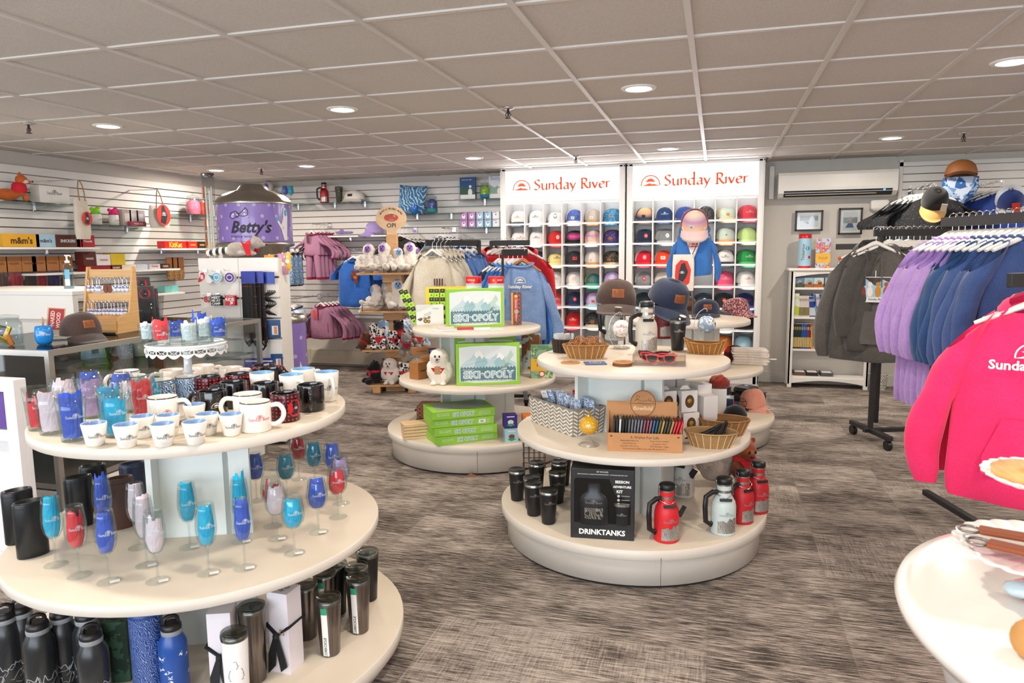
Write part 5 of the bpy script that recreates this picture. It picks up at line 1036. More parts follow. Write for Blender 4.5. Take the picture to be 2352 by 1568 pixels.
for L_ in ([(-.03, .165), (-.005, .158), (.022, .20)], [(.0, .16), (.003, .15), (.006, .145), (.0, .135)], [(-.022, .12), (-.018, .132), (.016, .134), (.020, .122), (.022, .108), (-.024, .108), (-.022, .12)], [(-.024, .115), (.022, .117)], [(-.020, .108), (-.020, .10), (.018, .10), (.018, .108)]): b.flat(line2d(L_, .0011), cyl(.036, 0, .0012))
mk('gondola_drawing', b, INK, t)
def ribbon_box(label, p, rz, h, w_=.075, buckle=True, txt_=True):
    t = carton('gift_box', label, 'gift box', p, rz, (w_, w_, h), mat('#e6dfe6', .5), [('t', rotd(txt("it's", w=.035), 2.6, .0, .008), INK, 0), ('t', rotd(txt('so', w=.025), 2.6, .0, -.014), INK, 0)] if txt_ else [], 'tall white gift boxes with black ribbon')
    b = B(); q = w_/2+.003; z = h*.60; K = 16
    b.tube([(q, q, z), (-q, q, z), (-q, -q, z-.0), (0, -q-.004, z-.03), (q, -q, z)], .008, 6, closed=True, flat=.25); mk('ribbon_band', b, mat('#14161a', .7), t)
    b = B(); b.prism([(-.006, 0), (.006, 0), (.035, -.10), (.012, -.12), (.0, -.06)], .003, off=-q-.008).prism([(-.008, 0), (.004, 0), (-.006, -.10), (-.034, -.13), (-.03, -.06)], .003, off=-q-.011).ball((0, -q-.01, 0), .011, n=10); mk('ribbon_knot', b, mat('#14161a', .7), t, (0, 0, z-.03))
    if buckle: mk('gold_buckle', B().tube([(-.007, 0, -.008), (.007, 0, -.008), (.007, 0, .008), (-.007, 0, .008)], .0016, 5, closed=True), mat('#d6a24a', .25, metal=1.), t, (.025, -q-.012, z-.012))
    return t
p = top_at(651, 1350, .27); ribbon_box('white box with black ribbon, gold buckle and handwriting on its lid', p, face(p)-.65, .27)
p = top_at(508, 1396, .26); t = ribbon_box('white box with black ribbon bow behind the gondola tumbler', p, face(p)-.3, .26, .07, False, False)
p = top_at(577, 1388, .25); tumbler('dark silver tumbler between the two white ribbon boxes', p, face(p), GM, .24, .034, .042, 'tumblers with clear lids on the lowest tier', 'clear', False)
p = top_at(252, 1420, .2); carton('camo_print_box', 'dark green leaf print box behind the black bottles', 'box', (p.x, p.y, ZL[2]), .4, (.12, .06, .2), mat('#1c3326', .6, 'blotch', c2='#355a44', s=26))

# ================================================================ glass counter case, register counter and its goods
cz = .98; cx1, cy0, cyE, cx0 = -3.085, 2.668, 4.35, -3.95; ALU = mat('#b9b6b2', .3, metal=.85)
t = th('glass_display_case', 'glass display case with aluminium frame behind the nearest table', 'display case', (cx1, cy0, 0)); b = B(); Wc, Dc = cx1-cx0, cyE-cy0
for x in (-.014, -Wc+.014):
    for y in (.014, Dc-.014): b.box((x, y, cz/2), (.0285, .0285, cz+.001))
for z in (cz-.014, .30): b.box((-Wc/2, .014, z), (Wc, .028, .028)).box((-Wc/2, Dc-.014, z), (Wc, .028, .028)).box((-.014, Dc/2, z), (.028, Dc, .028)).box((-Wc+.014, Dc/2, z), (.028, Dc, .028))
mk('aluminium_frame', b, ALU, t); mk('case_base', B().box((-Wc/2, Dc/2, .14), (Wc-.01, Dc-.01, .27)), mat('#e9e6e2', .5), t)
for nm, c_, d_ in (('top_glass', (-Wc/2, Dc/2, cz-.003), (Wc-.03, Dc-.03, .005)), ('front_glass', (-Wc/2, .012, .64), (Wc-.05, .004, .64)), ('side_glass', (-.012, Dc/2, .64), (.004, Dc-.05, .64)), ('glass_shelf', (-Wc/2, Dc/2, .74), (Wc-.08, Dc-.08, .006)), ('glass_shelf', (-Wc/2, Dc/2, .52), (Wc-.08, Dc-.08, .006))): mk(nm, B().box(c_, d_), mat('#cfd8d6', .05, 'glass', mx=.5) if 'top' in nm or 'shelf' in nm else ACRY, t)
mk('back_panel', B().box((-Wc+.03, Dc/2, .64), (.006, Dc-.05, .66)), mat('#3b3a3c', .6), t); mk('deck', B().box((-Wc/2, Dc/2, .30), (Wc-.04, Dc-.04, .01)), mat('#2a2c2c', .4), t)
def incase(px, py, z): return V(tuple(at(px, py, z=z)))
SHL = .745
p = incase(212, 832, SHL); cap('black cap with landscape front panel inside the glass case', (p.x, p.y, SHL+.03), face(p)+.25, mat('#8fb0c8', .9, 'gradz', c2='#24281f', c3='#b7cadb', z0=.02, z1=.10), F('#26301f'), F('#26301f'), 'patch', '#14181f')
p = incase(287, 823, SHL); mug('white mug with blue winter scene inside the glass case', 0, 0, BLM, '#f3efe8', None, ha=165, prt=None, z=SHL, off=(p.x, p.y), r=.05, h=.1, group='mugs inside the glass case')
p = incase(322, 817, SHL); mug('clear rimmed cream mug at the right inside the case', 0, 0, CRM, '#f3efe8', None, ha=165, prt=None, z=SHL, off=(p.x, p.y), r=.045, h=.09, group='mugs inside the glass case')
p = incase(150, 845, SHL); t = th('pie_ornament', 'tiny brown log cabin ornament on the dark box in the case', 'ornament', (p.x, p.y, SHL+.045), 0); mk('ornament_body', B().lathe([(.02, 0), (.028, .008), (.02, .02)], 16).ball((0, 0, .024), .008), mat('#5a3a30', .6), t)
carton('dark_box', 'dark navy box under the cabin ornament inside the case', 'box', (p.x, p.y, SHL), .3, (.16, .1, .044), mat('#1b2030', .4))
p = incase(215, 900, .525); carton('green_shirt_stack', 'folded dark green garment on the lower case shelf', 'folded shirt', (p.x, p.y, .525), .2, (.30, .24, .05), F('#2b3d26'), b=.02); p = incase(262, 870, .525); carton('black_box', 'black box on the lower case shelf', 'box', (p.x, p.y, .525), .1, (.24, .16, .06), mat('#16181a', .4))
# things standing on the case
p = on(103, 792, cz, .04); t = th('stemless_tumbler', 'glossy blue stemless tumbler with white logo on the glass case', 'tumbler', p, face(p)); pr = [(.022, 0), (.030, .002), (.039, .02), (.0425, .045), (.0415, .07), (.0385, .094), (.0365, .094), (.038, .06), (.001, .01)]
mk('tumbler_body', B().lathe(pr, 36, c1=False), mat('#1d86d8', .12, 'gloss'), t); mk('logo_print', B().flat(sc2(brand2d(), .0125), cyl(.0, .052, .001, lambda z: rad_at(pr[:6], z))), LETW, t)
for s_, nm in ((-.042, 'left'), (.05, 'right')): pass
p = on(98, 782, cz, .02); t = th('card_holder', 'small wooden holder with upright red card and arched sides behind the blue tumbler', 'card holder', (p.x-.01, p.y+.10, cz), face(p)-.1); WD2 = mat('#c9a377', .5, 'wood', c2='#d9b78d')
for s_ in (-1, 1): mk('arched_side', B().prism([(-.035, 0), (.035, 0)]+[(.035*cos(R_(a)), .085+.035*sin(R_(a))) for a in range(0, 181, 20)], .005, ax='x', off=s_*.062), WD2, t)
mk('tray', B().box((0, 0, .012), (.124, .06, .006)), WD2, t); b = B().box((0, 0, .085), (.085, .003, .13)).flat(quad2d(.072, .118, 0, .086), plane(-.003), 1); tx = text2d('NAKED', .03); b.flat(([(-y*.018-.016, x*.018+.09) for x, y in tx[0]], tx[1]), plane(-.004), 2); tx = text2d('WOOD', .03); b.flat(([(-y*.018+.012, x*.018+.08) for x, y in tx[0]], tx[1]), plane(-.004), 2); mk('red_card', b, [WD2, mat('#a82034', .5), mat('#e8cfc0', .5)], t, (-.01, .0, .02), (-.22, .12, 0))
p = on(188, 784, cz, .09); cap('dark brown cap with tan leather patch lying on the glass case', (p.x, p.y, cz+.03), R_(72), F('#4a3a35'), None, F('#42332f'), 'flag', '#000000', sc=(1.2, 1.15, 1.05))
t = th('keychain_rack', 'two-level wooden keychain rack with open tray on the glass case', 'keychain rack', tuple(on(243, 768, cz, .17)), .12); Wk = .30; WK = mat('#d0a063', .45, 'wood', c2='#dfb47c'); b = B()
for s_ in (-1, 1): mk('side_board', B().prism([(-.10, 0), (.10, 0), (.10, .385), (.075, .385), (.02, .12), (-.08, .09)], .012, ax='x', off=s_*Wk/2), WK, t)
for z, y in ((.345, .085), (.20, .06)): mk('hook_rail', B().box((0, y, z), (Wk, .014, .05), .002), WK, t)
mk('tray_bottom', B().box((0, -.02, .025), (Wk, .19, .01)), WK, t); mk('tray_front', B().box((0, -.105, .045), (Wk, .01, .07), .002), WK, t); mk('tray_back', B().box((0, .04, .06), (Wk, .01, .1)), WK, t)
KR = t.matrix_basis.copy() if False else MX.Translation(t.location) @ MX.Rotation(.12, 4, 'Z')
for r_, (z, y) in enumerate(((.33, .05), (.19, .03))):
    for i in range(11):
        if r_ == 0 and i in (4, 5, 6): 
            if i == 6: continue
            p = KR @ V((-.125+.025*i+.01, y, z)); o = th('leather_keychain', 'round brown leather keychain on the upper rail, %s' % ('left' if i == 4 else 'right'), 'keychain', p, .12, 'keychains on the wooden rack'); mk('leather_disc', B().prism([(x*.017, y_*.026-.075) for x, y_ in disc2d(1, 20)[0]], .004), mat('#7a4028', .6), o); mk('split_ring', B().tube([(.010*cos(a), 0, -.02+.010*sin(a)) for a in [k*pi/6 for k in range(12)]], .0015, 5, closed=True), CHROME, o); continue
        p = KR @ V((-.125+.025*i, y+random.uniform(-.006, .006), z)); o = th('snowman_keychain', 'white snowman keychain with blue trim, %s from left on the %s rail' % (['first', 'second', 'third', 'fourth', 'fifth', 'sixth', 'seventh', 'eighth', 'ninth', 'tenth', 'eleventh'][i], ['upper', 'lower'][r_]), 'keychain', p, .12+random.uniform(-.5, .5), 'keychains on the wooden rack')
        mk('split_ring', B().tube([(.010*cos(a), 0, -.012+.010*sin(a)) for a in [k*pi/6 for k in range(12)]], .0013, 5, closed=True).tube([(0, 0, -.02), (0, 0, -.05)], .002, 5), CHROME, o)
        mk('figure', B().ball((0, 0, -.062), .010).ball((0, 0, -.082), .0125).ball((-.012, 0, -.078), .005).ball((.012, 0, -.078), .005), mat('#eef0f6', .4), o); mk('blue_trim', B().lathe([(.0105, -.071), (.0105, -.068)], 12).ball((0, -.011, -.062), .0035), mat('#3c50b8', .4), o)
t = th('towel_bin', 'clear bin of rolled dark grey towels with red moose circles', 'bin', tuple(on(334, 740, cz, .06)), 0); bl = t.location; t.scale = (1.15, 1.15, 1.25); mk('clear_bin', B().lathe([(.085, 0), (.088, .002), (.095, .13), (.092, .13), (.084, .006), (.001, .006)], 28, c1=False), ACRY, t)
for i, (dx, dy, h, r_) in enumerate(((-.035, .03, .30, .055), (.032, -.02, .24, .058), (-.04, -.03, .12, .04), (.045, .04, .22, .03))):
    o = th('rolled_towel', 'rolled grey towel with red moose circle, %s in the clear bin' % ['tallest rear', 'front right', 'low left', 'thin rear right'][i], 'towel', (bl.x+dx, bl.y+dy, bl.z+.006), face(bl), 'rolled towels in the clear bin'); mk('towel_roll', B().lathe([(r_-.004, 0), (r_, .004), (r_, h-.004), (r_-.004, h), (r_-.012, h-.001), (r_-.014, h-.03), (.002, h-.03)], 28, c1=False), F('#4a4b50'), o)
    b = B(); b.flat(disc2d(min(r_*.75, .036), 22, 0, h-.05), cyl(r_, 0, .001), 0); b.flat(([(-.014, h-.066), (.0, h-.070), (.016, h-.052), (.006, h-.034), (-.004, h-.026), (-.006, h-.05)], [[0, 1, 2, 3, 4, 5]]), cyl(r_, 0, .002), 1); b.flat(sc2(sun2d(), .006, .003, h-.055), cyl(r_, 0, .003), 2); mk('moose_circle', b, [mat('#d8252c', .6), INK, LETW], o)
p = on(22, 795, cz, .06); t = th('candy_jar', 'clear jar of gold and purple wrapped chocolates on the case', 'jar', (p.x, p.y, cz)); mk('jar_body', B().lathe([(.06, 0), (.065, .005), (.065, .115), (.052, .13), (.052, .14), (.049, .14), (.049, .13), (.061, .112), (.061, .008), (.001, .008)], 30, c1=False), GLASS, t); mk('jar_lid', B().lathe([(.054, .14), (.054, .152), (.02, .158)], 30), ACRY, t)
for k, (c_, dx, z, a) in enumerate((('#c9a12e', .0, .03, .6), ('#4a2a7c', -.02, .06, -.4), ('#e07a2c', .03, .03, 1.2), ('#1c1c24', -.01, .09, .3), ('#c9a12e', .02, .07, 2.))): o = th('chocolate_bar', ['gold foil chocolate at the jar bottom', 'purple wrapped chocolate mid jar', 'orange wrapped chocolate at the jar right', 'dark wrapped chocolate at the jar top', 'gold foil chocolate higher in the jar'][k], 'chocolate', (p.x+dx, p.y-.02, cz+z), 0, 'chocolates in the jar', (.4, a, .5)); mk('wrapper', B().box((0, 0, 0), (.06, .012, .025), .003), mat(c_, .25, metal=.5 if 'c9' in c_ else 0), o)
# register counter
q = at(168, 668, d=4.7); zc = q.z; t = th('register_counter', 'white raised register counter behind the glass case at left', 'counter', (q.x, q.y, 0), R_(0)); mk('counter_top', B().box((-.62, .3, zc-.015), (1.24, .62, .03), .004), WHITE, t); mk('upper_fascia', B().box((-.62, .02, zc-.11), (1.22, .04, .16)), WHITE, t); mk('lower_body', B().box((-.64, .32, (zc-.19)/2), (1.16, .54, zc-.19), .004), mat('#e2ddd6', .5), t)
p = at(142, 664, z=zc); p = V((p.x, p.y+.06, zc)); t = th('sanitizer_bottle', 'clear pump bottle of hand sanitizer on the white counter', 'bottle', (p.x, p.y, zc)); mk('bottle_body', B().lathe([(.034, 0), (.037, .004), (.037, .14), (.030, .165), (.013, .175), (.013, .182)], 28, sy=.75), mat('#dfe9ec', .05, 'glass', mx=.5), t); mk('gel_fill', B().lathe([(.032, .003), (.034, .006), (.034, .07)], 24, sy=.72), mat('#d6e4ea', .05, 'glass', mx=.3), t)
mk('pump_head', B().lathe([(.015, .18), (.016, .195), (.006, .198), (.006, .225), (.014, .228), (.014, .236)], 16).tube([(0, 0, .232), (.028, 0, .230), (.034, 0, .222)], .004, 6), mat('#f1ede8', .3), t); mk('label_wrap', B().flat(quad2d(.03, .10, .016, 0, 4), lambda u, v: (u, -.029*sqrt(max(.1, 1-(u/.038)**2)), .085+v)).flat(quad2d(.03, .045, .016, .0, 4), lambda u, v: (u, -.030*sqrt(max(.1, 1-(u/.038)**2)), .045+v), 1), [mat('#6fb9d8', .5), PAPER], t)
# white panelled counter at the lower left
a = at(38, 850, z=.9); t = th('panelled_counter', 'white framed counter front with purple panel at the left edge', 'counter', (at(52, 1000, Y=2.33).x, 2.33, 0), R_(0)); mk('counter_frame', B().box((-.45, .026, .455), (.9, .03, .91), .004).box((-.03, -.004, .455), (.06, .03, .905)).box((-.47, -.004, .88), (.81, .02, .05)).box((-.47, -.004, .66), (.81, .02, .05)).box((-.47, -.004, .06), (.81, .02, .10)), mat('#e4e1e3', .45), t); mk('purple_panel', B().box((-.42, -.003, .77), (.72, .006, .16)), mat('#5a3a8e', .5), t)
# ================================================================ middle table
wp = lambda px, py, z, r: on(px, py, z, r)
CO1, CO2 = F('#4b3a33', s=180), F('#2b3348', s=180)
# top tier
p = wp(1425, 815, ZM[0], .05); p = V((at(1412, 780, z=ZM[0]).x, at(1412, 780, z=ZM[0]).y, ZM[0])); gz = p.copy(); growler('tall pale growler with black handle wearing the brown cap', p, face(p)+.1, '#c9c7bf', 1.12)
cap('brown corduroy cap with tan flag patch on top of the tall pale growler', (p.x+.005, p.y, ZM[0]+.222), face(p)+.12, CO1, None, CO1, 'flag', '#000', sc=(1.42, 1.3, 1.22), rot=(.10, .05, face(p)+.08), sticker=True)
p = wp(1484, 812, ZM[0], .05); growler('cream growler with etched mountains at the middle front of the top tier', p, face(p)+.2, '#cfc7b8', 1.08)
p = V((at(1524, 776, z=ZM[0]).x, at(1524, 776, z=ZM[0]).y, ZM[0])); growler('dark red growler mostly hidden under the navy cap', p, face(p)+.3, '#7c1a22', 1.1)
cap('navy corduroy cap with tan flag patch tilted on the dark red growler', (p.x+.02, p.y, ZM[0]+.222), 0, CO2, None, CO2, 'flag', '#000', sc=(1.42, 1.35, 1.22), rot=(.42, .12, face(p)+.55), sticker=True)
p = wp(1556, 806, ZM[0], .04); tumbler('black tumbler with silver rim and gold logo on the middle top tier', p, face(p), mat('#1c1c1e', .4), .155, .032, .043, None, None)
def ornament(label, px, py, z, r, mats, prt, ring=True, group='ornaments on wire stands'):
    up = .03 if ring else 0; r = r*1.2 if ring else r
    p = wp(px, py, z, .045); t = th('ornament_stand', 'wire stand carrying the '+label, 'stand', p, face(p), 'wire ornament stands'); b = B(); n = 20
    H = .155 if ring else .05
    b.tube([(.045*cos(2*pi*i/n), .045*sin(2*pi*i/n), .003) for i in range(n)], .0016, 5, closed=True).tube([(.035*cos(2*pi*i/n), .035*sin(2*pi*i/n), .006) for i in range(n)], .0016, 5, closed=True)
    if ring: b.tube(spl([(-.035, 0, .005), (-.068, 0, .07), (-.056, 0, .155), (-.015, 0, .195), (.0, 0, .188), (.0, 0, .178)], 4), .0016, 5)
    else: b.tube([(-.03, .02, .004), (.03, -.01, .006), (.0, 0, .045), (-.01, 0, .05)], .0016, 5)
    mk('wire_frame', b, CHROME, t); zc = (.178-.022-r) if ring else (.05+r)
    o = th('ball_ornament', label, 'ornament', (p.x, p.y, z+zc), face(p), group); mk('ball', B().ball((0, 0, 0), r, n=28), mats[0], o); mk('cap_ring', B().lathe([(.009, r-.002), (.009, r+.006), (.003, r+.008)], 14).tube([(0, 0, r+.006), (.005, 0, r+.014), (0, 0, r+.020), (-.005, 0, r+.014)], .001, 5, closed=True), mats[1], o)
    if ring: mk('hang_cord', B().tube([(0, 0, r+.018), (0, 0, r+.03)], .0012, 5).tube([(0, 0, r+.028), (.014, 0, r+.020), (.026, 0, r+.026)], .0012, 5), BLACK, o)
    b = B(); sp_ = lambda off: (lambda u, v: ((r+off)*sin(u/r)*cos(v/r), -(r+off)*cos(u/r)*cos(v/r), (r+off)*sin(v/r))); b.flat(sc2(brand2d(), r*.27, 0, prt[1]), sp_(.0006)); 
    if prt[2]:
        rd = random.Random(4)
        for k in range(26): x, y = rd.uniform(-r*.9, r*.9), rd.uniform(-r*.75, -r*.08); b.flat(line2d([(x, y), (x+rd.uniform(-.012, .012), y+rd.uniform(-.008, .010)), (x+rd.uniform(-.018, .018), y-rd.random()*.01)], .0011), sp_(.0006), 1+(k % 5 == 0))
    mk('printed_scene', b, [mat(prt[0], .5), mat('#4c5a68', .5), mat('#d2453c', .5)], o); return o
ornament('white ornament with red logo and drawn mountains, hanging left', 1427, 802, ZM[0], .040, [G('#efece6'), BLACK], ('#d2453c', .012, 1))
ornament('blue and grey swirl ornament hanging by the right basket', 1622, 790, ZM[0], .042, [mat('#8fa6bd', .15, 'blotch', c2='#dfe2dc', c3='#5f7488', s=26), BLACK], ('#8fa6bd', .0, 0))
p = wp(1345, 826, ZM[0], .07); basket('light wicker basket heaped with wooden ornaments on the middle top tier', p, .2, .115, .065, .066, '#dda565', '#9a6530'); rd = random.Random(2); wb = p
for k in range(9):
    o = th('wooden_ornament', 'thin cut wooden disc ornament in the light basket, %s' % ['front left', 'front centre', 'front right', 'leaning left', 'leaning right', 'middle', 'rear left', 'rear right', 'topmost'][k], 'ornament', (p.x-.055+.014*k, p.y-.012+.014*(k % 3), ZM[0]+.062+.008*(k % 3)), 0, 'wooden ornaments in the basket', (R_(40+8*(k % 3)), R_(rd.uniform(-30, 30)), rd.uniform(-.6, .6))); b = B(); n = 20
    for rr in (.030, .022): b.tube([(rr*cos(2*pi*i/n), rr*sin(2*pi*i/n), 0) for i in range(n)], .0022, 5, closed=True)
    mk('cut_disc', b, mat('#b5763f', .6), o); mk('inner_motif', B().prism([(x*.011, y*.011) for x, y in sun2d()[0][-8:]], .002, ax='z'), mat('#7a4424', .6), o)
p = wp(1297, 812, ZM[0], .06); basket('dark brown woven basket of silver tags at the left edge', p, .1, .068, .055, .068, '#4a3b33', '#1f1713', open_=1.15)
for k in range(5): carton('silver_tag', 'silver grey boxed trinket standing in the dark basket, %s' % ['leftmost', 'left', 'centre', 'right', 'rightmost'][k], 'trinket box', (p.x-.03+.018*k, p.y-.01+.01*(k % 2), ZM[0]+.03), .5*k, (.028, .012, .07), mat('#c2bfbb', .3), group='trinkets in the dark basket', rot=(.2*(k % 3-1), .25*(k-2)/2, .4*k))
p = wp(1619, 815, ZM[0], .07); t = basket('light oval wicker basket behind the swirl ornament', p, -.1, .108, .06, .052, '#dda055', '#9a6228', lip=.022)
p = wp(1514, 840, ZM[0], .07); t = th('acrylic_tray', 'clear acrylic box holding red sunglasses on the middle top tier', 'tray', p, face(p)-.02); b = B(); Wt, Dt, Ht = .235, .15, .05
for c_, d_ in (((0, 0, .0015), (Wt, Dt, .003)), ((0, -Dt/2, Ht/2), (Wt, .003, Ht)), ((0, Dt/2, Ht/2), (Wt, .003, Ht)), ((-Wt/2, 0, Ht/2), (.003, Dt, Ht)), ((Wt/2, 0, Ht/2), (.003, Dt, Ht))): b.box(c_, d_)
mk('clear_walls', b, mat('#f6f2ee', .05, 'glass', mx=.28), t); b = B(); b.box((0, -Dt/2-.001, .003), (Wt, .002, .004)); [b.box((s_*Wt/2, -Dt/2, Ht/2), (.002, .002, Ht)) for s_ in (-1, 1)]; b.box((0, -Dt/2, Ht), (Wt, .002, .002)); mk('polished_edge', b, mat('#7a6a78', .3), t)
def shades(label, p, rz, c):
    t = th('sunglasses', label, 'sunglasses', p, rz, 'sunglasses in the acrylic tray'); b = B()
    for s_ in (-1, 1):
        o_ = [(s_*x, y) for x, y in ((.010, .018), (.035, .023), (.066, .022), (.070, .012), (.062, -.010), (.046, -.020), (.024, -.018), (.013, -.004))]; i_ = [(s_*.038+(x-s_*.038)*.78, y*.78) for x, y in o_]; vs = [(x, y_, y) for y_ in (-.003, .003) for L_ in (o_, i_) for x, y in L_]; n = 8
        b.add(vs, [[i, (i+1) % n, n+(i+1) % n, n+i] for i in range(n)]+[[16+i, 16+(i+1) % n, 24+(i+1) % n, 24+i] for i in range(n)]+[[i, (i+1) % n, 16+(i+1) % n, 16+i] for i in range(n)]); b.tube([(s_*.069, 0, .016), (s_*.072, .06, .014), (s_*.066, .115, -.004)], .0035, 5)
        mk('lens', B().prism(i_, .002), mat('#2a2024', .08, 'gloss'), t)
    b.tube([(-.012, 0, .014), (0, -.001, .012), (.012, 0, .014)], .0045, 6); mk('frame', b, mat(c, .25), t); return t
shades('red sunglasses in front in the acrylic tray', (p.x+.01, p.y-.045, ZM[0]+.027), face(p)-.02, '#e8322c'); shades('second red sunglasses behind the front pair', (p.x-.02, p.y-.01, ZM[0]+.03), face(p)-.3, '#e02e2a'); shades('dark sunglasses at the back of the tray', (p.x-.03, p.y+.02, ZM[0]+.034), face(p)-.1, '#2a1818')
CK = mat('#c08a55', .6); CK2 = mat('#3a2418', .6)
def coaster(label, p, c=CK, r=.045, sq=False, k=0):
    t = th('coaster', label, 'coaster', p, face(p)+k, 'coasters on the middle top tier'); mk('disc', B().box((0, 0, .003), (.10, .075, .006), .001) if sq else B().lathe([(r-.001, 0), (r, .001), (r, .005), (r-.001, .006)], 30), c, t)
    b = B(); b.flat(disc2d(.028 if sq else r*.72, 22), lambda u, v: (u, v, .0066)); b.flat(disc2d(.025 if sq else r*.66, 22), lambda u, v: (u, v, .0070), 1); b.flat(sc2(sun2d(), .016, 0, -.008), lambda u, v: (u, v, .0074), 0); mk('printed_ring', b, [LETW if sq else CK2, c], t)
p = wp(1310, 836, ZM[0], .035); coaster('single tan cork coaster left of the blue square one', p); p = wp(1367, 838, ZM[0], .035); coaster('blue square coaster with white ring', p, mat('#3e5a86', .5), sq=True, k=.15)
p = wp(1429, 842, ZM[0], .035)
for k in range(3): coaster('round cork coaster, %s of the stack of three' % ['bottom', 'middle', 'top'][k], (p.x+.002*k, p.y, ZM[0]+.007*k), mat('#7a4a2c', .6) if k < 2 else CK)
# middle tier
z = ZM[1]; p = at(1295, 985, z=z); t = th('chevron_basket', 'grey and cream chevron woven rectangular basket of blue tie dye items', 'basket', (p.x-.0, p.y+.05, z), R_(-44)); Wb, Db, Hb = .40, .19, .135; b = B()
rg = lambda e, zz, o=0: [((s1*(Wb/2*e-o)), (s2*(Db/2*e-o)), zz) for s1, s2 in ((-1, -1), (1, -1), (1, 1), (-1, 1))]
b.loft([rg(.93, 0), rg(1, Hb)], 0, True, False, False).loft([rg(1, Hb), rg(1, Hb, .004)], 0, False, False, False).loft([rg(1, Hb, .004), rg(.93, .004, .004)], 0, False, True, False); mk('basket_body', b, mat('#8f887e', .8), t)
b = B(); P2 = .028; CE = []
for s_, L_, fnw in ((-1, Wb, lambda u, v: (u*(.93+.07*v/Hb), -(Db/2)*(.93+.07*v/Hb)-.0012, v)), (1, Db, lambda u, v: ((Wb/2)*(.93+.07*v/Hb)+.0012, u*(.93+.07*v/Hb), v))):
    nU = int(L_/P2)
    for i in range(nU):
        for j in range(7): u0 = -L_/2+P2*(i+.5)*L_/(nU*P2); v0 = .006+j*.018; a = 1 if i % 2 else -1; b.flat(([(u0-P2*.46, v0+a*-.007), (u0+P2*.46, v0+a*.007), (u0+P2*.46, v0+a*.007+.0085), (u0-P2*.46, v0+a*-.007+.0085)], [[0, 1, 2, 3]]), fnw)
mk('chevron_weave', b, mat('#e9e3d6', .8), t)
M_ = MX.Translation(t.location) @ MX.Rotation(R_(-44), 4, 'Z'); TD = mat('#7d9cc4', .8, 'blotch', c2='#dfe4ea', c3='#51709e', s=60)
for k in range(6):
    q = M_ @ V((-.13+.054*k, .0+.03*(k % 2), .08)); o = th('tie_dye_scarf', 'blue and white tie dye pouch in the chevron basket, %s' % ['leftmost with white tag', 'second', 'third', 'fourth', 'fifth', 'rightmost'][k], 'pouch', q, R_(-34), 'tie dye pouches in the chevron basket', (.25-.1*(k % 3), .15*(k-2.5)/2, R_(-44))); b = B(); n = 14
    b.loft([[(.052*e*cos(2*pi*i/n), .014*sin(2*pi*i/n)*(1.1-e*.2)+.002*sin(i*2.1+k), zz) for i in range(n)] for e, zz in ((.8, 0), (1, .03), (1.05, .06), (.95, .085), (.8, .09))], 0); mk('folded_cloth', b, TD, o)
    if k in (0, 3): mk('paper_tag', B().box((0, -.018, .075), (.055, .002, .04), .001).flat(sc2(brand2d(), .007), plane(-.0195, 0, .078), 1), [PAPER, mat('#d2453c', .5)], o)
ornament('shiny yellow ornament with white logo on the middle tier', 1352, 1028, z, .043, [mat('#d3a01c', .12, 'gloss'), mat('#d8b25a', .3, metal=1.)], ('#f2e6c8', .0, 0), ring=False)
# cardboard wallet display
p = at(1480, 1038, z=z); t = th('wallet_display', 'brown cardboard counter display with round flowfold header', 'display', (p.x, p.y, z), face(p)+.03); CB_ = mat('#b78457', .75); Wd = .325
mk('front_panel', B().box((0, 0, .042), (Wd, .003, .084)), CB_, t); mk('back_panel', B().box((-.01, .13, .10), (Wd-.01, .003, .2)).prism([(x*.058-.005, .19+y*.062) for x, y in disc2d(1, 36)[0]], .0035, off=.13), CB_, t); mk('tray_floor', B().box((0, .065, .003), (Wd-.01, .13, .004)), CB_, t)
mk('side_panel', B().prism([(0, 0), (.13, 0), (.13, .16), (.04, .085), (0, .084)], .003, ax='x', off=-Wd/2+.004), CB_, t); mk('side_panel', B().prism([(0, 0), (.13, 0), (.13, .16), (.04, .085), (0, .084)], .003, ax='x', off=Wd/2-.004), CB_, t)
b = B(); BR = mat('#5f3d22', .7); b.flat(txt('A Wallet For Life', w=.125, y=.066), plane(-.0022)); b.flat(txt('You use your wallet every day. Be proud of it.', w=.19, y=.014), plane(-.0022))
for i, (s1, s2) in enumerate((('Featherlight Materials', 'Rugged Outdoor Durability'), ('Lifetime Warranty', 'Handcrafted in Maine'), ('Lightweight + Ultra Strong', 'RFID Blocking + Vegan'))): b.flat(txt(s1, w=.08 if i != 1 else .06, x=-.065, y=.050-.012*i), plane(-.0022)); b.flat(txt(s2, w=.08 if i != 1 else .06, x=.065, y=.050-.012*i), plane(-.0022))
for s_ in (-1, 1): b.box((s_*.145, -.001, .07), (.010, .002, .006))
mk('front_print', b, BR, t); b = B(); b.flat(txt('flowfold', w=.088, x=-.005, y=.168, bold=.02, shear=.2), plane(.1275), 1); [b.flat(line2d(L_, .0014), plane(.1275), 0) for L_ in ([(-.062, .19), (.052, .19)], [(-.045, .20), (-.03, .21), (-.01, .2), (.02, .206), (.045, .198)], [(-.035, .205), (-.032, .228), (-.02, .222), (-.03, .206)], [(.02, .204), (.02, .218)], [(.028, .204), (.028, .216)], [(-.03, .196), (0, .186), (.03, .183)])]
n = 36; b.tube([(.0555*cos(2*pi*i/n)-.005, .1278, .19+.0595*sin(2*pi*i/n)) for i in range(n)], .001, 4, closed=True); mk('header_print', b, [BR, mat('#dfc19a', .6)], t)
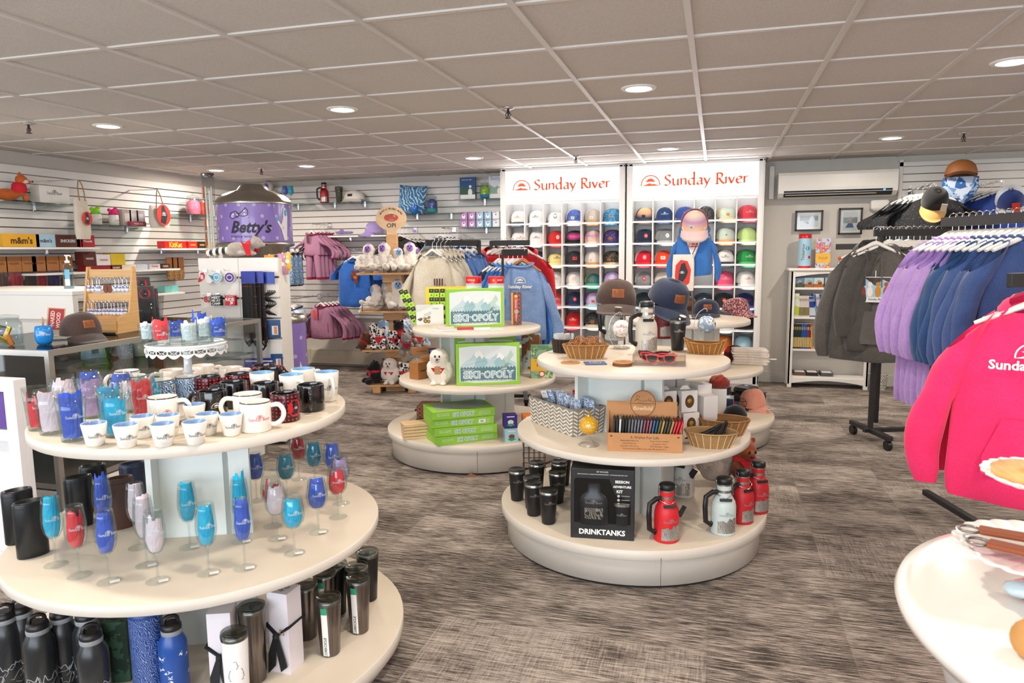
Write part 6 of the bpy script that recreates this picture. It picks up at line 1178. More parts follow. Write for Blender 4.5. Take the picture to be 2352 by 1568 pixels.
M_ = MX.Translation(t.location) @ MX.Rotation(t.rotation_euler.z, 4, 'Z'); wc = ['#2a2b2e', '#24252a', '#d5d5d6', '#1c1d20', '#1d2024', '#5e6066', '#6a6c70', '#6c707c', '#70727a', '#777984', '#86505c', '#8a4c5a', '#8c5a66', '#3a6080', '#33516e', '#5b5f3c', '#b58c5a', '#3f4630', '#4c4a30', '#b0895a', '#c63a3e', '#c2343a', '#d82a34']
for k, c_ in enumerate(wc):
    q = M_ @ V((-.135+.0122*k, .05, .008)); o = th('wallet', '%s slim wallet, %s in the cardboard display' % ({'#2a': 'black ridged', '#24': 'black', '#d5': 'white striped', '#1c': 'plain black', '#1d': 'near black', '#5e': 'grey', '#6a': 'mid grey', '#6c': 'blue grey', '#70': 'cool grey', '#77': 'light grey', '#86': 'dusty rose', '#8a': 'rose', '#8c': 'pale rose', '#3a': 'blue', '#33': 'navy', '#5b': 'olive', '#b5': 'tan', '#3f': 'dark olive', '#4c': 'moss', '#b0': 'sand', '#c6': 'dark red', '#c2': 'crimson', '#d8': 'bright red'}[c_[:3]], 'number %d from left' % (k+1)), 'wallet', q, 0, 'wallets in the cardboard display', (0, R_(1+.7*k), t.rotation_euler.z)); mk('wallet_body', B().box((0, .04, .062), (.0085, .085, .124), .002), mat(c_, .6), o)
    b = B(); [b.box((random.uniform(-.003, .003), .005+.009*i, .127+.002*(i % 2)), (.0012, .004, .010)) for i in range(8)]; mk('elastic_fringe', b, BLACK, o)
# white ornament boxes, navy box, baskets
def win_box(label, p, rz):
    t = carton('ornament_box', label, 'gift box', p, rz, (.088, .088, .105), mat('#f0ece6', .5), [(f_, join2d(([(.025*cos(a), .032*sin(a)) for a in [2*pi*i/18 for i in range(18)]], [list(range(18))])), mat('#5b4526', .4), 0) for f_ in ('f', 'r', 'l')], 'white window boxes with yellow ornaments', panel='window'); mk('ornament_inside', B().ball((0, -.033, .055), .017, n=14).ball((.033, 0, .055), .017, n=14), mat('#b98a28', .2, 'gloss'), t); mk('tuck_top', B().prism([(-.03, 0), (.03, 0), (.012, .018), (-.012, .018)], .002), mat('#f0ece6', .5), t, (0, 0, .105)); return t
p = at(1545, 998, z=z); q0 = V((p.x, p.y+.03, z)); rz = face(p)+.55
for k, (dx, dy, dz, w_) in enumerate(((-.04, -.03, 0, 'lower left near the wallets'), (.06, .03, 0, 'lower right by the basket'), (-.045, -.025, .112, 'upper left behind the cardboard'), (.05, .035, .108, 'upper right of the stack'))): win_box('white window box with yellow ornament, '+w_, (q0.x+dx, q0.y+dy, z+dz), rz)
for k, (dx, dy, dz, h, w_) in enumerate(((.15, .13, 0, .17, 'tall plain white box right of the window boxes'), (.12, .20, .0, .215, 'plain white box deepest by the column'))): carton('white_box', w_, 'box', (q0.x+dx, q0.y+dy, z+dz), rz, (.08, .08, h), mat('#efebe4', .5))
p = wp(1654, 955, z, .05); carton('navy_lid_box', 'navy box with clear lid window between white boxes and basket', 'box', (p.x, p.y, z), face(p)-.05, (.135, .10, .095), mat('#1e2c48', .3), [('t', quad2d(.10, .06), mat('#b9c4d2', .08), 0), ('f', quad2d(.133, .004, 0, .012), mat('#101a30', .4), 0)])
p = wp(1660, 1005, z, .08); basket('rear right wicker basket holding red packets', p, 0, .125, .085, .075, '#dda56a', '#9a6a38'); carton('red_packet', 'dark red packets lying in the rear wicker basket', 'packet', (p.x, p.y, z+.02), .3, (.12, .05, .015), mat('#7c2420', .5)); 
p = wp(1632, 1034, z, .08); basket('front right wicker basket of black pens', p, 0, .118, .08, .068, '#e8bd84', '#aa7a44')
for k in range(9): o = th('black_pen', 'black pen in the front right basket, %s' % ['lowest', 'second', 'third', 'fourth', 'middle', 'sixth', 'seventh', 'eighth', 'topmost'][k], 'pen', (p.x-.045+.012*k, p.y+.0+.006*(k % 3), z+.052+.004*(k % 4)), 0, 'black pens in the basket', (R_(8), R_(72-3*k), R_(20+7*k))); mk('barrel', B().lathe([(.002, -.075), (.0055, -.06), (.0055, .06), (.003, .07)], 8), BLACK, o); mk('pen_clip', B().box((.007, 0, .05), (.002, .004, .03)), mat('#4a4a4c', .3), o)
for px, py, w_ in ((1352, 942, 'right'), (1330, 938, 'left')): p = wp(px, py, z, .03); mug('bright red enamel cup behind the chevron basket, '+w_, 0, 0, G('#c01c2c'), '#8a1620', None, ha=None, prt=None, off=(p.x, p.y+.05), z=z, r=.05, h=.085, group='red cups behind the chevron basket', cat='cup')
# lowest tier
z = ZM[2]
for k, (px, py, w_) in enumerate(((1188, 1152, 'leftmost'), (1233, 1134, 'rear left'), (1222, 1172, 'second row left'), (1226, 1187, 'front left'), (1260, 1206, 'frontmost of the black group'), (1280, 1158, 'behind the frontmost, right'), (1284, 1132, 'rear right'), (1294, 1116, 'rearmost beside the boxed kit'))): p = wp(px, py, z, .03); tumbler('short black tumbler with lid and steel rim, '+w_, p, face(p), mat('#19191b', .45), .155, .031, .042, 'short black tumblers on the lowest tier', 'black', '#a08c74', brandtxt='YETI' if k in (0, 5) and False else None)
p = at(1380, 1238, z=z); t = carton('boxed_growler_kit', 'black boxed SESSION ADVENTURE KIT with flask window', 'boxed kit', (p.x, p.y+.055, z), face(p)-.06, (.275, .11, .315), [mat('#1f1e20', .45)], [('f', ([(-.122, -.085), (.122, -.085), (.122, .02), (.055, .05), (.03, .115), (-.115, .115), (-.122, .105)], [[0, 1, 2, 3, 4, 5, 6]]), mat('#08080a', .2), 0), ('f', txt('DRINKTANKS', w=.20, y=-.125, bold=.035), LETW, 1), ('f', txt('SESSION', w=.06, x=.085, y=.105, bold=.03), LETW, 1), ('f', txt('ADVENTURE', w=.078, x=.085, y=.083, bold=.03), LETW, 1), ('f', txt('KIT', w=.026, x=.075, y=.062, bold=.03), LETW, 1), ('f', txt('SET INCLUDES', w=.05, y=.146), LETW, 1), ('f', txt('ONE DOUBLE WALL VACUUM INSULATED GROWLER + 2 STAINLESS STEEL PINT CUPS', w=.215, y=.134), LETW, 1)]+[('f', disc2d(.006, 12, .07, .042-.018*i), mat('#b0b0b0', .5), 2) for i in range(3)]+[('f', quad2d(.035, .003, .1, .043-.018*i), mat('#9a9a9a', .5), 2) for i in range(3)]+[('r', quad2d(.1, .30), mat('#4a3630', .6, 'blotch', c2='#8a4a34', s=20), 0)], b=.002)
bf = B().lathe([(.062, 0), (.064, .004), (.064, .13), (.055, .155), (.03, .178), (.03, .22)], 36); fk = mk('boxed_flask', bf, mat('#1a1b1e', .35), t, (-.035, -.054, .07)); fk.scale = (1, .35, .82); mk('flask_logo', B().flat(sc2(brand2d(), .0155), cyl(.065, .10, 0)), mat('#8b8b8a', .5), t, (-.035, -.055, .085)).scale = (1, .37, .85); e = mk('flask_etching', B().flat(quad2d(.085, .05, 0, .045, 12), cyl(.0655, 0, 0)), mat('#3a3632', .35, 'scratch', c2='#8f8a84', s=30, th=.5, metal=.5), t, (-.035, -.0545, .078)); e.scale = (1, .36, 1); mk('boxed_cup', B().lathe([(.026, 0), (.036, .085), (.036, .095)], 28, mf=lambda j: j), [mat('#1b1c1e', .35), STEEL], t, (.085, -.052, .07)).scale = (1, .5, 1); mk('cup_logo', B().flat(sc2(brand2d(), .009), cyl(.035, .05, 0)), mat('#9b9b9a', .5), t, (.085, -.053, .068)).scale = (1, .53, 1)
p = at(1440, 1160, z=z); carton('boxed_growler_kit', 'second dark boxed kit standing behind the front one', 'boxed kit', (p.x+.02, p.y+.06, z), face(p)-.1, (.2, .09, .31), mat('#241f20', .45))
for px, py, c_, w_, sc_, rz, tg in ((1530, 1250, '#d01f28', 'bright red growler with black handle, frontmost', 1.06, .28, '#1c1c20'), (1660, 1233, '#c4d2cf', 'pale grey green growler with black handle, right of the front red one', 1.06, .2, None), (1703, 1206, '#c01e26', 'red growler just behind the pale one', 1.03, .7, None), (1738, 1182, '#c01e26', 'red growler rearmost at the right rim', 1.03, .5, None), (1570, 1145, '#cfd0c8', 'pale growler in the shade behind the front red one', 1.05, -.5, '#16161a')):
    p = wp(px, py, z, .052*sc_); growler(w_, p, face(p)+rz, c_, sc_*.98, tagc=tg)
p = at(1232, 1080, z=z); t = th('wire_basket', 'dark wire basket behind the black tumblers', 'basket', (p.x-.02, p.y+.03, z), .3); b = B()
for i in range(5):
    for s_ in (-1, 1): b.tube([(-.06+.03*i, s_*.05, 0), (-.06+.03*i, s_*.05, .22)], .0018, 4)
for zz in (.02, .08, .14, .2): b.tube([(-.065, -.052, zz), (.065, -.052, zz), (.065, .052, zz), (-.065, .052, zz)], .0022, 4, closed=True)
mk('wire_cage', b, mat('#3a2f2b', .5), t)
# ================================================================ left rear table: board games
GRN = mat('#8cc63a', .5, 'melamine', c2='#9ad048'); FRM = '#dfe8e8'
def mount(w_, h_, y0=0):     # printed mountain picture
    M1 = mat('#bfd6dc', .5); M2 = mat('#9ec2c9', .5); M3 = mat('#557f8a', .5); S_ = LETW
    rr = lambda w2, h2: ([(w2/2*x, h2/2*y) for x, y in ((-1, -.93), (-.5, -.99), (0, -1), (.5, -.99), (1, -.93), (1.0, .92), (.5, .985), (0, 1), (-.5, .985), (-1.0, .92))], [list(range(10))])
    D = [('f', rr(w_*.90, h_*.88), S_, 0), ('f', rr(w_*.88, h_*.86), mat(FRM, .5), 1)]; W2 = w_*.87; H2 = h_*.84; f_ = lambda pts: ([(x*W2/2, y*H2/2) for x, y in pts], [list(range(len(pts)))])
    D += [('f', f_([(-1, -.05), (-.62, .35), (-.45, .72), (-.3, .78), (-.15, .45), (.05, .2), (.25, .5), (.42, .66), (.6, .4), (1, .05), (1, -.3), (-1, -.3)]), M1, 2), ('f', f_([(-.42, .3), (-.3, .52), (-.12, .38), (0, .1), (-.15, -.2), (-.5, -.1)]), M2, 3), ('f', f_([(.2, .1), (.38, .42), (.55, .25), (.9, -.05), (.3, -.2)]), M2, 3), ('f', f_([(-.36, .76), (-.3, .78), (-.15, .45), (-.22, .3), (-.3, .5), (-.4, .35), (-.5, .52), (-.45, .72)]), S_, 4), ('f', f_([(.36, .6), (.42, .66), (.6, .4), (.5, .2), (.42, .38), (.3, .3)]), S_, 4)]
    tr = [(-1, -.95)]+[(-1+2*i/36, -.22+(.10 if i % 2 else 0)) for i in range(37)]+[(1, -.95)]; D.append(('f', f_(tr), M3, 5))
    D += [('f', f_([(.42, -.35), (.68, -.3), (.6, .2), (.72, .5), (.82, .78), (.92, .5), (.72, .1), (.66, -.2)]), mat('#b9d2c4', .5), 6)]
    D += [('f', line2d([(-.4*W2, -.02*H2), (.16*W2, .2*H2)], .0009), mat('#4a6a74', .5), 6), ('f', txt('New England', w=w_*.18, x=-w_*.31, y=-h_*.13, shear=.3), S_, 7)]
    for s_, x_, w3 in (('SKI', -.26, .25), ('OPOLY', .17, .46)): D += [('f', txt(s_, w=w_*w3+.010, h=h_*.165+.008, x=w_*x_, y=-h_*.245, bold=.07), S_, 7), ('f', txt(s_, w=w_*w3, h=h_*.165-.002, x=w_*x_, y=-h_*.245, bold=.025), mat('#9cc2ce', .5), 8)]
    D += [('f', txt('*', w=w_*.055, x=-w_*.095, y=-h_*.24, bold=.03), S_, 8), ('f', txt("A GAME CELEBRATING NEW ENGLAND'S BEST SKI RESORTS!", w=w_*.76, y=-h_*.385, bold=.02), S_, 7)]
    return D
def game(label, p, rz, w_=.40, h_=.27, d_=.05, rot=None): return carton('board_game_box', label, 'board game', p, rz, (w_, d_, h_), GRN, mount(w_, h_)+[('r', rotd(txt('SKI OPOLY', w=h_*.5), pi/2), mat('#cfe6e8', .5), 0)], 'green board game boxes', b=.002, rot=rot)
zb = ZB[0]; p = at(1088, 752, z=zb); game('green mountain board game box standing on the top tier', (p.x, p.y+.03, zb), face(p)+.20, .405, .272)
p = at(1065, 758, z=zb); t = th('game_board_sheet', 'colourful open game board sheet lying in front of the standing box', 'game board', (p.x+.03, p.y-.0, zb), face(p)); mk('board_sheet', B().box((0, 0, .002), (.48, .10, .003)), mat('#cfe0e6', .5), t); b = B()
for i in range(16): b.flat(quad2d(.026, .016, -.225+.03*i, -.04), lambda u, v: (u, v, .004), i % 4)
mk('board_squares', b, [mat('#e8938a', .5), mat('#f2ece0', .5), mat('#a9d2dc', .5), mat('#c4dca0', .5)], t)
for i, (dx, c_, nm) in enumerate(((-.16, '#e8c0b8', 'pink and orange'), (-.02, '#c8343a', 'red'), (.10, '#e6e6e8', 'white'))): carton('card_pack', nm+' card pack lying on the open game board', 'card pack', (p.x+.03+dx, p.y+.005, zb+.004), face(p)+.1, (.11, .04, .016), mat(c_, .4), group='card packs on the game board')
for i, (dx, nm) in enumerate(((-.075, 'left'), (.095, 'right'))):
    q = at(1098, 752, z=zb); t = th('red_tin', 'red and white round candy tin, %s of two behind the game box' % nm, 'tin', (q.x+dx-.02, q.y+.20, zb+.0), face(q), 'red candy tins behind the game box'); r = .058
    mk('tin_body', B().lathe([(r, 0), (r, .30), (r, .345), (r-.002, .35)], 36, mf=lambda j: 0 if j == 0 else 1), [mat('#dfe9e4', .3), mat('#d01c2c', .25)], t); b = B(); b.flat(txt('WITH' if i == 0 else 'MAKIT', w=.042, x=-.03 if i == 0 else .03, y=.325, bold=.02), cyl(r, 0, .001)); b.flat(disc2d(.007, 14, .003 if i == 0 else -.02, .325), cyl(r, 0, .001), 1); b.flat(quad2d(.16, .003, 0, .295, 20), cyl(r, 0, .001), 2); b.flat(quad2d(.16, .002, 0, .287, 20), cyl(r, 0, .001), 3); mk('tin_print', b, [mat('#f0dfb0', .5), mat('#e8c040', .5), mat('#c8323c', .5), mat('#4a9a72', .5)], t)
p = at(1185, 746, z=zb); carton('checkers_box', "brown and orange S'mores Checkers box on the top tier's right", 'board game', (p.x, p.y+.02, zb), face(p)-.12, (.068, .055, .235), mat('#6a3a26', .4, 'plaid', c2='#4a2618', c3='#8a4a2c', s=34), [('f', quad2d(.026, .16, .0, .01), mat('#c8442c', .4), 0), ('f', quad2d(.012, .23, -.028, 0), mat('#e8982c', .4), 0), ('f', disc2d(.016, 16, .002, -.02), mat('#b8a890', .4), 1), ('f', disc2d(.012, 14, .0, .09, .8), mat('#e8b45c', .4), 1), ('f', rotd(txt("S'mores", w=.06), -pi/2, .0, .035), LETW, 1), ('f', rotd(txt('Checkers', w=.055), -pi/2, .002, -.065), LETW, 1)])
p = at(965, 745, z=zb); q = V((p.x+.015, p.y+.02, zb))
carton('toy_loader_box', 'white box with toy wheel loader picture and sloped words', 'toy box', (q.x+.055, q.y, zb), face(q)+.1, (.20, .04, .145), mat('#e4e6e6', .5), [('f', ([(-.10, .0725), (-.10, .02), (.04, .0725)], [[0, 1, 2]]), mat('#d2d6d8', .5), 0), ('f', rotd(txt('Meant to go', w=.055), .45, -.02, .01), INK, 1), ('f', rotd(txt('in your mouth', w=.06), .45, -.018, -.002), INK, 1), ('f', txt('Too heavy', w=.045, x=.04, y=.045), INK, 1), ('f', disc2d(.015, 16, -.035, -.045), mat('#6a5a30', .4), 1), ('f', disc2d(.013, 16, -.012, -.048), mat('#6a5a30', .4), 1), ('f', disc2d(.007, 12, -.035, -.045), mat('#d8a83c', .4), 2), ('f', disc2d(.006, 12, -.012, -.048), mat('#d8a83c', .4), 2), ('f', ([(-.05, -.03), (.0, -.028), (.002, -.01), (-.012, -.008), (-.02, -.02), (-.05, -.018)], [[0, 1, 2, 3, 4, 5]]), mat('#8c7a48', .4), 1), ('f', ([(-.095, -.03), (-.06, -.018), (-.055, -.035), (-.075, -.045)], [[0, 1, 2, 3]]), mat('#6a5248', .4), 1)])
def ninja(label, p, rot, h=.26):
    t = th('strategy_game_tube', label, 'board game', p, 0, 'green and black checked game sticks', rot); mk('stick_body', B().box((0, 0, h/2), (.036, .036, h), .001), mat('#e8e46a', .4), t); b = B()
    for i in range(8): zc = h*(i+.5)/8; b.flat(quad2d(.034, h/8*.94, 0, zc), plane(-.0186), i % 2); b.flat(txt('HANDSIAM'[7-i] if i % 2 == 0 else '*', h=.014, y=zc, bold=.03), plane(-.0192), 1 if i % 2 == 0 else 0)
    mk('checked_print', b, [mat('#a8e02c', .4), mat('#23261c', .5)], t)
for i, (dx, dy, a, nm) in enumerate(((-.115, .05, -22, 'leaning at far left'), (-.075, .04, -22, 'leaning beside the first'), (.0, .10, 0, 'upright left of the game box'), (.042, .10, 0, 'upright nearer the game box'), (.085, .11, 0, 'upright half behind the game box'))): ninja('green and black checked game stick, '+nm, (q.x+dx+.03, q.y+dy, zb+.003), (0, R_(a), face(q)), .27 if a else .255)
carton('yellow_game_box', 'yellow edged box lying across behind the checked sticks', 'board game', (q.x+.14, q.y+.17, zb), face(q), (.34, .05, .268), mat('#e8c62c', .5))
# middle tier of that table
z = ZB[1]; p = at(1118, 884, z=z); game('green mountain board game box standing on the middle tier', (p.x+.0, p.y+.03, z), face(p)+.07, .425, .282); p2 = at(1105, 872, z=z); game('second green game box directly behind the middle tier one', (p2.x-.0, p2.y+.10, z), face(p)+.07, .43, .29)
for px, py, dz, w_, rz, nm in ((958, 871, 0, .12, .8, 'lowest upright on the rim'), (985, 850, .05, .16, .3, 'middle of the pile'), (968, 845, .105, .19, .1, 'top of the pile'), (1010, 850, 0, .16, .1, 'behind the plush owl')): p = at(px, py, z=z); carton('stacking_game_box', 'brown and navy wooden stacking game box, '+nm, 'board game', (p.x, p.y+.05, z+dz), face(p)+rz, (w_, .085, .05 if 'upright' not in nm else .12), mat('#a8703c', .5), [('f', quad2d(w_*.3, .044, w_*.33, 0), mat('#223a6a', .5), 0), ('f', txt('WB', w=w_*.2, x=w_*.33), LETW, 1), ('f', sc2(squig(w_*.42, .012), 1, -w_*.1, 0), mat('#3a2416', .5), 1), ('r', quad2d(.05, .044), mat('#223a6a', .5), 0)], 'wooden stacking game boxes')
p = at(1245, 868, z=z); carton('puzzle_box', "green and yellow I AM LIL FOX puzzle box at the middle tier's right", 'puzzle', (p.x-.01, p.y+.03, z), face(p)+.05, (.155, .07, .23), mat('#8fae8c', .5, 'blotch', c2='#5f8a5c', c3='#b9c9a0', s=16), [('f', quad2d(.155, .085, 0, -.02), mat('#e8b62c', .5), 0), ('f', txt("I AM LIL'", w=.09, y=.008), mat('#5a3a20', .5), 1), ('f', txt('FOX', w=.07, y=-.02, bold=.04), mat('#b8302c', .5), 1), ('f', disc2d(.022, 18, .0, -.085), mat('#b83a28', .5), 1), ('f', disc2d(.015, 14, .0, -.085), mat('#e8e0c8', .5), 2)])
p = at(1215, 850, z=z); carton('book_box', 'tiger picture box behind the fox puzzle', 'puzzle', (p.x, p.y+.07, z), face(p)-.3, (.14, .04, .27), mat('#b9c9c4', .5, 'blotch', c2='#8a5a34', s=12)); p = at(1262, 848, z=z); carton('book_box', 'tilted pale landscape box at the right of the fox puzzle', 'puzzle', (p.x, p.y+.06, z), 0, (.20, .03, .25), mat('#a89aa8', .5, 'blotch', c2='#dfe6ee', s=7), rot=(.0, .5, face(p)))
# lowest tier of that table
z = ZB[2]; p = at(1040, 1018, z=z)
for k in range(4):
    t = th('board_game_box', 'flat green board game box, %s of the stack of four' % ['bottom', 'second', 'third', 'top'][k], 'board game', (p.x+.012*(k % 2)-.006*k, p.y+.15-.004*k, z+.056*k+.0), face(p)+.22+[.12, .0, -.02, .02][k], 'flat stack of green game boxes'); mk('carton', B().box((0, 0, .0275), (.42, .28, .054), .002), GRN, t)
    b = B(); b.flat(txt('SKI OPOLY', w=.15, h=.03, y=.0275, bold=.07), plane(-.1408)); b.flat(txt('SKI OPOLY', w=.144, h=.024, y=.0275, bold=.01), plane(-.1413), 1); [b.flat(txt(s_, w=.08, x=x_, y=y_), plane(-.1408), 0) for x_, ss in ((-.14, ('FOR 2 TO 6 PLAYERS', 'AGES 8 AND UP')), (.14, ('A GAME CELEBRATING', "NEW ENGLAND'S", 'BEST SKI RESORTS'))) for y_, s_ in zip((.037, .027, .017), ss)]
    b.flat(txt('SKI OPOLY', w=.14), lambda u, v: (.2108, u, .0275+v)); 
    if k == 2: b.flat(quad2d(.045, .026, .13, .026), plane(-.1412), 0); [b.flat(quad2d(.0016, .014, .12+.0035*i, .026), plane(-.1416), 2) for i in range(6)]
    if k == 3: b.flat(quad2d(.34, .20), lambda u, v: (u, v, .0552), 3)
    mk('box_print', b, [mat('#eef4ea', .5), mat('#7fb3c4', .5), INK, mat('#9aa69a', .4)], t)
for k in range(5): p = at(942, 1008, z=z); carton('wooden_tray', 'pale wooden plank tray, %s of the stack at the left rim' % ['lowest', 'second', 'third', 'fourth', 'top'][k], 'tray', (p.x+.01, p.y+.06, z+.021*k), face(p)+.1+.03*k, (.17, .12, .018), mat('#dcb384', .5, 'wood', c2='#e9cba2', sc=(3, 20, 20)), group='wooden trays on the lowest tier')
p = at(990, 975, z=z); carton('checkers_box', 'flat brown checked game box behind the stack of trays', 'board game', (p.x+.02, p.y+.12, z+.0), .2, (.3, .2, .13), mat('#7a4a2c', .4, 'plaid', c2='#4a2618', c3='#9a5a34', s=34))
for px, py, dz, c_, nm, c2 in ((1170, 1015, 0, '#a9d0e0', 'pale blue bear', '#7a4a30'), (1212, 1012, 0, '#2a2446', 'dark purple eagle', '#d8d4e0'), (1168, 985, .088, '#3a2a78', 'purple eagle', '#e0dce8'), (1212, 975, .088, '#e07a2c', 'orange tiger', '#7ac03c')): p = at(px, py if dz == 0 else 1012, z=z); carton('brick_toy_box', nm+' mini brick toy box on the lowest tier', 'toy box', (p.x, p.y+.035, z+dz), face(p)+.15, (.088, .08, .084), mat(c_, .4), [('f', disc2d(.02, 12, 0, -.004, .8), mat(c2, .5), 0), ('f', ([(-.03, -.022), (.0, -.034), (.03, -.02), (.0, -.012)], [[0, 1, 2, 3]]), mat('#3c9a58', .5), 1), ('f', quad2d(.05, .006, 0, .032), LETW, 0)], 'mini brick toy boxes')
# ================================================================ table behind with caps (C2)
z = Z2[0]; p = wp(1622, 728, z, .09); cap('navy kids cap with leather flag patch on the rear table', (p.x, p.y, z+.022), face(p)+.1, CO2, None, CO2, 'flag', '#000', sc=(1.28, 1.2, 1.0), sticker=True)
p = wp(1690, 724, z, .09); cap('maroon floral bucket brim cap on the rear table', (p.x, p.y, z+.022), face(p)+.75, mat('#7c3a48', .9, 'spots', c2='#e6c2b4', s=110, th=.4), None, mat('#7c3a48', .9, 'spots', c2='#e6c2b4', s=110, th=.4), None, sc=(1.28, 1.2, 1.0)); p = wp(1570, 722, z, .09); cap('brown corduroy cap behind the kids navy cap', (p.x, p.y+.05, z+.022), face(p)+.6, CO1, None, CO1, 'flag', '#000', sc=(1.3, 1.2, 1.1))
z = Z2[1]; p = wp(1722, 838, z, .10)
for k in range(6):
    o = th('folded_towel', 'cream knit folded blanket, %s of the pile on the rear middle tier' % ['lowest', 'second', 'third', 'fourth', 'fifth', 'topmost'][k], 'blanket', (p.x+.006*(k % 2)-.012*(k > 3), p.y, z+.019*k), face(p)+.06*(k % 3), 'cream knit blankets'); n = 10; b = B(); b.prism([(-.12, .002), (.12, .0), (.135, .009), (.12, .018), (-.12, .019), (-.13, .010)], .17, off=0); mk('folded_cloth', b, F('#dfd3c6', s=90), o)
mk('care_tag', B().box((.16, -.05, .006), (.07, .04, .003), .001), mat('#f0e4dc', .6), o, (0, 0, -.06))
p = wp(1686, 830, z, .06); o = th('plaid_hat', 'red and black buffalo plaid hat beside the cream blankets', 'hat', (p.x, p.y, z+.0), face(p)); mk('hat_crown', B().lathe([(.075, 0), (.082, .03), (.078, .07), (.055, .11), (.02, .122)], 24, sx=1.0, sy=.8), mat('#c4202c', .8, 'plaid', c2='#1c1012', c3='#6a1018', s=14), o)
z = Z2[2]
def case_box(label, px, py, dy, w_=.24): p = wp(px, py, z, .1); o = th('cap_case', label, 'case', (p.x, p.y+dy, z), face(p)-.5, 'black hard cap cases'); mk('case_base', B().box((0, 0, .035), (w_, .18, .07), .02), mat('#1a1a1c', .5), o); mk('domed_lid', B().box((-.02, 0, .085), (w_*.72, .16, .075), .035), mat('#202123', .5), o); mk('logo_oval', B().flat(disc2d(.018, 16, 0, 0, .5), lambda u, v: (u-.02, v, .1235)), LETW, o); mk('zip_seam', B().box((0, 0, .071), (w_+.002, .182, .003), .001), BLACK, o)
case_box('black hard cap case at the right rim of the rear lowest tier', 1718, 925, 0); case_box('black hard cap case behind the rim one', 1640, 905, -.12)
p = wp(1728, 944, z, .07); cap('salmon pink washed cap at the front right of the rear lowest tier', (p.x, p.y, z+.022), face(p)+.85, F('#e09a84'), None, F('#e6a28c'), None, sc=(1.15, 1.1, 1.25), sticker=True)
p = wp(1685, 948, z, .05); t = th('wire_basket', 'small dark wire basket with handles holding colourful rolls', 'basket', (p.x, p.y, z), .2); b = B()
for i in range(6): [b.tube([(-.075+.03*i, s_*.05, 0), (-.08+.032*i, s_*.055, .09)], .0018, 4) for s_ in (-1, 1)]
for zz in (.003, .05, .09): b.tube([(-.08, -.055, zz), (.08, -.055, zz), (.08, .055, zz), (-.08, .055, zz)], .0022, 4, closed=True)
b.tube(spl([(-.03, -.055, .09), (-.028, -.055, .13), (0, -.055, .145), (.028, -.055, .13), (.03, -.055, .09)], 3), .005, 6); mk('wire_cage', b, BLACK, t)
for k, c_ in enumerate(('#e8622c', '#f0a02c', '#c8343a', '#3a6a9a', '#a85a30')): o = th('cloth_roll', ['orange', 'amber', 'red', 'blue', 'rust'][k]+' rolled cloth inside the small wire basket', 'cloth roll', (p.x-.05+.025*k, p.y, z+.01), 0, 'cloth rolls in the wire basket'); mk('roll', B().lathe([(.014, 0), (.016, .07), (.008, .074)], 12), F(c_), o)
# ================================================================ racks and garments
ordn = ['frontmost', 'second', 'third', 'fourth', 'fifth', 'sixth', 'seventh', 'eighth', 'ninth', 'tenth', 'eleventh', 'twelfth', 'thirteenth', 'fourteenth']
WHG = 'white clothes hangers'
def bar_pts(a, b): return lambda t: V((a.x+(b.x-a.x)*t, a.y+(b.y-a.y)*t, a.z+(b.z-a.z)*t))
def hanger(label, p, rz, sc=1, w=.25, col='#eeeae2', g=WHG): h = th('clothes_hanger', label, 'hanger', p, 0, g, (0, 0, rz), sc); mk('hanger_bar', hanger_mesh(w*.78), mat(col, .35), h); mk('wire_hook', hook_mesh(), CHROME, h)
LIL, NVY, BLU, GRY, PNK, BEI, SKY = F('#b391cf'), F('#31507f'), F('#41598c'), F('#5d5955', s=200), F('#f5346f'), F('#cfc5b3', s=200), F('#5f86c4')
# near right rack
a = at(2184, 494, d=3.7); b_ = at(2430, 470, d=2.95); a.z = b_.z = 1.585; rack('black rack of lilac and blue hoodies at the right', V((b_.x+.02, b_.y-.06, 0)), V((a.x-.02, a.y+.06, 0)), 1.585, post_at=.02, feet=(.05,))
f_ = bar_pts(a, b_); dr = atan2(-(b_.x-a.x), (a.y-b_.y)); rzA = dr if False else .16
n = 13
for i in range(n):
    t_ = .03+i/n*.93; p = f_(t_); c_, nm = (LIL, 'lilac') if i < 6 else (NVY, 'navy') if i < 9 else (BLU, 'slate blue'); k = i if i < 6 else i-6 if i < 9 else i-9; q = 6 if i < 6 else 3 if i < 9 else 4
    garment('hooded_sweatshirt' if False else 'sweatshirt', '%s sweatshirt, %s of its colour from the left on the near rack' % (nm, ['first', 'second', 'third', 'fourth', 'fifth', 'sixth'][k]), p, rzA+random.uniform(-.05, .05), c_, group=nm+' sweatshirts on the near rack', L=.80, w=.215, hood=False, sc=1.1, out=.07, hlabel='white hanger of the %s %s sweatshirt on the near rack' % (['first', 'second', 'third', 'fourth', 'fifth', 'sixth'][k], nm), hgroup=WHG, sl=.47, d=.04)
# pink hoodies in front
for i, (px, d, rz, lab) in enumerate(((2405, 2.5, -.25, 'hot pink hoodie with white sun logo, frontmost at the right edge'), (2415, 2.66, -.20, 'hot pink hoodie directly behind the front pink one'))):
    p = at(px, 628, d=d); p.z = 1.335
    garment('hooded_sweatshirt', lab, p, rz, PNK, group='hot pink hoodies', L=.64, w=.225, sc=1.16, out=.085, sl=.52, d=.05, drawstring=False, hlabel='white hanger of the %s pink hoodie' % ['front', 'rear'][i],
            prints=[('sun_logo', sun2d(), [LETW], (-.03, -.25), .042), ('word_print', fit2d(text2d('Sunday River', .03), w=.21), [LETW], (-.03, -.277), 1.0)] if i == 0 else ())
q = at(2352, 628, d=2.5); rack('low black rack carrying the hot pink hoodies', V((q.x-.05, q.y-.02, 0)), V((q.x+.55, q.y+.45, 0)), 1.34, post_at=.97, feet=())
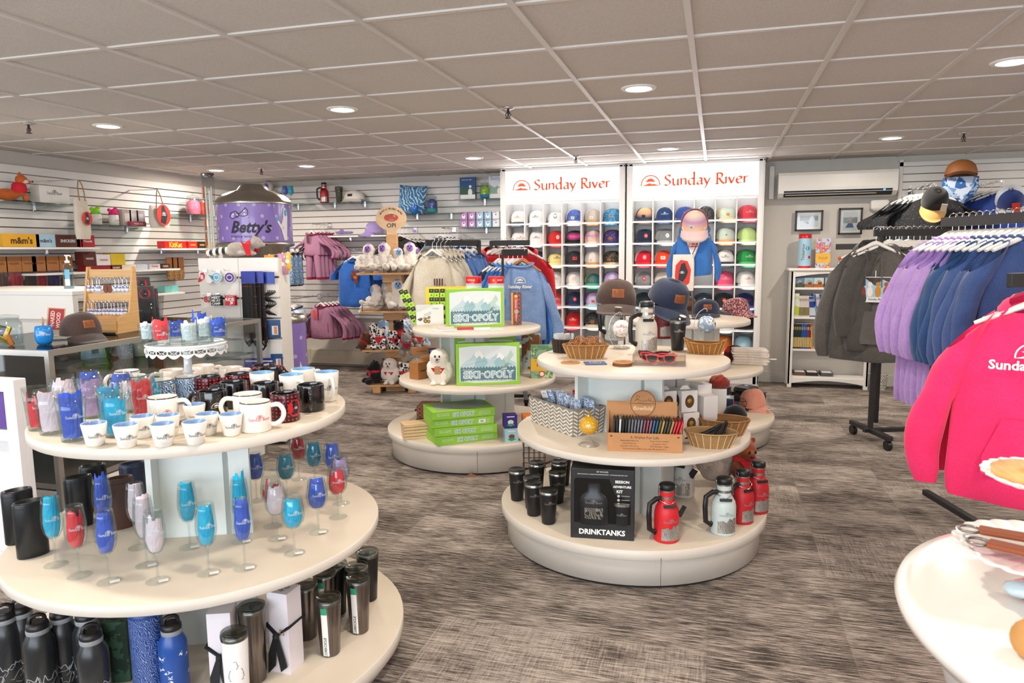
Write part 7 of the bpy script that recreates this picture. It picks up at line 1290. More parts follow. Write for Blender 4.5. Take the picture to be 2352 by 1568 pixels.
# grey hoodie rack
a = V((1.08, 5.68, 1.56)); b_ = V((2.02, 6.01, 1.56)); rack('black wheeled rack behind the grey hoodies', V((a.x, a.y, 0)), V((b_.x, b_.y, 0)), 1.56); f_ = bar_pts(a, b_)
dog = [(fit2d(quad2d(1, 1), w=.17, h=.115, at_=(0, 0)), 0)]
for i in range(5):
    p = f_(.02+.05*i); p.y += .05*i; p.x -= .012*i
    garment('hooded_sweatshirt', 'charcoal grey hoodie%s, %s in its rack' % (' with chairlift dogs print' if i == 0 else '', ordn[i]), p, -.24+.10*i, GRY, group='charcoal hoodies on the rear rack', L=.64, w=.215, sc=1.32, out=.05, hlabel='white hanger of the %s grey hoodie' % ordn[i], hgroup=WHG, sl=.54,
        prints=[('chairlift_print', join2d(line2d([(-.09, .055), (-.09, -.06), (-.075, -.072), (.075, -.072), (.09, -.06), (.09, .055), (.075, .068), (-.075, .068), (-.09, .055)], .004), line2d([(0, .068), (0, .105)], .004), quad2d(.17, .026, 0, -.058)), [mat('#e6e6e4', .6)], (.01, -.32), .95), ('snow_scene', ([(-.085, -.045), (.085, -.045), (.085, .03), (.04, .055), (.0, .02), (-.05, .06), (-.085, .02)], [list(range(7))]), [mat('#a9c8dc', .6)], (.01, -.32), .95)]+[('dog_print', join2d(fit2d(disc2d(1, 12), w=.03, h=.06, at_=(x, -.015)), fit2d(disc2d(1, 12), w=.024, h=.026, at_=(x, .026))), [mat(c_, .6)], (.01, -.319), .98) for x, c_ in ((-.06, '#7c2a24'), (-.025, '#e6e2dc'), (.015, '#c88a2c'), (.055, '#a05a2c'))]+[('word_print', fit2d(text2d('Sunday River'), w=.08), [INK], (.02, -.375), 1)] if i == 0 else ())
for i in range(9): p = f_(.12+.045*i); hanger('empty looking white hanger on the grey hoodie rack, %s from left' % ordn[i], p, .1+.03*i, 1.25)
for i in range(3): p = f_(.12+.07*i); garment('sweatshirt', 'dark grey crew sweatshirt behind the grey hoodies, %s' % ['left', 'middle', 'right'][i], p, .3, F('#4c4946', s=200), group='dark grey crew sweatshirts', L=.68, w=.25, hood=False, sc=1.15, hlabel='white hanger of the %s dark crew sweatshirt' % ['left', 'middle', 'right'][i], hgroup=WHG)
a = at(1922, 560, d=6.3); b_ = at(2036, 557, d=5.7); b_.z = a.z; t = rack('black bar rack end reaching toward the bookcase', V((a.x, a.y, 0)), V((b_.x, b_.y, 0)), a.z+.0, post_at=.98, feet=())
for i, px in enumerate((1992, 2003, 2010)): p = at(px, 557, d=6.0-.05*i); p.z = a.z; hanger('white hanger on the bar end by the bookcase, %s' % ['left', 'middle', 'right'][i], p, -.3, 1.1)
# racks behind the game table
a = at(986, 551, d=5.7); b_ = at(1094, 551, d=6.1); a.z = b_.z = 1.53; rack('black rack of beige and blue hoodies behind the game table', V((a.x-.03, a.y, 0)), V((b_.x+.03, b_.y, 0)), 1.53, post_at=.98); f_ = bar_pts(a, b_)
for i in range(9):
    t_ = (.06+.085*i) if i < 5 else (.50+.14*(i-5)); p = f_(t_); bl = i >= 5
    garment('hooded_sweatshirt', '%s hoodie, %s of its colour on the rack behind the games' % ('blue' if bl else 'beige', ordn[i-5 if bl else i]), p, (-.05+.14*i) if i else .25, SKY if bl else BEI, group=('blue' if bl else 'beige')+' hoodies behind the games', L=.62, w=.148, sc=1.12, long_=bl or i > 0, sl=.5 if (bl or i > 0) else .30, out=.05, hlabel='white hanger of the %s %s hoodie behind the games' % (ordn[i-5 if bl else i], 'blue' if bl else 'beige'), hgroup=WHG, drawstring=False,
        prints=[('chest_print', join2d(*[quad2d(.012, .05, -.03+.018*j, 0) for j in range(4)]), [mat('#5c3c38', .7)], (.05, -.30), 1)] if i == 0 else ())
a = at(1126, 553, d=6.5); b_ = at(1217, 553, d=6.5); a.z = b_.z = 1.53; rack('black rack of red hoodies behind the blue long sleeve shirt', V((a.x, a.y, 0)), V((b_.x, b_.y, 0)), 1.53, post_at=.02); f_ = bar_pts(a, b_)
for i in range(6): garment('hooded_sweatshirt', 'red hoodie on the rack before the lit cabinet, %s from left' % ordn[i], f_(.10+.15*i), .9-.22*i, F('#c4202c'), group='red hoodies', L=.6, w=.22, sc=1.1, hlabel='white hanger of the %s red hoodie' % ordn[i], hgroup=WHG, drawstring=False)
a = at(1153, 573, d=5.5); b_ = at(1211, 573, d=5.6); a.z = b_.z = 1.447; rack('low black rack of blue long sleeve shirts', V((a.x, a.y, 0)), V((b_.x, b_.y, 0)), 1.447, post_at=.02, thick=.016); f_ = bar_pts(a, b_)
for i in range(6):
    p = f_(.8-.13*i); p.x -= .02*i; p.y += .03*i
    garment('t_shirt', 'blue shirt on the low rack, %s' % (['heather blue long sleeve shirt with white sun logo, frontmost', 'second', 'third', 'fourth', 'fifth', 'rearmost dark navy one'][i]), p, .12+.10*i, [F('#7d98c4', s=180), F('#4a86d0'), F('#4a86d0'), F('#3f78c4'), F('#4a86d0'), F('#2a3048')][i], group='blue shirts on the low rack', L=.56, w=.165, hood=False, sc=1.12, sl=.56, out=.09, d=.03, hang='#b0703c' if i == 0 else '#eeeae2', hlabel=('brown wooden hanger of the heather blue shirt' if i == 0 else 'white hanger of the %s blue shirt' % ordn[i]), hgroup=WHG if i else None,
        prints=[('sun_logo', sun2d(), [mat('#dfe0d8', .6)], (-.01, -.235), .04), ('word_print', fit2d(text2d('Sunday River', .03), w=.17), [mat('#e6e6e0', .6)], (-.01, -.262), 1)] if i == 0 else ())
# ---------------------------------------------------------------- garments on the slatwalls
def arm(label, px, py, Y=7.62, n=1, ang=0):
    p = at(px, py, Y=Y); t = th('faceout_arm', label, 'hook arm', (p.x, YB-.02, p.z), ang, 'chrome face-out arms on the slatwalls'); L_ = YB-.02-Y; mk('arm_bar', B().box((0, -L_/2, .008), (.014, L_, .012)), CHROME, t); mk('arm_plate', B().box((0, 0, 0), (.05, .01, .06), .002), CHROME, t); b = B(); [b.ball((0, -L_*(.25+.15*k), .018), .006, n=6) for k in range(5)]; mk('stop_balls', b, CHROME, t); return p
SPK = mat('#26272b', .9, 'spots', c2='#d0c8bc', s=75, th=.12); RMP = mat('#b07c98', .9, 'spots', c2='#7c5a9a', s=50, th=.16); WINE_ = F('#8c1c44'); FLO = mat('#8fb4dc', .9, 'blotch', c2='#e6ecf2', c3='#b9cfe6', s=13)
def wall_run(nm, px, py, n, col, trim, kw, dx=.022, rz0=0, Y=7.62, armd=True, cat='t_shirt', name='t_shirt'):
    p = arm('chrome face-out arm holding the '+nm+'s', px, py, Y) if armd else at(px, py, Y=Y)
    for i in range(n):
        q = V((p.x+dx*i, p.y+.06*i, p.z)); k_ = dict(kw); pr_ = k_.pop('prints', ()); 
        g = garment(name, '%s on the wall arm, %s' % (nm, ordn[i]), q, rz0, col, trim, group=nm+' run', hlabel='white hanger of the %s %s' % (ordn[i], nm), hgroup=WHG, prints=pr_ if i == 0 else (), **k_)
        if name == 'romper':
            for s_ in (-1, 1): mk('trouser_leg', B().loft([[(s_*(.048+.02*e)+.044*(1-.25*e)*cos(2*pi*j/14), .035*(1-.2*e)*sin(2*pi*j/14), -.34-.31*e) for j in range(14)] for e in (0, .3, .6, .88, .9, 1)], 0, mf=lambda j: 1 if j > 3 else 0), [col, trim], g)
wall_run('mauve dotted romper', 716, 516, 5, RMP, WINE_, dict(L=.29, w=.105, hood=False, sl=.24, out=.15, d=.04, prints=[('hang_tag', quad2d(.036, .09), [mat('#4a4238', .6)], (-.02, -.17), 1)]), cat='romper', name='romper', dx=.018)
wall_run('mauve dotted fleece jacket', 737, 682, 5, RMP, WINE_, dict(L=.42, w=.15, hood=False, sl=.34, out=.15, d=.05, prints=[('orange_tag', quad2d(.034, .09), [mat('#f0502c', .5)], (-.05, -.20), 1), ('snap_placket', quad2d(.022, .14), [WINE_], (-.0, -.2), 1), ('pocket_trim', join2d(quad2d(.008, .11, -.12, 0), quad2d(.008, .11, .12, 0)), [WINE_], (0, -.36), 1)]), cat='jacket', name='fleece_jacket', dx=.02, Y=7.55)
MO = ([(-.03, .03), (-.01, .05), (.0, .03), (.02, .05), (.04, .03), (.045, -.0), (.03, -.03), (.035, -.07), (-.005, -.07), (-.0, -.03), (-.035, -.02), (-.04, .005), (-.012, .008)], [list(range(13))])
wall_run('royal blue t-shirt with moose', 812, 575, 4, F('#2a62b4'), None, dict(L=.56, w=.205, hood=False, long_=False, d=.04, prints=[('moose_print', MO, [mat('#6b3420', .7)], (.03, -.28), 1.3), ('shirt_print', quad2d(.035, .03), [mat('#e0622c', .7)], (.04, -.305), 1)]), Y=7.4)
wall_run('black speckled shirt', 918, 525, 3, SPK, None, dict(L=.62, w=.26, hood=False, d=.04, sl=.42, out=.14), Y=7.6)
wall_run('pale blue cloud sweater', 1012, 525, 3, FLO, INK, dict(L=.40, w=.22, hood=False, d=.04, sl=.40, out=.13), cat='sweatshirt', name='sweater', Y=7.6)
wall_run('pale blue floral jacket', 900, 712, 3, FLO, INK, dict(L=.40, w=.24, hood=False, d=.05, sl=.34, out=.12), cat='jacket', name='floral_jacket', Y=7.6, armd=False)
wall_run('pale blue cloud vest', 668, 688, 5, FLO, INK, dict(L=.33, w=.13, hood=False, d=.05, slev=False), name='vest', Y=7.4, dx=-.02); wall_run('blue striped leggings', 662, 560, 3, mat('#6a8cac', .9, 'spots', c2='#dbe6f0', s=60), INK, dict(L=.42, w=.06, hood=False, d=.03, slev=False), name='leggings', Y=7.5, armd=False)
wall_run('black fleck camp shirt', 2146, 424, 5, SPK, None, dict(L=.66, w=.26, hood=False, long_=False, sl=.2, out=.12, d=.04), Y=7.2, dx=-.03, rz0=-.25); wall_run('royal blue camp shirt', 2300, 418, 5, mat('#26408c', .9, 'spots', c2='#5a7cc8', s=150, th=.2), None, dict(L=.66, w=.27, hood=False, long_=False, sl=.2, out=.12, d=.04), Y=7.2, dx=-.05, rz0=-.35)
p = at(2146, 464, Y=6.95); cap('black cap with cork brim and tag hanging before the black shirts', p, 0, F('#1d1c1d'), None, mat('#c89a5c', .8), 'patch', '#1d1c1d', sc=(1.25, 1.2, 1.2), rot=(R_(48), .1, -.15))
mk('swing_tag', B().box((.05, -.11, .06), (.035, .002, .07)), mat('#d9cfb8', .6), bpy.data.objects[-1] if False else COL.objects[-1].parent)
p = at(2322, 460, Y=6.95); cap('grey and navy cap with red tag hanging before the blue shirts', p, 0, F('#23366c'), F('#a9afb8'), F('#aeb3ba'), None, sc=(1.35, 1.25, 1.2), rot=(R_(50), -.1, -.3)); mk('red_tag', B().box((.02, -.115, .05), (.04, .002, .09)), mat('#e8402c', .6), COL.objects[-1].parent)
p = at(2207, 402, Y=7.2); cap('brown leather brimmed cap shown above the bandana', (p.x, p.y, p.z), 0, mat('#8a5428', .6), None, mat('#5e3420', .6), None, sc=(1.5, 1.2, 1.1), rot=(R_(-8), 0, -.25)); t = th('bandana', 'blue mountain bandana tied under the brown cap', 'bandana', (p.x, p.y, p.z-.02), -.25)
mk('folded_bandana', B().loft([[(w_*cos(a), -.06*sin(a)*(w_/.12)-.02, z_) for a in [pi*i/12 for i in range(13)]] for w_, z_ in ((.135, 0), (.14, -.09), (.11, -.15), (.05, -.22), (.01, -.26))], 0, False, False, closed=False), mat('#2f62a8', .8, 'blotch', c2='#a9c4e2', c3='#1c3f7c', s=10), t); mk('cloth_point', B().prism([(-.11, 0), (.11, 0), (.1, -.08), (.02, -.20), (-.09, -.09)], .003, off=-.085), mat('#c3d0e2', .8, 'blotch', c2='#6f93c4', s=18), t)
# ---------------------------------------------------------------- kids mannequin on the rear table
px_, py_ = -.165, 5.62; t = th('bust_stand', 'slim metal pole stand carrying the kids hoodie on the rear table', 'stand', (px_, py_, Z2[0])); mk('pole', B().lathe([(.007, 0), (.007, .72)], 10), mat('#6c6a68', .3, metal=1.), t); mk('round_base', B().lathe([(.075, 0), (.075, .006), (.01, .012)], 28), mat('#6c6a68', .3, metal=1.), t); mk('bust_form', B().loft([[(w_*cos(a), .055*sin(a)*d_, z_) for a in [2*pi*i/20 for i in range(20)]] for w_, d_, z_ in ((.10, 1, .34), (.12, 1.1, .45), (.13, 1.1, .56), (.10, .9, .64), (.045, .8, .68), (.04, .7, .74))]), mat('#efe9e2', .7), t)
b = B(); b.flat(fit2d(sun2d(), w=.075, at_=(0, .60)), plane(-.069)); b.flat(fit2d(text2d('Sunday River'), w=.13, at_=(0, .585)), plane(-.069)); mk('bust_print', b, mat('#d8322e', .6), t)
g = garment('hooded_sweatshirt', 'small blue zip hoodie on the pole stand before the lit cabinet', (px_, py_, Z2[0]+.79), -.02, F('#3f78c0'), L=.38, w=.135, sc=1.0, sl=.33, out=.05, d=.062, nohang=True, drawstring=False, pocket=False, prints=[('neck_opening', ([(-.085, .12), (.085, .12), (.01, -.10), (-.01, -.10)], [[0, 1, 2, 3]]), [mat('#f0ebe4', .8)], (0, -.22), 1), ('zip_line', quad2d(.008, .17), [mat('#c9ccd0', .4)], (0, -.40), 1), ('chest_logo', brand2d(), [LETW], (.09, -.175), .012)])
mk('shirt_logo', B().flat(fit2d(sun2d(), w=.07, at_=(0, -.225)), plane(-.102)).flat(fit2d(text2d('Sunday River'), w=.10, at_=(0, -.245)), plane(-.102)), mat('#d8322e', .6), g)
cap('pink and maroon sunset cap on top of the kids hoodie', (px_-.0, py_-.02, Z2[0]+.70), 0, fm('sunset'), F('#8c2848'), F('#f0d4d0'), 'side', '#d8cdc8', sc=(1.25, 1.2, 1.15), rot=(R_(28), 0, .05))
p = V((px_-.07, py_-.13, Z2[0]+.36)); t = th('drawstring_bag', 'cream bag with red moose print hanging from the kids hoodie', 'bag', p, .05); mk('bag_body', B().loft([[(w_*cos(a)**1 , .014*sin(a)*d_, z_) for a in [2*pi*i/20 for i in range(20)]] for w_, d_, z_ in ((.075, .4, -.14), (.08, 1, -.11), (.08, 1, .06), (.075, .6, .13))]), F('#e9e2d6'), t); b = B(); b.prism([(-.05, -.10), (.0, -.12), (.045, -.08), (.055, .02), (.03, .08), (-.02, .09), (-.055, .05), (-.06, -.03)], .002, off=-.016); b.flat(([(-.035, -.06), (-.02, -.10), (.02, -.04), (.035, .0), (.01, .07), (-.015, .06), (-.03, 0)], [[0, 1, 2, 3, 4, 5, 6]]), plane(-.0185), 1); b.flat(sc2(sun2d(), .016, -.008, -.01), plane(-.0195), 2); mk('moose_print', b, [mat('#d8342c', .6), INK, LETW], t); mk('cord', B().tube([(.06, 0, .12), (.11, .02, .24), (.14, .05, .32)], .003, 5), BLACK, t)
# ================================================================ plush toys
FURW = mat('#efe6da', .95, 'fur'); FACE = mat('#9c78c8', .8)
def face_bits(t, y, z, s, fc=None, eye='#1c1820', nose=None, r=.022):
    if fc: mk('face_patch', B().ball((0, y+.006*s, z), r*s, sc=(1, .35, 1.15)), fc, t)
    b = B(); [b.ball((q*.010*s, y-.006*s, z+.008*s), .0042*s, n=8, sc=(1, .6, 1.4)) for q in (-1, 1)]; mk('eyes', b, mat(eye, .2), t)
    mk('nose', B().ball((0, y-.010*s, z-.006*s), .0055*s, n=8), mat(nose or '#3a2630', .4), t); mk('mouth', B().tube([(-.010*s, y-.006*s, z-.013*s), (0, y-.009*s, z-.018*s), (.010*s, y-.006*s, z-.013*s)], .0014*s, 5), mat('#b82c54', .5), t)
YET = [(0, 0, .055, .058, (1, .85, 1)), (0, 0, .10, .05, (.9, .8, .9)), (0, -.004, .165, .042, (1, .95, 1)), (-.06, -.015, .10, .022, (1.2, 1, 1)), (-.075, -.03, .065, .02, (1, 1, 1.2)), (.06, -.015, .10, .022, (1.2, 1, 1)), (.075, -.03, .065, .02, (1, 1, 1.2)), (-.045, -.05, .025, .026, (1, 1.3, .8)), (-.06, -.095, .025, .024, (1, 1, 1)), (.045, -.05, .025, .026, (1, 1.3, .8)), (.06, -.095, .025, .024, (1, 1, 1))]
def yeti(label, p, rz, s=1., fc=FACE, rot=None): t = th('plush_yeti', label, 'plush toy', p, rz, 'white shaggy plush yetis', rot, s); mk('plush_body', meta(YET, .010, .010, 75, 1), FURW, t); face_bits(t, -.050, .166, 1.1, fc); mk('head_tuft', B().ball((0, -.01, .205), .016, sc=(1.3, .8, .7)), mat('#a98acb', .9, 'fur'), t); return t
BFACE = mat('#7fb2dc', .8); sx, sy = pc_; M_ = MX.Translation((sx, sy, 0)) @ MX.Rotation(R_(18), 4, 'Z')
for x, y, z, s, fc, rz, nm in ((-.23, -.12, 1.235, 1.35, FACE, -.1, 'top tray left'), (-.08, -.12, 1.235, 1.4, FACE, -.3, 'top tray middle'), (.08, -.16, 1.235, 1.15, BFACE, .3, 'top tray blue faced, low between two'), (.19, -.12, 1.235, 1.4, FACE, .1, 'top tray right'), (-.02, .1, 1.235, 1.3, FACE, 2.6, 'top tray back'), (.24, .08, 1.235, 1.2, FACE, 1, 'top tray rear right'),
    (-.15, -.14, .851, 1.3, BFACE, -.9, 'second tray left, slumped'), (.06, -.14, .851, 1.45, BFACE, .2, 'second tray middle, blue faced'), (.2, -.05, .851, 1.2, FACE, .9, 'second tray right'), (-.04, .06, .851, 1.35, FACE, 2., 'second tray back'), (-.24, -.02, .851, 1.0, BFACE, -1.2, 'second tray far left, lying')):
    q = M_ @ V((x, y, z)); yeti('white shaggy plush yeti, '+nm, q, R_(18)+rz, s, fc, rot=(R_(-10), R_(-22) if 'slump' in nm else R_(-60) if 'lying' in nm else 0, R_(18)+rz))
SIT = [(0, 0, .05, .045, (1, .9, 1.1)), (0, -.005, .115, .036, (1, 1, .95)), (0, -.04, .105, .018, (.9, 1.3, .8)), (-.03, 0, .148, .011, (1, .6, 1.2)), (.03, 0, .148, .011, (1, .6, 1.2)), (-.04, -.03, .06, .016, (.9, 1.4, 1)), (.04, -.03, .06, .016, (.9, 1.4, 1)), (-.035, -.06, .018, .02, (1, 1.4, .9)), (.035, -.06, .018, .02, (1, 1.4, .9)), (0, .05, .03, .012, (1, 1.6, 1))]
DAL = mat('#f0ece6', .95, 'spots', c2='#1c1a1c', s=38, th=.42)
OWL = [(0, 0, .055, .052, (1, .9, 1.25)), (0, -.004, .135, .042, (1.1, 1, .95)), (-.052, .0, .07, .018, (.8, 1.2, 2)), (.052, .0, .07, .018, (.8, 1.2, 2)), (-.025, -.04, .006, .014, (1, 1.4, .6)), (.025, -.04, .006, .014, (1, 1.4, .6))]
def animal(kind, label, p, rz, fur, s=1, belly=None, scarf=True, rot=None, blobs=SIT, key=0):
    if 'owl' in kind: blobs = OWL
    t = th(kind, label, 'plush toy', p, rz, 'plush animals with red bandanas', rot, s); mk('plush_body', meta(blobs, .010, .004, 90, key), fur, t); face_bits(t, -.046 if 'owl' in kind else -.056, .135 if 'owl' in kind else .112, 1.1, None)
    if scarf: mk('red_bandana', B().loft([[(r_*cos(a), r_*.9*sin(a)-.003, z_) for a in [2*pi*i/18 for i in range(18)]] for r_, z_ in ((.030, .098), (.042, .088), (.043, .078))], 0, False, False).prism([(-.035, .085), (.035, .085), (0, .035)], .004, off=-.044), mat('#c8202c', .8), t)
    return t
for x, y, z, s, kind, nm, fur, rz, rot in ((-.25, -.14, .458, 1.25, 'plush_moose', 'brown plush moose upside down on the third tray', F('#5a3322'), -.6, (R_(150), .3, -.6)), (-.13, -.16, .458, 1.4, 'plush_dalmatian', 'spotted plush dog in red bandana, third tray centre left', DAL, -.2, None), (.05, -.10, .52, 1.4, 'plush_bear', 'black plush bear above the fox on the third tray', F('#1b1a1d'), .3, None), (.0, -.18, .458, 1.25, 'plush_leopard', 'spotted white plush cat leaning on the third tray', DAL, .5, None), (.12, -.2, .458, 1.4, 'plush_fox', 'grey and tan plush fox face down on the third tray', F('#8a8684'), .3, (R_(35), 0, .3)), (.23, -.1, .458, 1.3, 'plush_rabbit', 'grey plush animal at the right of the third tray', F('#a89c94'), .8, None), (-.19, -.14, .52, 1.1, 'plush_owl', 'white spotted plush owl lying high on the third tray', DAL, -.8, None),
    (-.20, -.10, .093, 1.5, 'plush_bear', 'black plush bear with brown muzzle on the lowest tray', F('#1b1a1d'), -1.1, None), (-.04, -.14, .093, 1.5, 'plush_owl', 'white plush owl in red bandana on the lowest tray', F('#e9e2d8'), -.2, None), (.10, -.15, .093, 1.45, 'plush_leopard', 'spotted plush cat on the lowest tray', DAL, .3, None), (.20, -.05, .093, 1.4, 'plush_owl', 'speckled plush owl at the right of the lowest tray', mat('#e9e4da', .95, 'spots', c2='#6a5c50', s=60, th=.25), .6, None), (-.10, .05, .093, 1.5, 'plush_wolf', 'grey plush wolf behind the black bear, lowest tray', F('#86807c'), -.3, None)):
    q = M_ @ V((x, y, z+(.16 if rot and rot[0] > 2 else 0))); animal(kind, nm, q, R_(18)+rz, fur, s, rot=rot and (rot[0], rot[1], R_(18)+rot[2]))
p = at(1005, 884, z=ZB[1]); t = animal('plush_owl', 'white plush snowy owl in red bandana beside the game box', V((p.x, p.y+.05, ZB[1]+.002)), face(p)-.25, mat('#efe8dc', .95, 'spots', c2='#9a8a70', s=30, th=.10), 1.35, key=2); mk('kraft_tag', B().box((.0, -.052, .075), (.03, .002, .04), .001), mat('#b98a5a', .7), t)
p = at(975, 992, z=ZB[2]); t = th('plush_moose', 'dark brown plush moose lying with antlers out on the left rim', 'plush toy', (p.x+.03, p.y+.03, ZB[2]+.03), face(p)+.2); mk('plush_body', meta([(0, 0, .03, .035, (1.3, 1, 1)), (-.07, -.02, .06, .017, (2.2, .9, .9)), (-.065, -.02, .02, .017, (2.2, .9, .9)), (-.05, -.04, -.01, .016, (2., .9, .9)), (.05, 0, .04, .035, (1.3, 1, 1))], .010, .003, 90), F('#4a2e20'), t)
q = tw(-.03, .06, ztw+.012); t = th('plush_raccoon', 'grey plush raccoon with striped tail and red bandana on the tower', 'plush toy', q, R_(16)-.05); RG = F('#a79c94')
mk('plush_body', meta([(.0, 0, .05, .05, (1.5, .9, 1)), (.08, 0, .06, .042, (1, .9, 1)), (.15, -.01, .095, .04, (1, .95, .95)), (.195, -.015, .082, .018, (1.4, .9, .8)), (.12, -.03, .02, .018, (1.8, 1, .8)), (-.04, -.03, .02, .018, (1.6, 1, .8)), (.05, -.04, .02, .018, (1.8, 1, .8)), (.13, .025, .135, .010, (1, .6, 1.2)), (.14, -.035, .135, .010, (1, .6, 1.2))], .010, .004, 90), RG, t)
b = B(); K = 14; b.loft([[(-.06-.165*e, .03*cos(a), .045-.02*e+.03*sin(a)*(1-.5*abs(e-.35))) for a in [2*pi*i/14 for i in range(14)]] for e in [k/K for k in range(K+1)]], 0, mf=lambda j: (j//2) % 2); mk('striped_tail', b, [mat('#efeae2', .95, 'fur'), mat('#16151a', .95, 'fur')], t)
mk('eye_mask', B().ball((.165, -.028, .098), .018, sc=(1.3, .8, .7)).ball((.17, .012, .098), .016, sc=(1.3, .8, .7)), mat('#16151a', .9), t); mk('nose', B().ball((.222, -.015, .082), .007), BLACK, t); mk('red_bandana', B().loft([[(.09+.012*k_+.045*cos(a)*.4, .046*cos(a), .065+.048*sin(a)) for a in [2*pi*i/18 for i in range(18)]] for k_ in (0, 1, 2, 3)], 0, False, False).prism([(.05, .10), (.11, .08), (.12, .01), (.09, .0)], .004, off=-.048), mat('#cc1c28', .8), t)
p = at(1600, 1120, z=ZM[2]); q = V((p.x+.1, p.y+.1, ZM[2]+.03)); t = th('plush_raccoon', 'striped tail plush raccoon in the shade behind the growlers', 'plush toy', q, .6); mk('plush_body', meta([(.0, 0, .05, .06, (1.5, .9, 1)), (.1, 0, .10, .05, (1, .9, 1)), (-.1, 0, .12, .03, (1, 1, 2)), (.02, -.05, .0, .02, (1, 1, 1))], .010, .004, 90), mat('#b3a89c', .95, 'fur'), t); animal('plush_fox', 'rust brown plush fox deep behind the rear red growler', V((q.x+.14, q.y+.02, ZM[2]+.02)), .4, F('#8a4420'), 1.5)
p = at(612, 446, Y=7.85); yeti('white plush yeti with purple face sitting above the treats dispenser', (p.x, 7.9, 2.035), .1, 1.35)
p = at(30, 461, X=-5.66); t = th('plush_fox', 'orange plush fox in a red shirt on the top left glass shelf', 'plush toy', (p.x, p.y, 1.888), R_(55)); mk('plush_body', meta([(-.05, 0, .05, .055, (1.5, 1, .9)), (.05, 0, .10, .045, (1, .9, 1.2)), (.07, 0, .18, .042, (1, .95, .9)), (.115, 0, .165, .016, (1.6, .8, .8)), (.06, .028, .225, .011, (1, .7, 1.6)), (.06, -.028, .225, .011, (1, .7, 1.6)), (.09, -.03, .03, .02, (1, 1, 1.4)), (.09, .03, .03, .02, (1, 1, 1.4)), (-.14, 0, .04, .03, (1.6, 1, .9))], .010, .004, 90), F('#c4622c'), t); mk('white_cheek', B().ball((.09, -.018, .165), .026, sc=(1.2, .8, .7)), FURW, t); mk('nose', B().ball((.148, 0, .168), .008), mat('#1c2040', .4), t); mk('red_shirt', B().lathe([(.05, .07), (.058, .10), (.052, .14), (.036, .155)], 20, c0=False, c1=False, ctr=(.05, 0, 0)), mat('#cc1c2c', .8), t)
# ================================================================ left wall shelves
def LW(px, py, X=-5.66): p = at(px, py, X=X); return p
def lbox(label, px, z, w_, h, col, txt_=None, tc='#ffffff', d_=.10, cat='candy box', g=None, col2=None, name='candy_box'):
    p = LW(px, 500); dec = []
    if col2: dec.append(('f', quad2d(w_*.55, h*.55), mat(col2, .4), 0))
    if txt_: dec.append(('f', squig(w_*.6, .02) if txt_ == '~' else txt(txt_, w=w_*.6, bold=.03), mat(tc, .5), 1))
    return carton(name, label, cat, (XW+.15, p.y, z), R_(90), (w_, d_, h), mat(col, .4), dec, g)
Z1, Z2_, Z3 = 1.509, 1.286, 1.499; PMY = lambda px: LW(px, 560).y
for px, w_, c_, s_, tc_, nm in ((36, .33, '#e9b02c', "m&m's", '#4a2a18', 'yellow'), (92, .19, '#a9cfe4', "m&m's", '#5a3420', 'light blue'), (143, .26, '#5a3224', 'SNICKERS', '#dfe6f4', 'brown'), (170, .06, '#c01c24', None, '', 'slim red'), (189, .15, '#a81c24', 'Mounds', '#f0e6dc', 'dark red')): lbox('%s candy bar box on the upper white shelf' % nm, px, Z1, w_, .11, c_, s_, tc_)
for px, w_, c_, s_, nm in ((392, .32, '#d0181c', 'KitKat', 'long red'), (432, .14, '#d8241c', '~', 'red'), (453, .13, '#2a1c14', '~', 'black and gold'), (472, .11, '#c88a3c', '~', 'orange')): lbox('%s candy box on the right white wall shelf' % nm, px, Z3, w_, .075, c_, s_, '#f0c040')
for px, w_, h, c_, s_, nm in ((190, .14, .13, '#5a2420', '~', 'dark brown chocolate'), (222, .16, .10, '#e6e2e0', '~', 'white and red'), (256, .17, .11, '#dfc02c', None, 'yellow'), (210, .30, .05, '#8a1820', None, 'flat red'), (250, .14, .05, '#5a2a1c', '~', 'flat brown'), (280, .18, .05, '#e0d2c0', '~', 'cream cookie'), (310, .15, .05, '#b0b8c8', None, 'silver'), (340, .15, .05, '#c9ccd4', 'Chunky', 'grey red lettered'), (365, .12, .05, '#4a2c1c', '~', 'small brown')): lbox('%s candy box on the lower white shelf' % nm, px, Z2_+(.052 if px in (190, 222, 256) else 0), w_, h, c_, s_, '#c82c2c' if 'red' in nm else '#f4e6d4')
for i, px in enumerate((8, 42, 76, 100, 130, 160)):
    p = LW(px, 590); t = th('cookie_bag', 'clear bag of treats with brown paper header on the left wall, %s from left' % ordn[i], 'bag', (XW+.10, p.y, 1.40), R_(90), 'treat bags under the upper white shelf'); mk('paper_header', B().prism([(-.07, -.10), (.07, -.10), (.07, .03), (-.07, .03)], .012).flat(sc2(squig(.09, .018), 1, 0, -.03), plane(-.0065), 1), [mat('#a8703f', .7), mat('#5a2c18', .6)], t); mk('bag_contents', B().loft([[(w_*cos(a), .028*sin(a), z_) for a in [2*pi*j/14 for j in range(14)]] for w_, z_ in ((.05, -.24), (.07, -.22), (.072, -.15), (.06, -.11))]), mat(['#4a3428', '#8c1a24', '#3a2c24', '#a01c28', '#2c3060', '#5a3a2c'][i], .5), t); mk('bag_film', B().loft([[(w_*cos(a), .034*sin(a), z_) for a in [2*pi*j/14 for j in range(14)]] for w_, z_ in ((.06, -.26), (.078, -.22), (.078, -.15), (.07, -.10))]), ACRY, t)
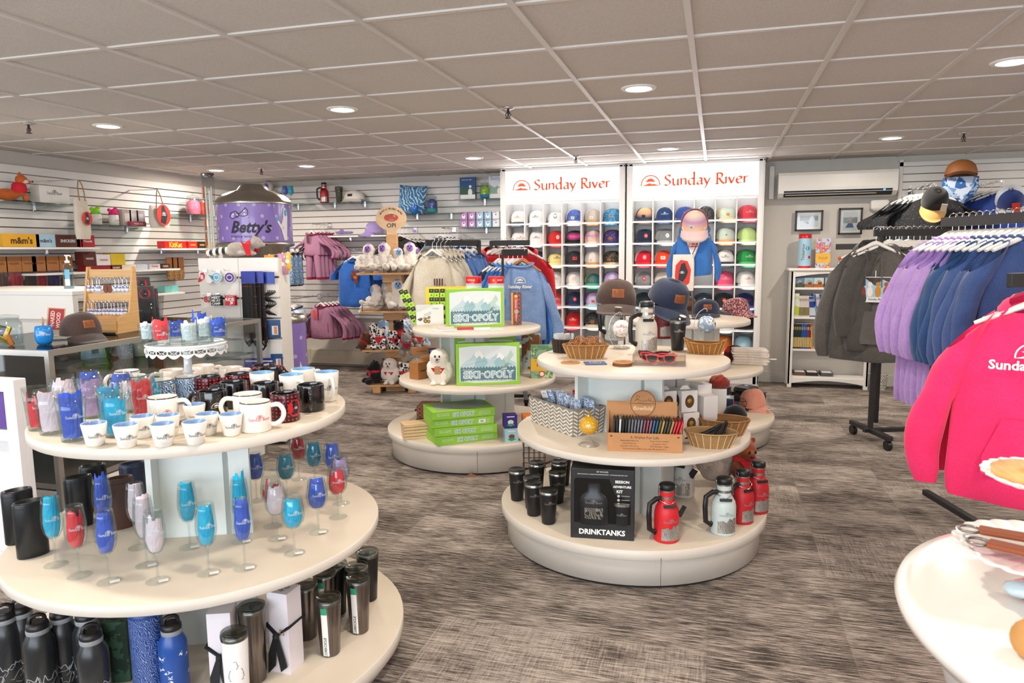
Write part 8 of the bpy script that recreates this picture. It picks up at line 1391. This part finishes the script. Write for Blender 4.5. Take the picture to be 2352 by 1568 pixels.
for i, px in enumerate((396, 408, 420)): p = LW(px, 600); t = th('nut_bag', 'hanging bag of nuts with brown header left of the tower, %s' % ['left', 'middle', 'right'][i], 'bag', (XW+.12, p.y, 1.37), R_(90), 'nut bags'); mk('paper_header', B().box((0, 0, -.03), (.10, .012, .12), .002), mat('#a0683c', .7), t); mk('nut_fill', B().loft([[(w_*cos(a), .025*sin(a), z_) for a in [2*pi*j/12 for j in range(12)]] for w_, z_ in ((.03, -.21), (.05, -.18), (.045, -.09))]), mat('#9a6c3c', .7, 'blotch', c2='#c89c62', s=70), t)
lbox('white card stand with the sun logo on the top left shelf', 122, 1.889, .30, .15, '#ece9e6', None, name='card_stand', cat='card'); p = LW(122, 450); mk('logo_print', B().flat(sc2(brand2d(), .030, 0, .085), plane(-.0515)), INK, COL.objects[-1].parent)
def tote(label, px, py, w_, h, c2, yy=None):
    p = LW(px, py, -5.5); t = th('tote_bag', label, 'tote bag', p, R_(90)+.1, 'cream tote bags on the left wall'); mk('bag_body', B().loft([[(q*cos(a), .035*s_*sin(a), z_) for a in [2*pi*j/24 for j in range(24)]] for q, s_, z_ in ((w_*.46, .7, -h), (w_*.52, 1.2, -h*.85), (w_*.5, 1, -h*.5), (w_*.45, .5, -.10))]), F('#dfd6c6', s=120), t); mk('rope_handle', B().tube(spl([(-w_*.2, -.02, -.12), (-.03, -.01, 0), (0, 0, .06), (.03, -.01, 0), (w_*.2, -.02, -.12)], 4), .005, 6), mat('#a8845c', .8), t)
    b = B(); k = w_*.36; b.flat(disc2d(k, 24, 0, -h*.6), plane(-.055)); b.flat(([(-k*.5, -h*.6-k*.7), (k*.2, -h*.6-k*.85), (k*.55, -h*.6), (k*.3, -h*.6+k*.4), (k*.1, -h*.6+k*.9), (-k*.25, -h*.6+k*.8), (-k*.3, -h*.6)], [list(range(7))]), plane(-.0565), 1); b.flat(sc2(sun2d(), k*.3, 0, -h*.62), plane(-.058), 2); mk('moose_circle', b, [mat('#e2372c', .6), INK, LETW], t); mk('wall_hook', B().box((0, .16, .065), (.012, .32, .008)), CHROME, t)
tote('tall narrow cream tote with red moose circle on the left wall', 182, 430, .17, .46, 0); tote('wide cream tote with red moose circle and rope handles', 362, 450, .30, .32, 0)
for px, c_, nm in ((222, '#8fd82c', 'lime green'), (262, '#e62c7c', 'hot pink')):
    p = LW(px, 515); mug('white mug with small blue print and %s tissue on the glass wall shelf' % nm, 0, 0, W0, '#f3efe8', None, ha=80, prt='sun', off=(XW+.16, p.y), z=1.719, r=.045, h=.10, rz=R_(80), group=None); o = th('tissue_paper', 'crumpled %s tissue paper in the wall shelf mug' % nm, 'tissue paper', (XW+.16, p.y, 1.745), R_(80)); mk('paper_sheet', meta([(0, 0, .09, .035, (1.2, 1, .8)), (-.03, 0, .12, .02, (1.4, .7, .8)), (.02, 0, .13, .02, (1, .7, 1))], .010, .012, 50), mat(c_, .8), o)
for i, px in enumerate((284, 300, 316)): lbox('silver ribbon gift box on the glass wall shelf, %s' % ['left', 'middle', 'right'][i], px, 1.719, .11, .16, ['#b9aaa4', '#d8d2ce', '#c4b8c4'][i], None, name='gift_box', cat='gift box', col2='#e4dedc')
lbox('pink labelled box low on the glass wall shelf', 302, 1.719, .20, .045, '#b84a5c', '~', d_=.18)
def jar(label, x, y, z, c_, c2=None, r=.055, h=.17):
    t = th('glass_jar', label, 'jar', (x, y, z), 0, 'glass jars of tissue on the wall shelves'); mk('jar_wall', B().lathe([(r*.9, 0), (r, .01), (r, h*.75), (r*.8, h*.9), (r*.8, h), (r*.76, h), (r*.76, h*.9), (r*.95, h*.74), (r*.95, .012), (.001, .01)], 24, c1=False), GLASS, t); mk('jar_lid', B().lathe([(r*.85, h), (r*.85, h*1.04), (r*.3, h*1.12), (r*.14, h*1.14)], 20).ball((0, 0, h*1.2), r*.18), ACRY, t); mk('tissue_fill', B().lathe([(r*.8, .013), (r*.88, h*.3), (r*.8, h*.7), (r*.3, h*.88)], 18, mf=lambda j: 0 if j else 1), [mat(c_, .8, 'paper'), mat(c2 or c_, .8, 'paper')], t)
p = LW(443, 490); jar('pink filled glass jar on the left wall shelf', XW+.17, p.y, 1.864, '#f0708c', None, .085, .20); p = LW(465, 490); jar('red filled glass jar right of the pink jar', XW+.17, p.y, 1.864, '#e0342c', None, .075, .19); lbox('white box with aqua tissue beside the red jar', 480, 1.864, .10, .13, '#e4e8ea', None, col2='#5cc0d2', name='gift_box', cat='gift box')
lbox('aqua box of clear glass stoppers behind the towels', 376, 1.03, .20, .07, '#7cc4be', None, name='stopper_box', cat='box')
# ================================================================ back wall shelves
zs = 2.032; X_ = lambda px: at(px, 450, Y=7.88).x
growler('red growler on the back wall glass shelf', (X_(745), 7.88, zs), .1, '#b02028', 1.0); tumbler('camouflage tumbler beside the red growler', (X_(779), 7.88, zs), 0, mat('#4a4a38', .5, 'blotch', c2='#2a2a24', c3='#7c7454', s=40), .18, .034, .046, None, None, False)
cap('white rope bucket cap on the back wall glass shelf', (X_(812), 7.9, zs+.03), -.1, F('#ebe6de'), None, F('#ebe6de'), 'patch', '#2a2a2c', sc=(1.6, 1.1, .95))
for px, c_, nm in ((656, 'blue', 'left'), (669, 'cyan', 'right')): stem('wine_glass', px, 466, c_, 'on the back wall shelf, '+nm, z=zs, up=-.01, logo=False, sc=1.0, group='glasses on the back wall shelf')
p = at(945, 460, Y=7.9); t = th('throw_pillow', 'blue ski trail map pillow on the back wall shelf', 'pillow', (p.x, 7.92, 1.873+.165), 0, None, (R_(-8), R_(4), 0)); n = 12; vs = []; S_ = .175
for sd in (-1, 1):
    for i in range(n+1):
        for j in range(n+1): u, v = 2*i/n-1, 2*j/n-1; k = (1-u**4)*(1-v**4); vs.append((S_*u*(1-.06*(1-v*v)*u*u), sd*.055*k**.5, S_*v*(1-.06*(1-u*u)*v*v)))
N_ = (n+1)**2; fs = [[sd*N_+i*(n+1)+j, sd*N_+(i+1)*(n+1)+j, sd*N_+(i+1)*(n+1)+j+1, sd*N_+i*(n+1)+j+1] for sd in (0, 1) for i in range(n) for j in range(n)]; mk('pillow_cover', B().add(vs, fs, 0, True), mat('#3a84b8', .8, 'scratch', c2='#d6e8f0', s=9, th=.8), t)
t = th('stemless_tumbler', 'bright blue stemless tumbler before the map pillow', 'tumbler', (X_(957), 7.82, 1.873)); mk('tumbler_body', B().lathe([(.022, 0), (.04, .03), (.042, .07), (.037, .10)], 24), mat('#1f6fd0', .15, 'gloss'), t)
jar('teal and blue filled glass jar beside the pillow', X_(992), 7.88, 1.873, '#2c4a9c', '#2aa8b8', .07, .19); jar('lime and blue filled jar between two picture books', X_(1114), 7.88, 2.022, '#a6cc2c', '#2a8cc0', .062, .17)
for px, nm, c1, c2, s_ in ((1074, 'blue picture book with snow creature cover on the top shelf', '#1f4f86', '#2f5c50', 'Eddy the Yeti'), (1141, 'pale picture book half hidden by the lit cabinet', '#dfe4ea', '#8fae9c', 'Betty')):
    carton('picture_book', nm, 'book', (X_(px), 7.9, 2.022), 0, (.19, .03, .25), mat(c1, .4), [('f', ([(-.09, -.12), (.09, -.12), (.09, -.02), (.03, .03), (-.03, .0), (-.09, .04)], [list(range(6))]), mat(c2, .5), 0), ('f', quad2d(.18, .05, 0, -.095), LETW, 1), ('f', disc2d(.026, 16, .03, -.045, 1.6), LETW, 2), ('f', disc2d(.016, 14, .032, .02), LETW, 2), ('f', txt(s_, w=.12, x=-.01, y=.095), LETW if '1f' in c1 else mat('#7c9ac8', .5), 2)])
for r_ in range(2):
    for c_ in range(5): q = ['purple', 'purple', 'light blue', 'light blue', 'white'][c_]; carton('boxed_figurine', '%s windowed toy box, column %d of the %s row on the small shelf' % (q, c_+1, ['lower', 'upper'][r_]), 'toy box', (X_(1068+18.5*c_), 7.86, 1.704+.089*r_), 0, (.082, .08, .085), mat({'purple': '#b58cc4', 'light blue': '#9cc4e0', 'white': '#dfe4ea'}[q], .4), [('f', disc2d(.022, 12, 0, -.005, 1.2), LETW, 0), ('f', disc2d(.010, 10, 0, .006), mat('#7c5ab0' if q == 'purple' else '#5c94c8', .5), 1), ('f', quad2d(.04, .006, -.012, .032), mat('#b8343c', .5), 1)], 'toy boxes on the small shelf')
t = th('headband', 'purple speckled knot headband on the white back shelf', 'headband', (X_(790), 7.85, 1.638)); mk('headband_loop', B().tube([(.085*cos(a), .05*sin(a), .035) for a in [2*pi*i/20 for i in range(20)]], .03, 8, closed=True, flat=.5).ball((0, -.06, .045), .03), mat('#8a78b8', .9, 'spots', c2='#e0d8f0', s=80), t)
cap('lilac cap with white logo on the white back shelf', (X_(856), 7.88, 1.66), -.7, F('#a593cc'), None, F('#a593cc'), 'sun', '#f2f0f6', sc=(1.2, 1.15, 1.15))
# ================================================================ white pedestal table at the lower right
fc_, fz = (.83, 1.38), .80; t = th('pedestal_table', 'white round edged table at the lower right corner', 'table', (fc_[0], fc_[1], 0)); r = .49
mk('table_top', B().lathe([(r-.07, fz-.075), (r-.035, fz-.07), (r-.02, fz-.05), (r-.004, fz-.035), (r, fz-.02), (r-.006, fz-.006), (r-.03, fz), (r-.045, fz-.001), (r-.05, fz+.001), (.001, fz+.001)], 96, c1=False), mat('#efe9e2', .25, 'gloss'), t); mk('apron', B().lathe([(r-.16, fz-.20), (r-.09, fz-.17), (r-.075, fz-.075)], 64), mat('#e8e4e0', .35), t); mk('pedestal', B().lathe([(.3, 0), (.3, .03), (.12, .1), (.08, .2), (.10, .45), (.2, fz-.2)], 40), mat('#e8e4e0', .35), t)
def scallop(r, z, n=120, k=26): return [((r+.008*abs(sin(k*pi*i/n)))*cos(2*pi*i/n), (r+.008*abs(sin(k*pi*i/n)))*sin(2*pi*i/n), z) for i in range(n)]
q = at(2405, 1285, z=fz+.07); t = th('tiered_tray', 'two tier scalloped serving tray on the lower right table', 'serving tray', (q.x, q.y, fz)); S1 = mat('#f2eeea', .2, 'gloss')
for z_, r_ in ((.085, .142), (.225, .105)): mk('scalloped_plate', B().loft([scallop(r_*.3, z_-.012), scallop(r_*.8, z_-.010), scallop(r_, z_), scallop(r_, z_+.004), scallop(r_*.8, z_-.005), scallop(r_*.02, z_-.006)]), S1, t)
mk('red_stem', B().lathe([(.05, 0), (.052, .01), (.02, .03), (.016, .08), (.018, .12), (.014, .2), (.018, .3)], 24), mat('#b01c24', .3, 'gloss'), t)
for i, (dx, dy, rz) in enumerate(((-.075, -.03, -.5), (-.07, .03, -.3))): o = th('leather_keychain', 'brown leather bottle opener keychain on the lower scalloped plate, '+['front', 'rear'][i], 'keychain', (q.x+dx, q.y+dy, fz+.092+.004*i), rz, 'leather keychains on the plate'); mk('leather_fob', B().box((.02, 0, .006), (.10, .035, .010), .004), mat('#8a431c', .6), o); mk('key_ring', B().tube([(-.045+.018*cos(a), .018*sin(a), .004) for a in [k*pi/8 for k in range(16)]], .0028, 6, closed=True), mat('#8f8c88', .3, metal=1.), o)
o = th('wooden_coaster_set', 'pale wooden slices on the upper scalloped plate', 'coasters', (q.x-.02, q.y, fz+.222)); mk('wood_slices', B().lathe([(.075, 0), (.078, .012), (.001, .013)], 36, c1=False), mat('#c9914c', .5, 'wood', c2='#e0b474', sc=(20, 4, 4)), o)
o = th('glass_pebble', 'pale blue crystal pebble lying under the scalloped tray', 'ornament', tuple(at(2345, 1365, z=fz+.012))); mk('crystal', B().ball((0, 0, .01), .030, sc=(1, .8, .5), n=10), mat('#bcd2dc', .08, 'gloss'), o); o = th('cork_ball', 'tan round cork ball at the right edge of the lower table', 'ornament', tuple(at(2375, 1470, z=fz+.03))); mk('ball', B().ball((0, 0, 0), .032, n=18), mat('#c08a4c', .7), o)

# small extras
p = on(1640, 965, ZM[1], .04); o = th('pom_pom', 'rust red pom pom bundle behind the white boxes near the column', 'pom pom', (p.x+.02, p.y+.03, ZM[1]+.19)); mk('yarn_ball', meta([(0, 0, 0, .04, (1.2, 1, .9))], .010, .012, 110), F('#8c3428'), o); o = th('pom_pom_stand', 'tall white box under the rust pom pom', 'box', (p.x+.02, p.y+.03, ZM[1])); mk('carton', B().box((0, 0, .08), (.08, .08, .16), .002), mat('#efebe4', .5), o)
p = on(1688, 975, ZM[1], .03); o = th('knit_ball', 'black knit beanie ball beside the navy lid box', 'beanie', (p.x, p.y+.0, ZM[1]+.0)); mk('knit_body', B().lathe([(.04, 0), (.055, .02), (.058, .05), (.045, .08), (.015, .095)], 24), F('#19191b'), o)
for px, py, w_, h, c_, nm in ((619, 604, .075, .10, '#f0922c', 'orange pouch of sweets hanging right of the slatwall tower'), (650, 606, .075, .13, '#b98aa4', 'mauve pouch of sweets hanging beside the orange one'), (662, 600, .04, .11, '#e8b84c', 'yellow pouch half behind the mauve one')):
    p = at(px, py, d=5.35); t = th('snack_pouch', nm, 'pouch', p, .3, 'hanging snack pouches'); mk('pouch_body', B().loft([[(w_*e*cos(2*pi*i/16), .018*k_*sin(2*pi*i/16), z_*h) for i in range(16)] for e, k_, z_ in ((.5, .2, -.62), (.52, .9, -.5), (.52, 1, 0), (.5, .15, .6))]), mat(c_, .25, 'gloss'), t); mk('pouch_print', B().flat(disc2d(.016, 14), plane(-.021)), mat('#f4ead0', .5), t); mk('wall_peg', B().box((0, .12, h*.62), (.006, .24, .006)), CHROME, t)
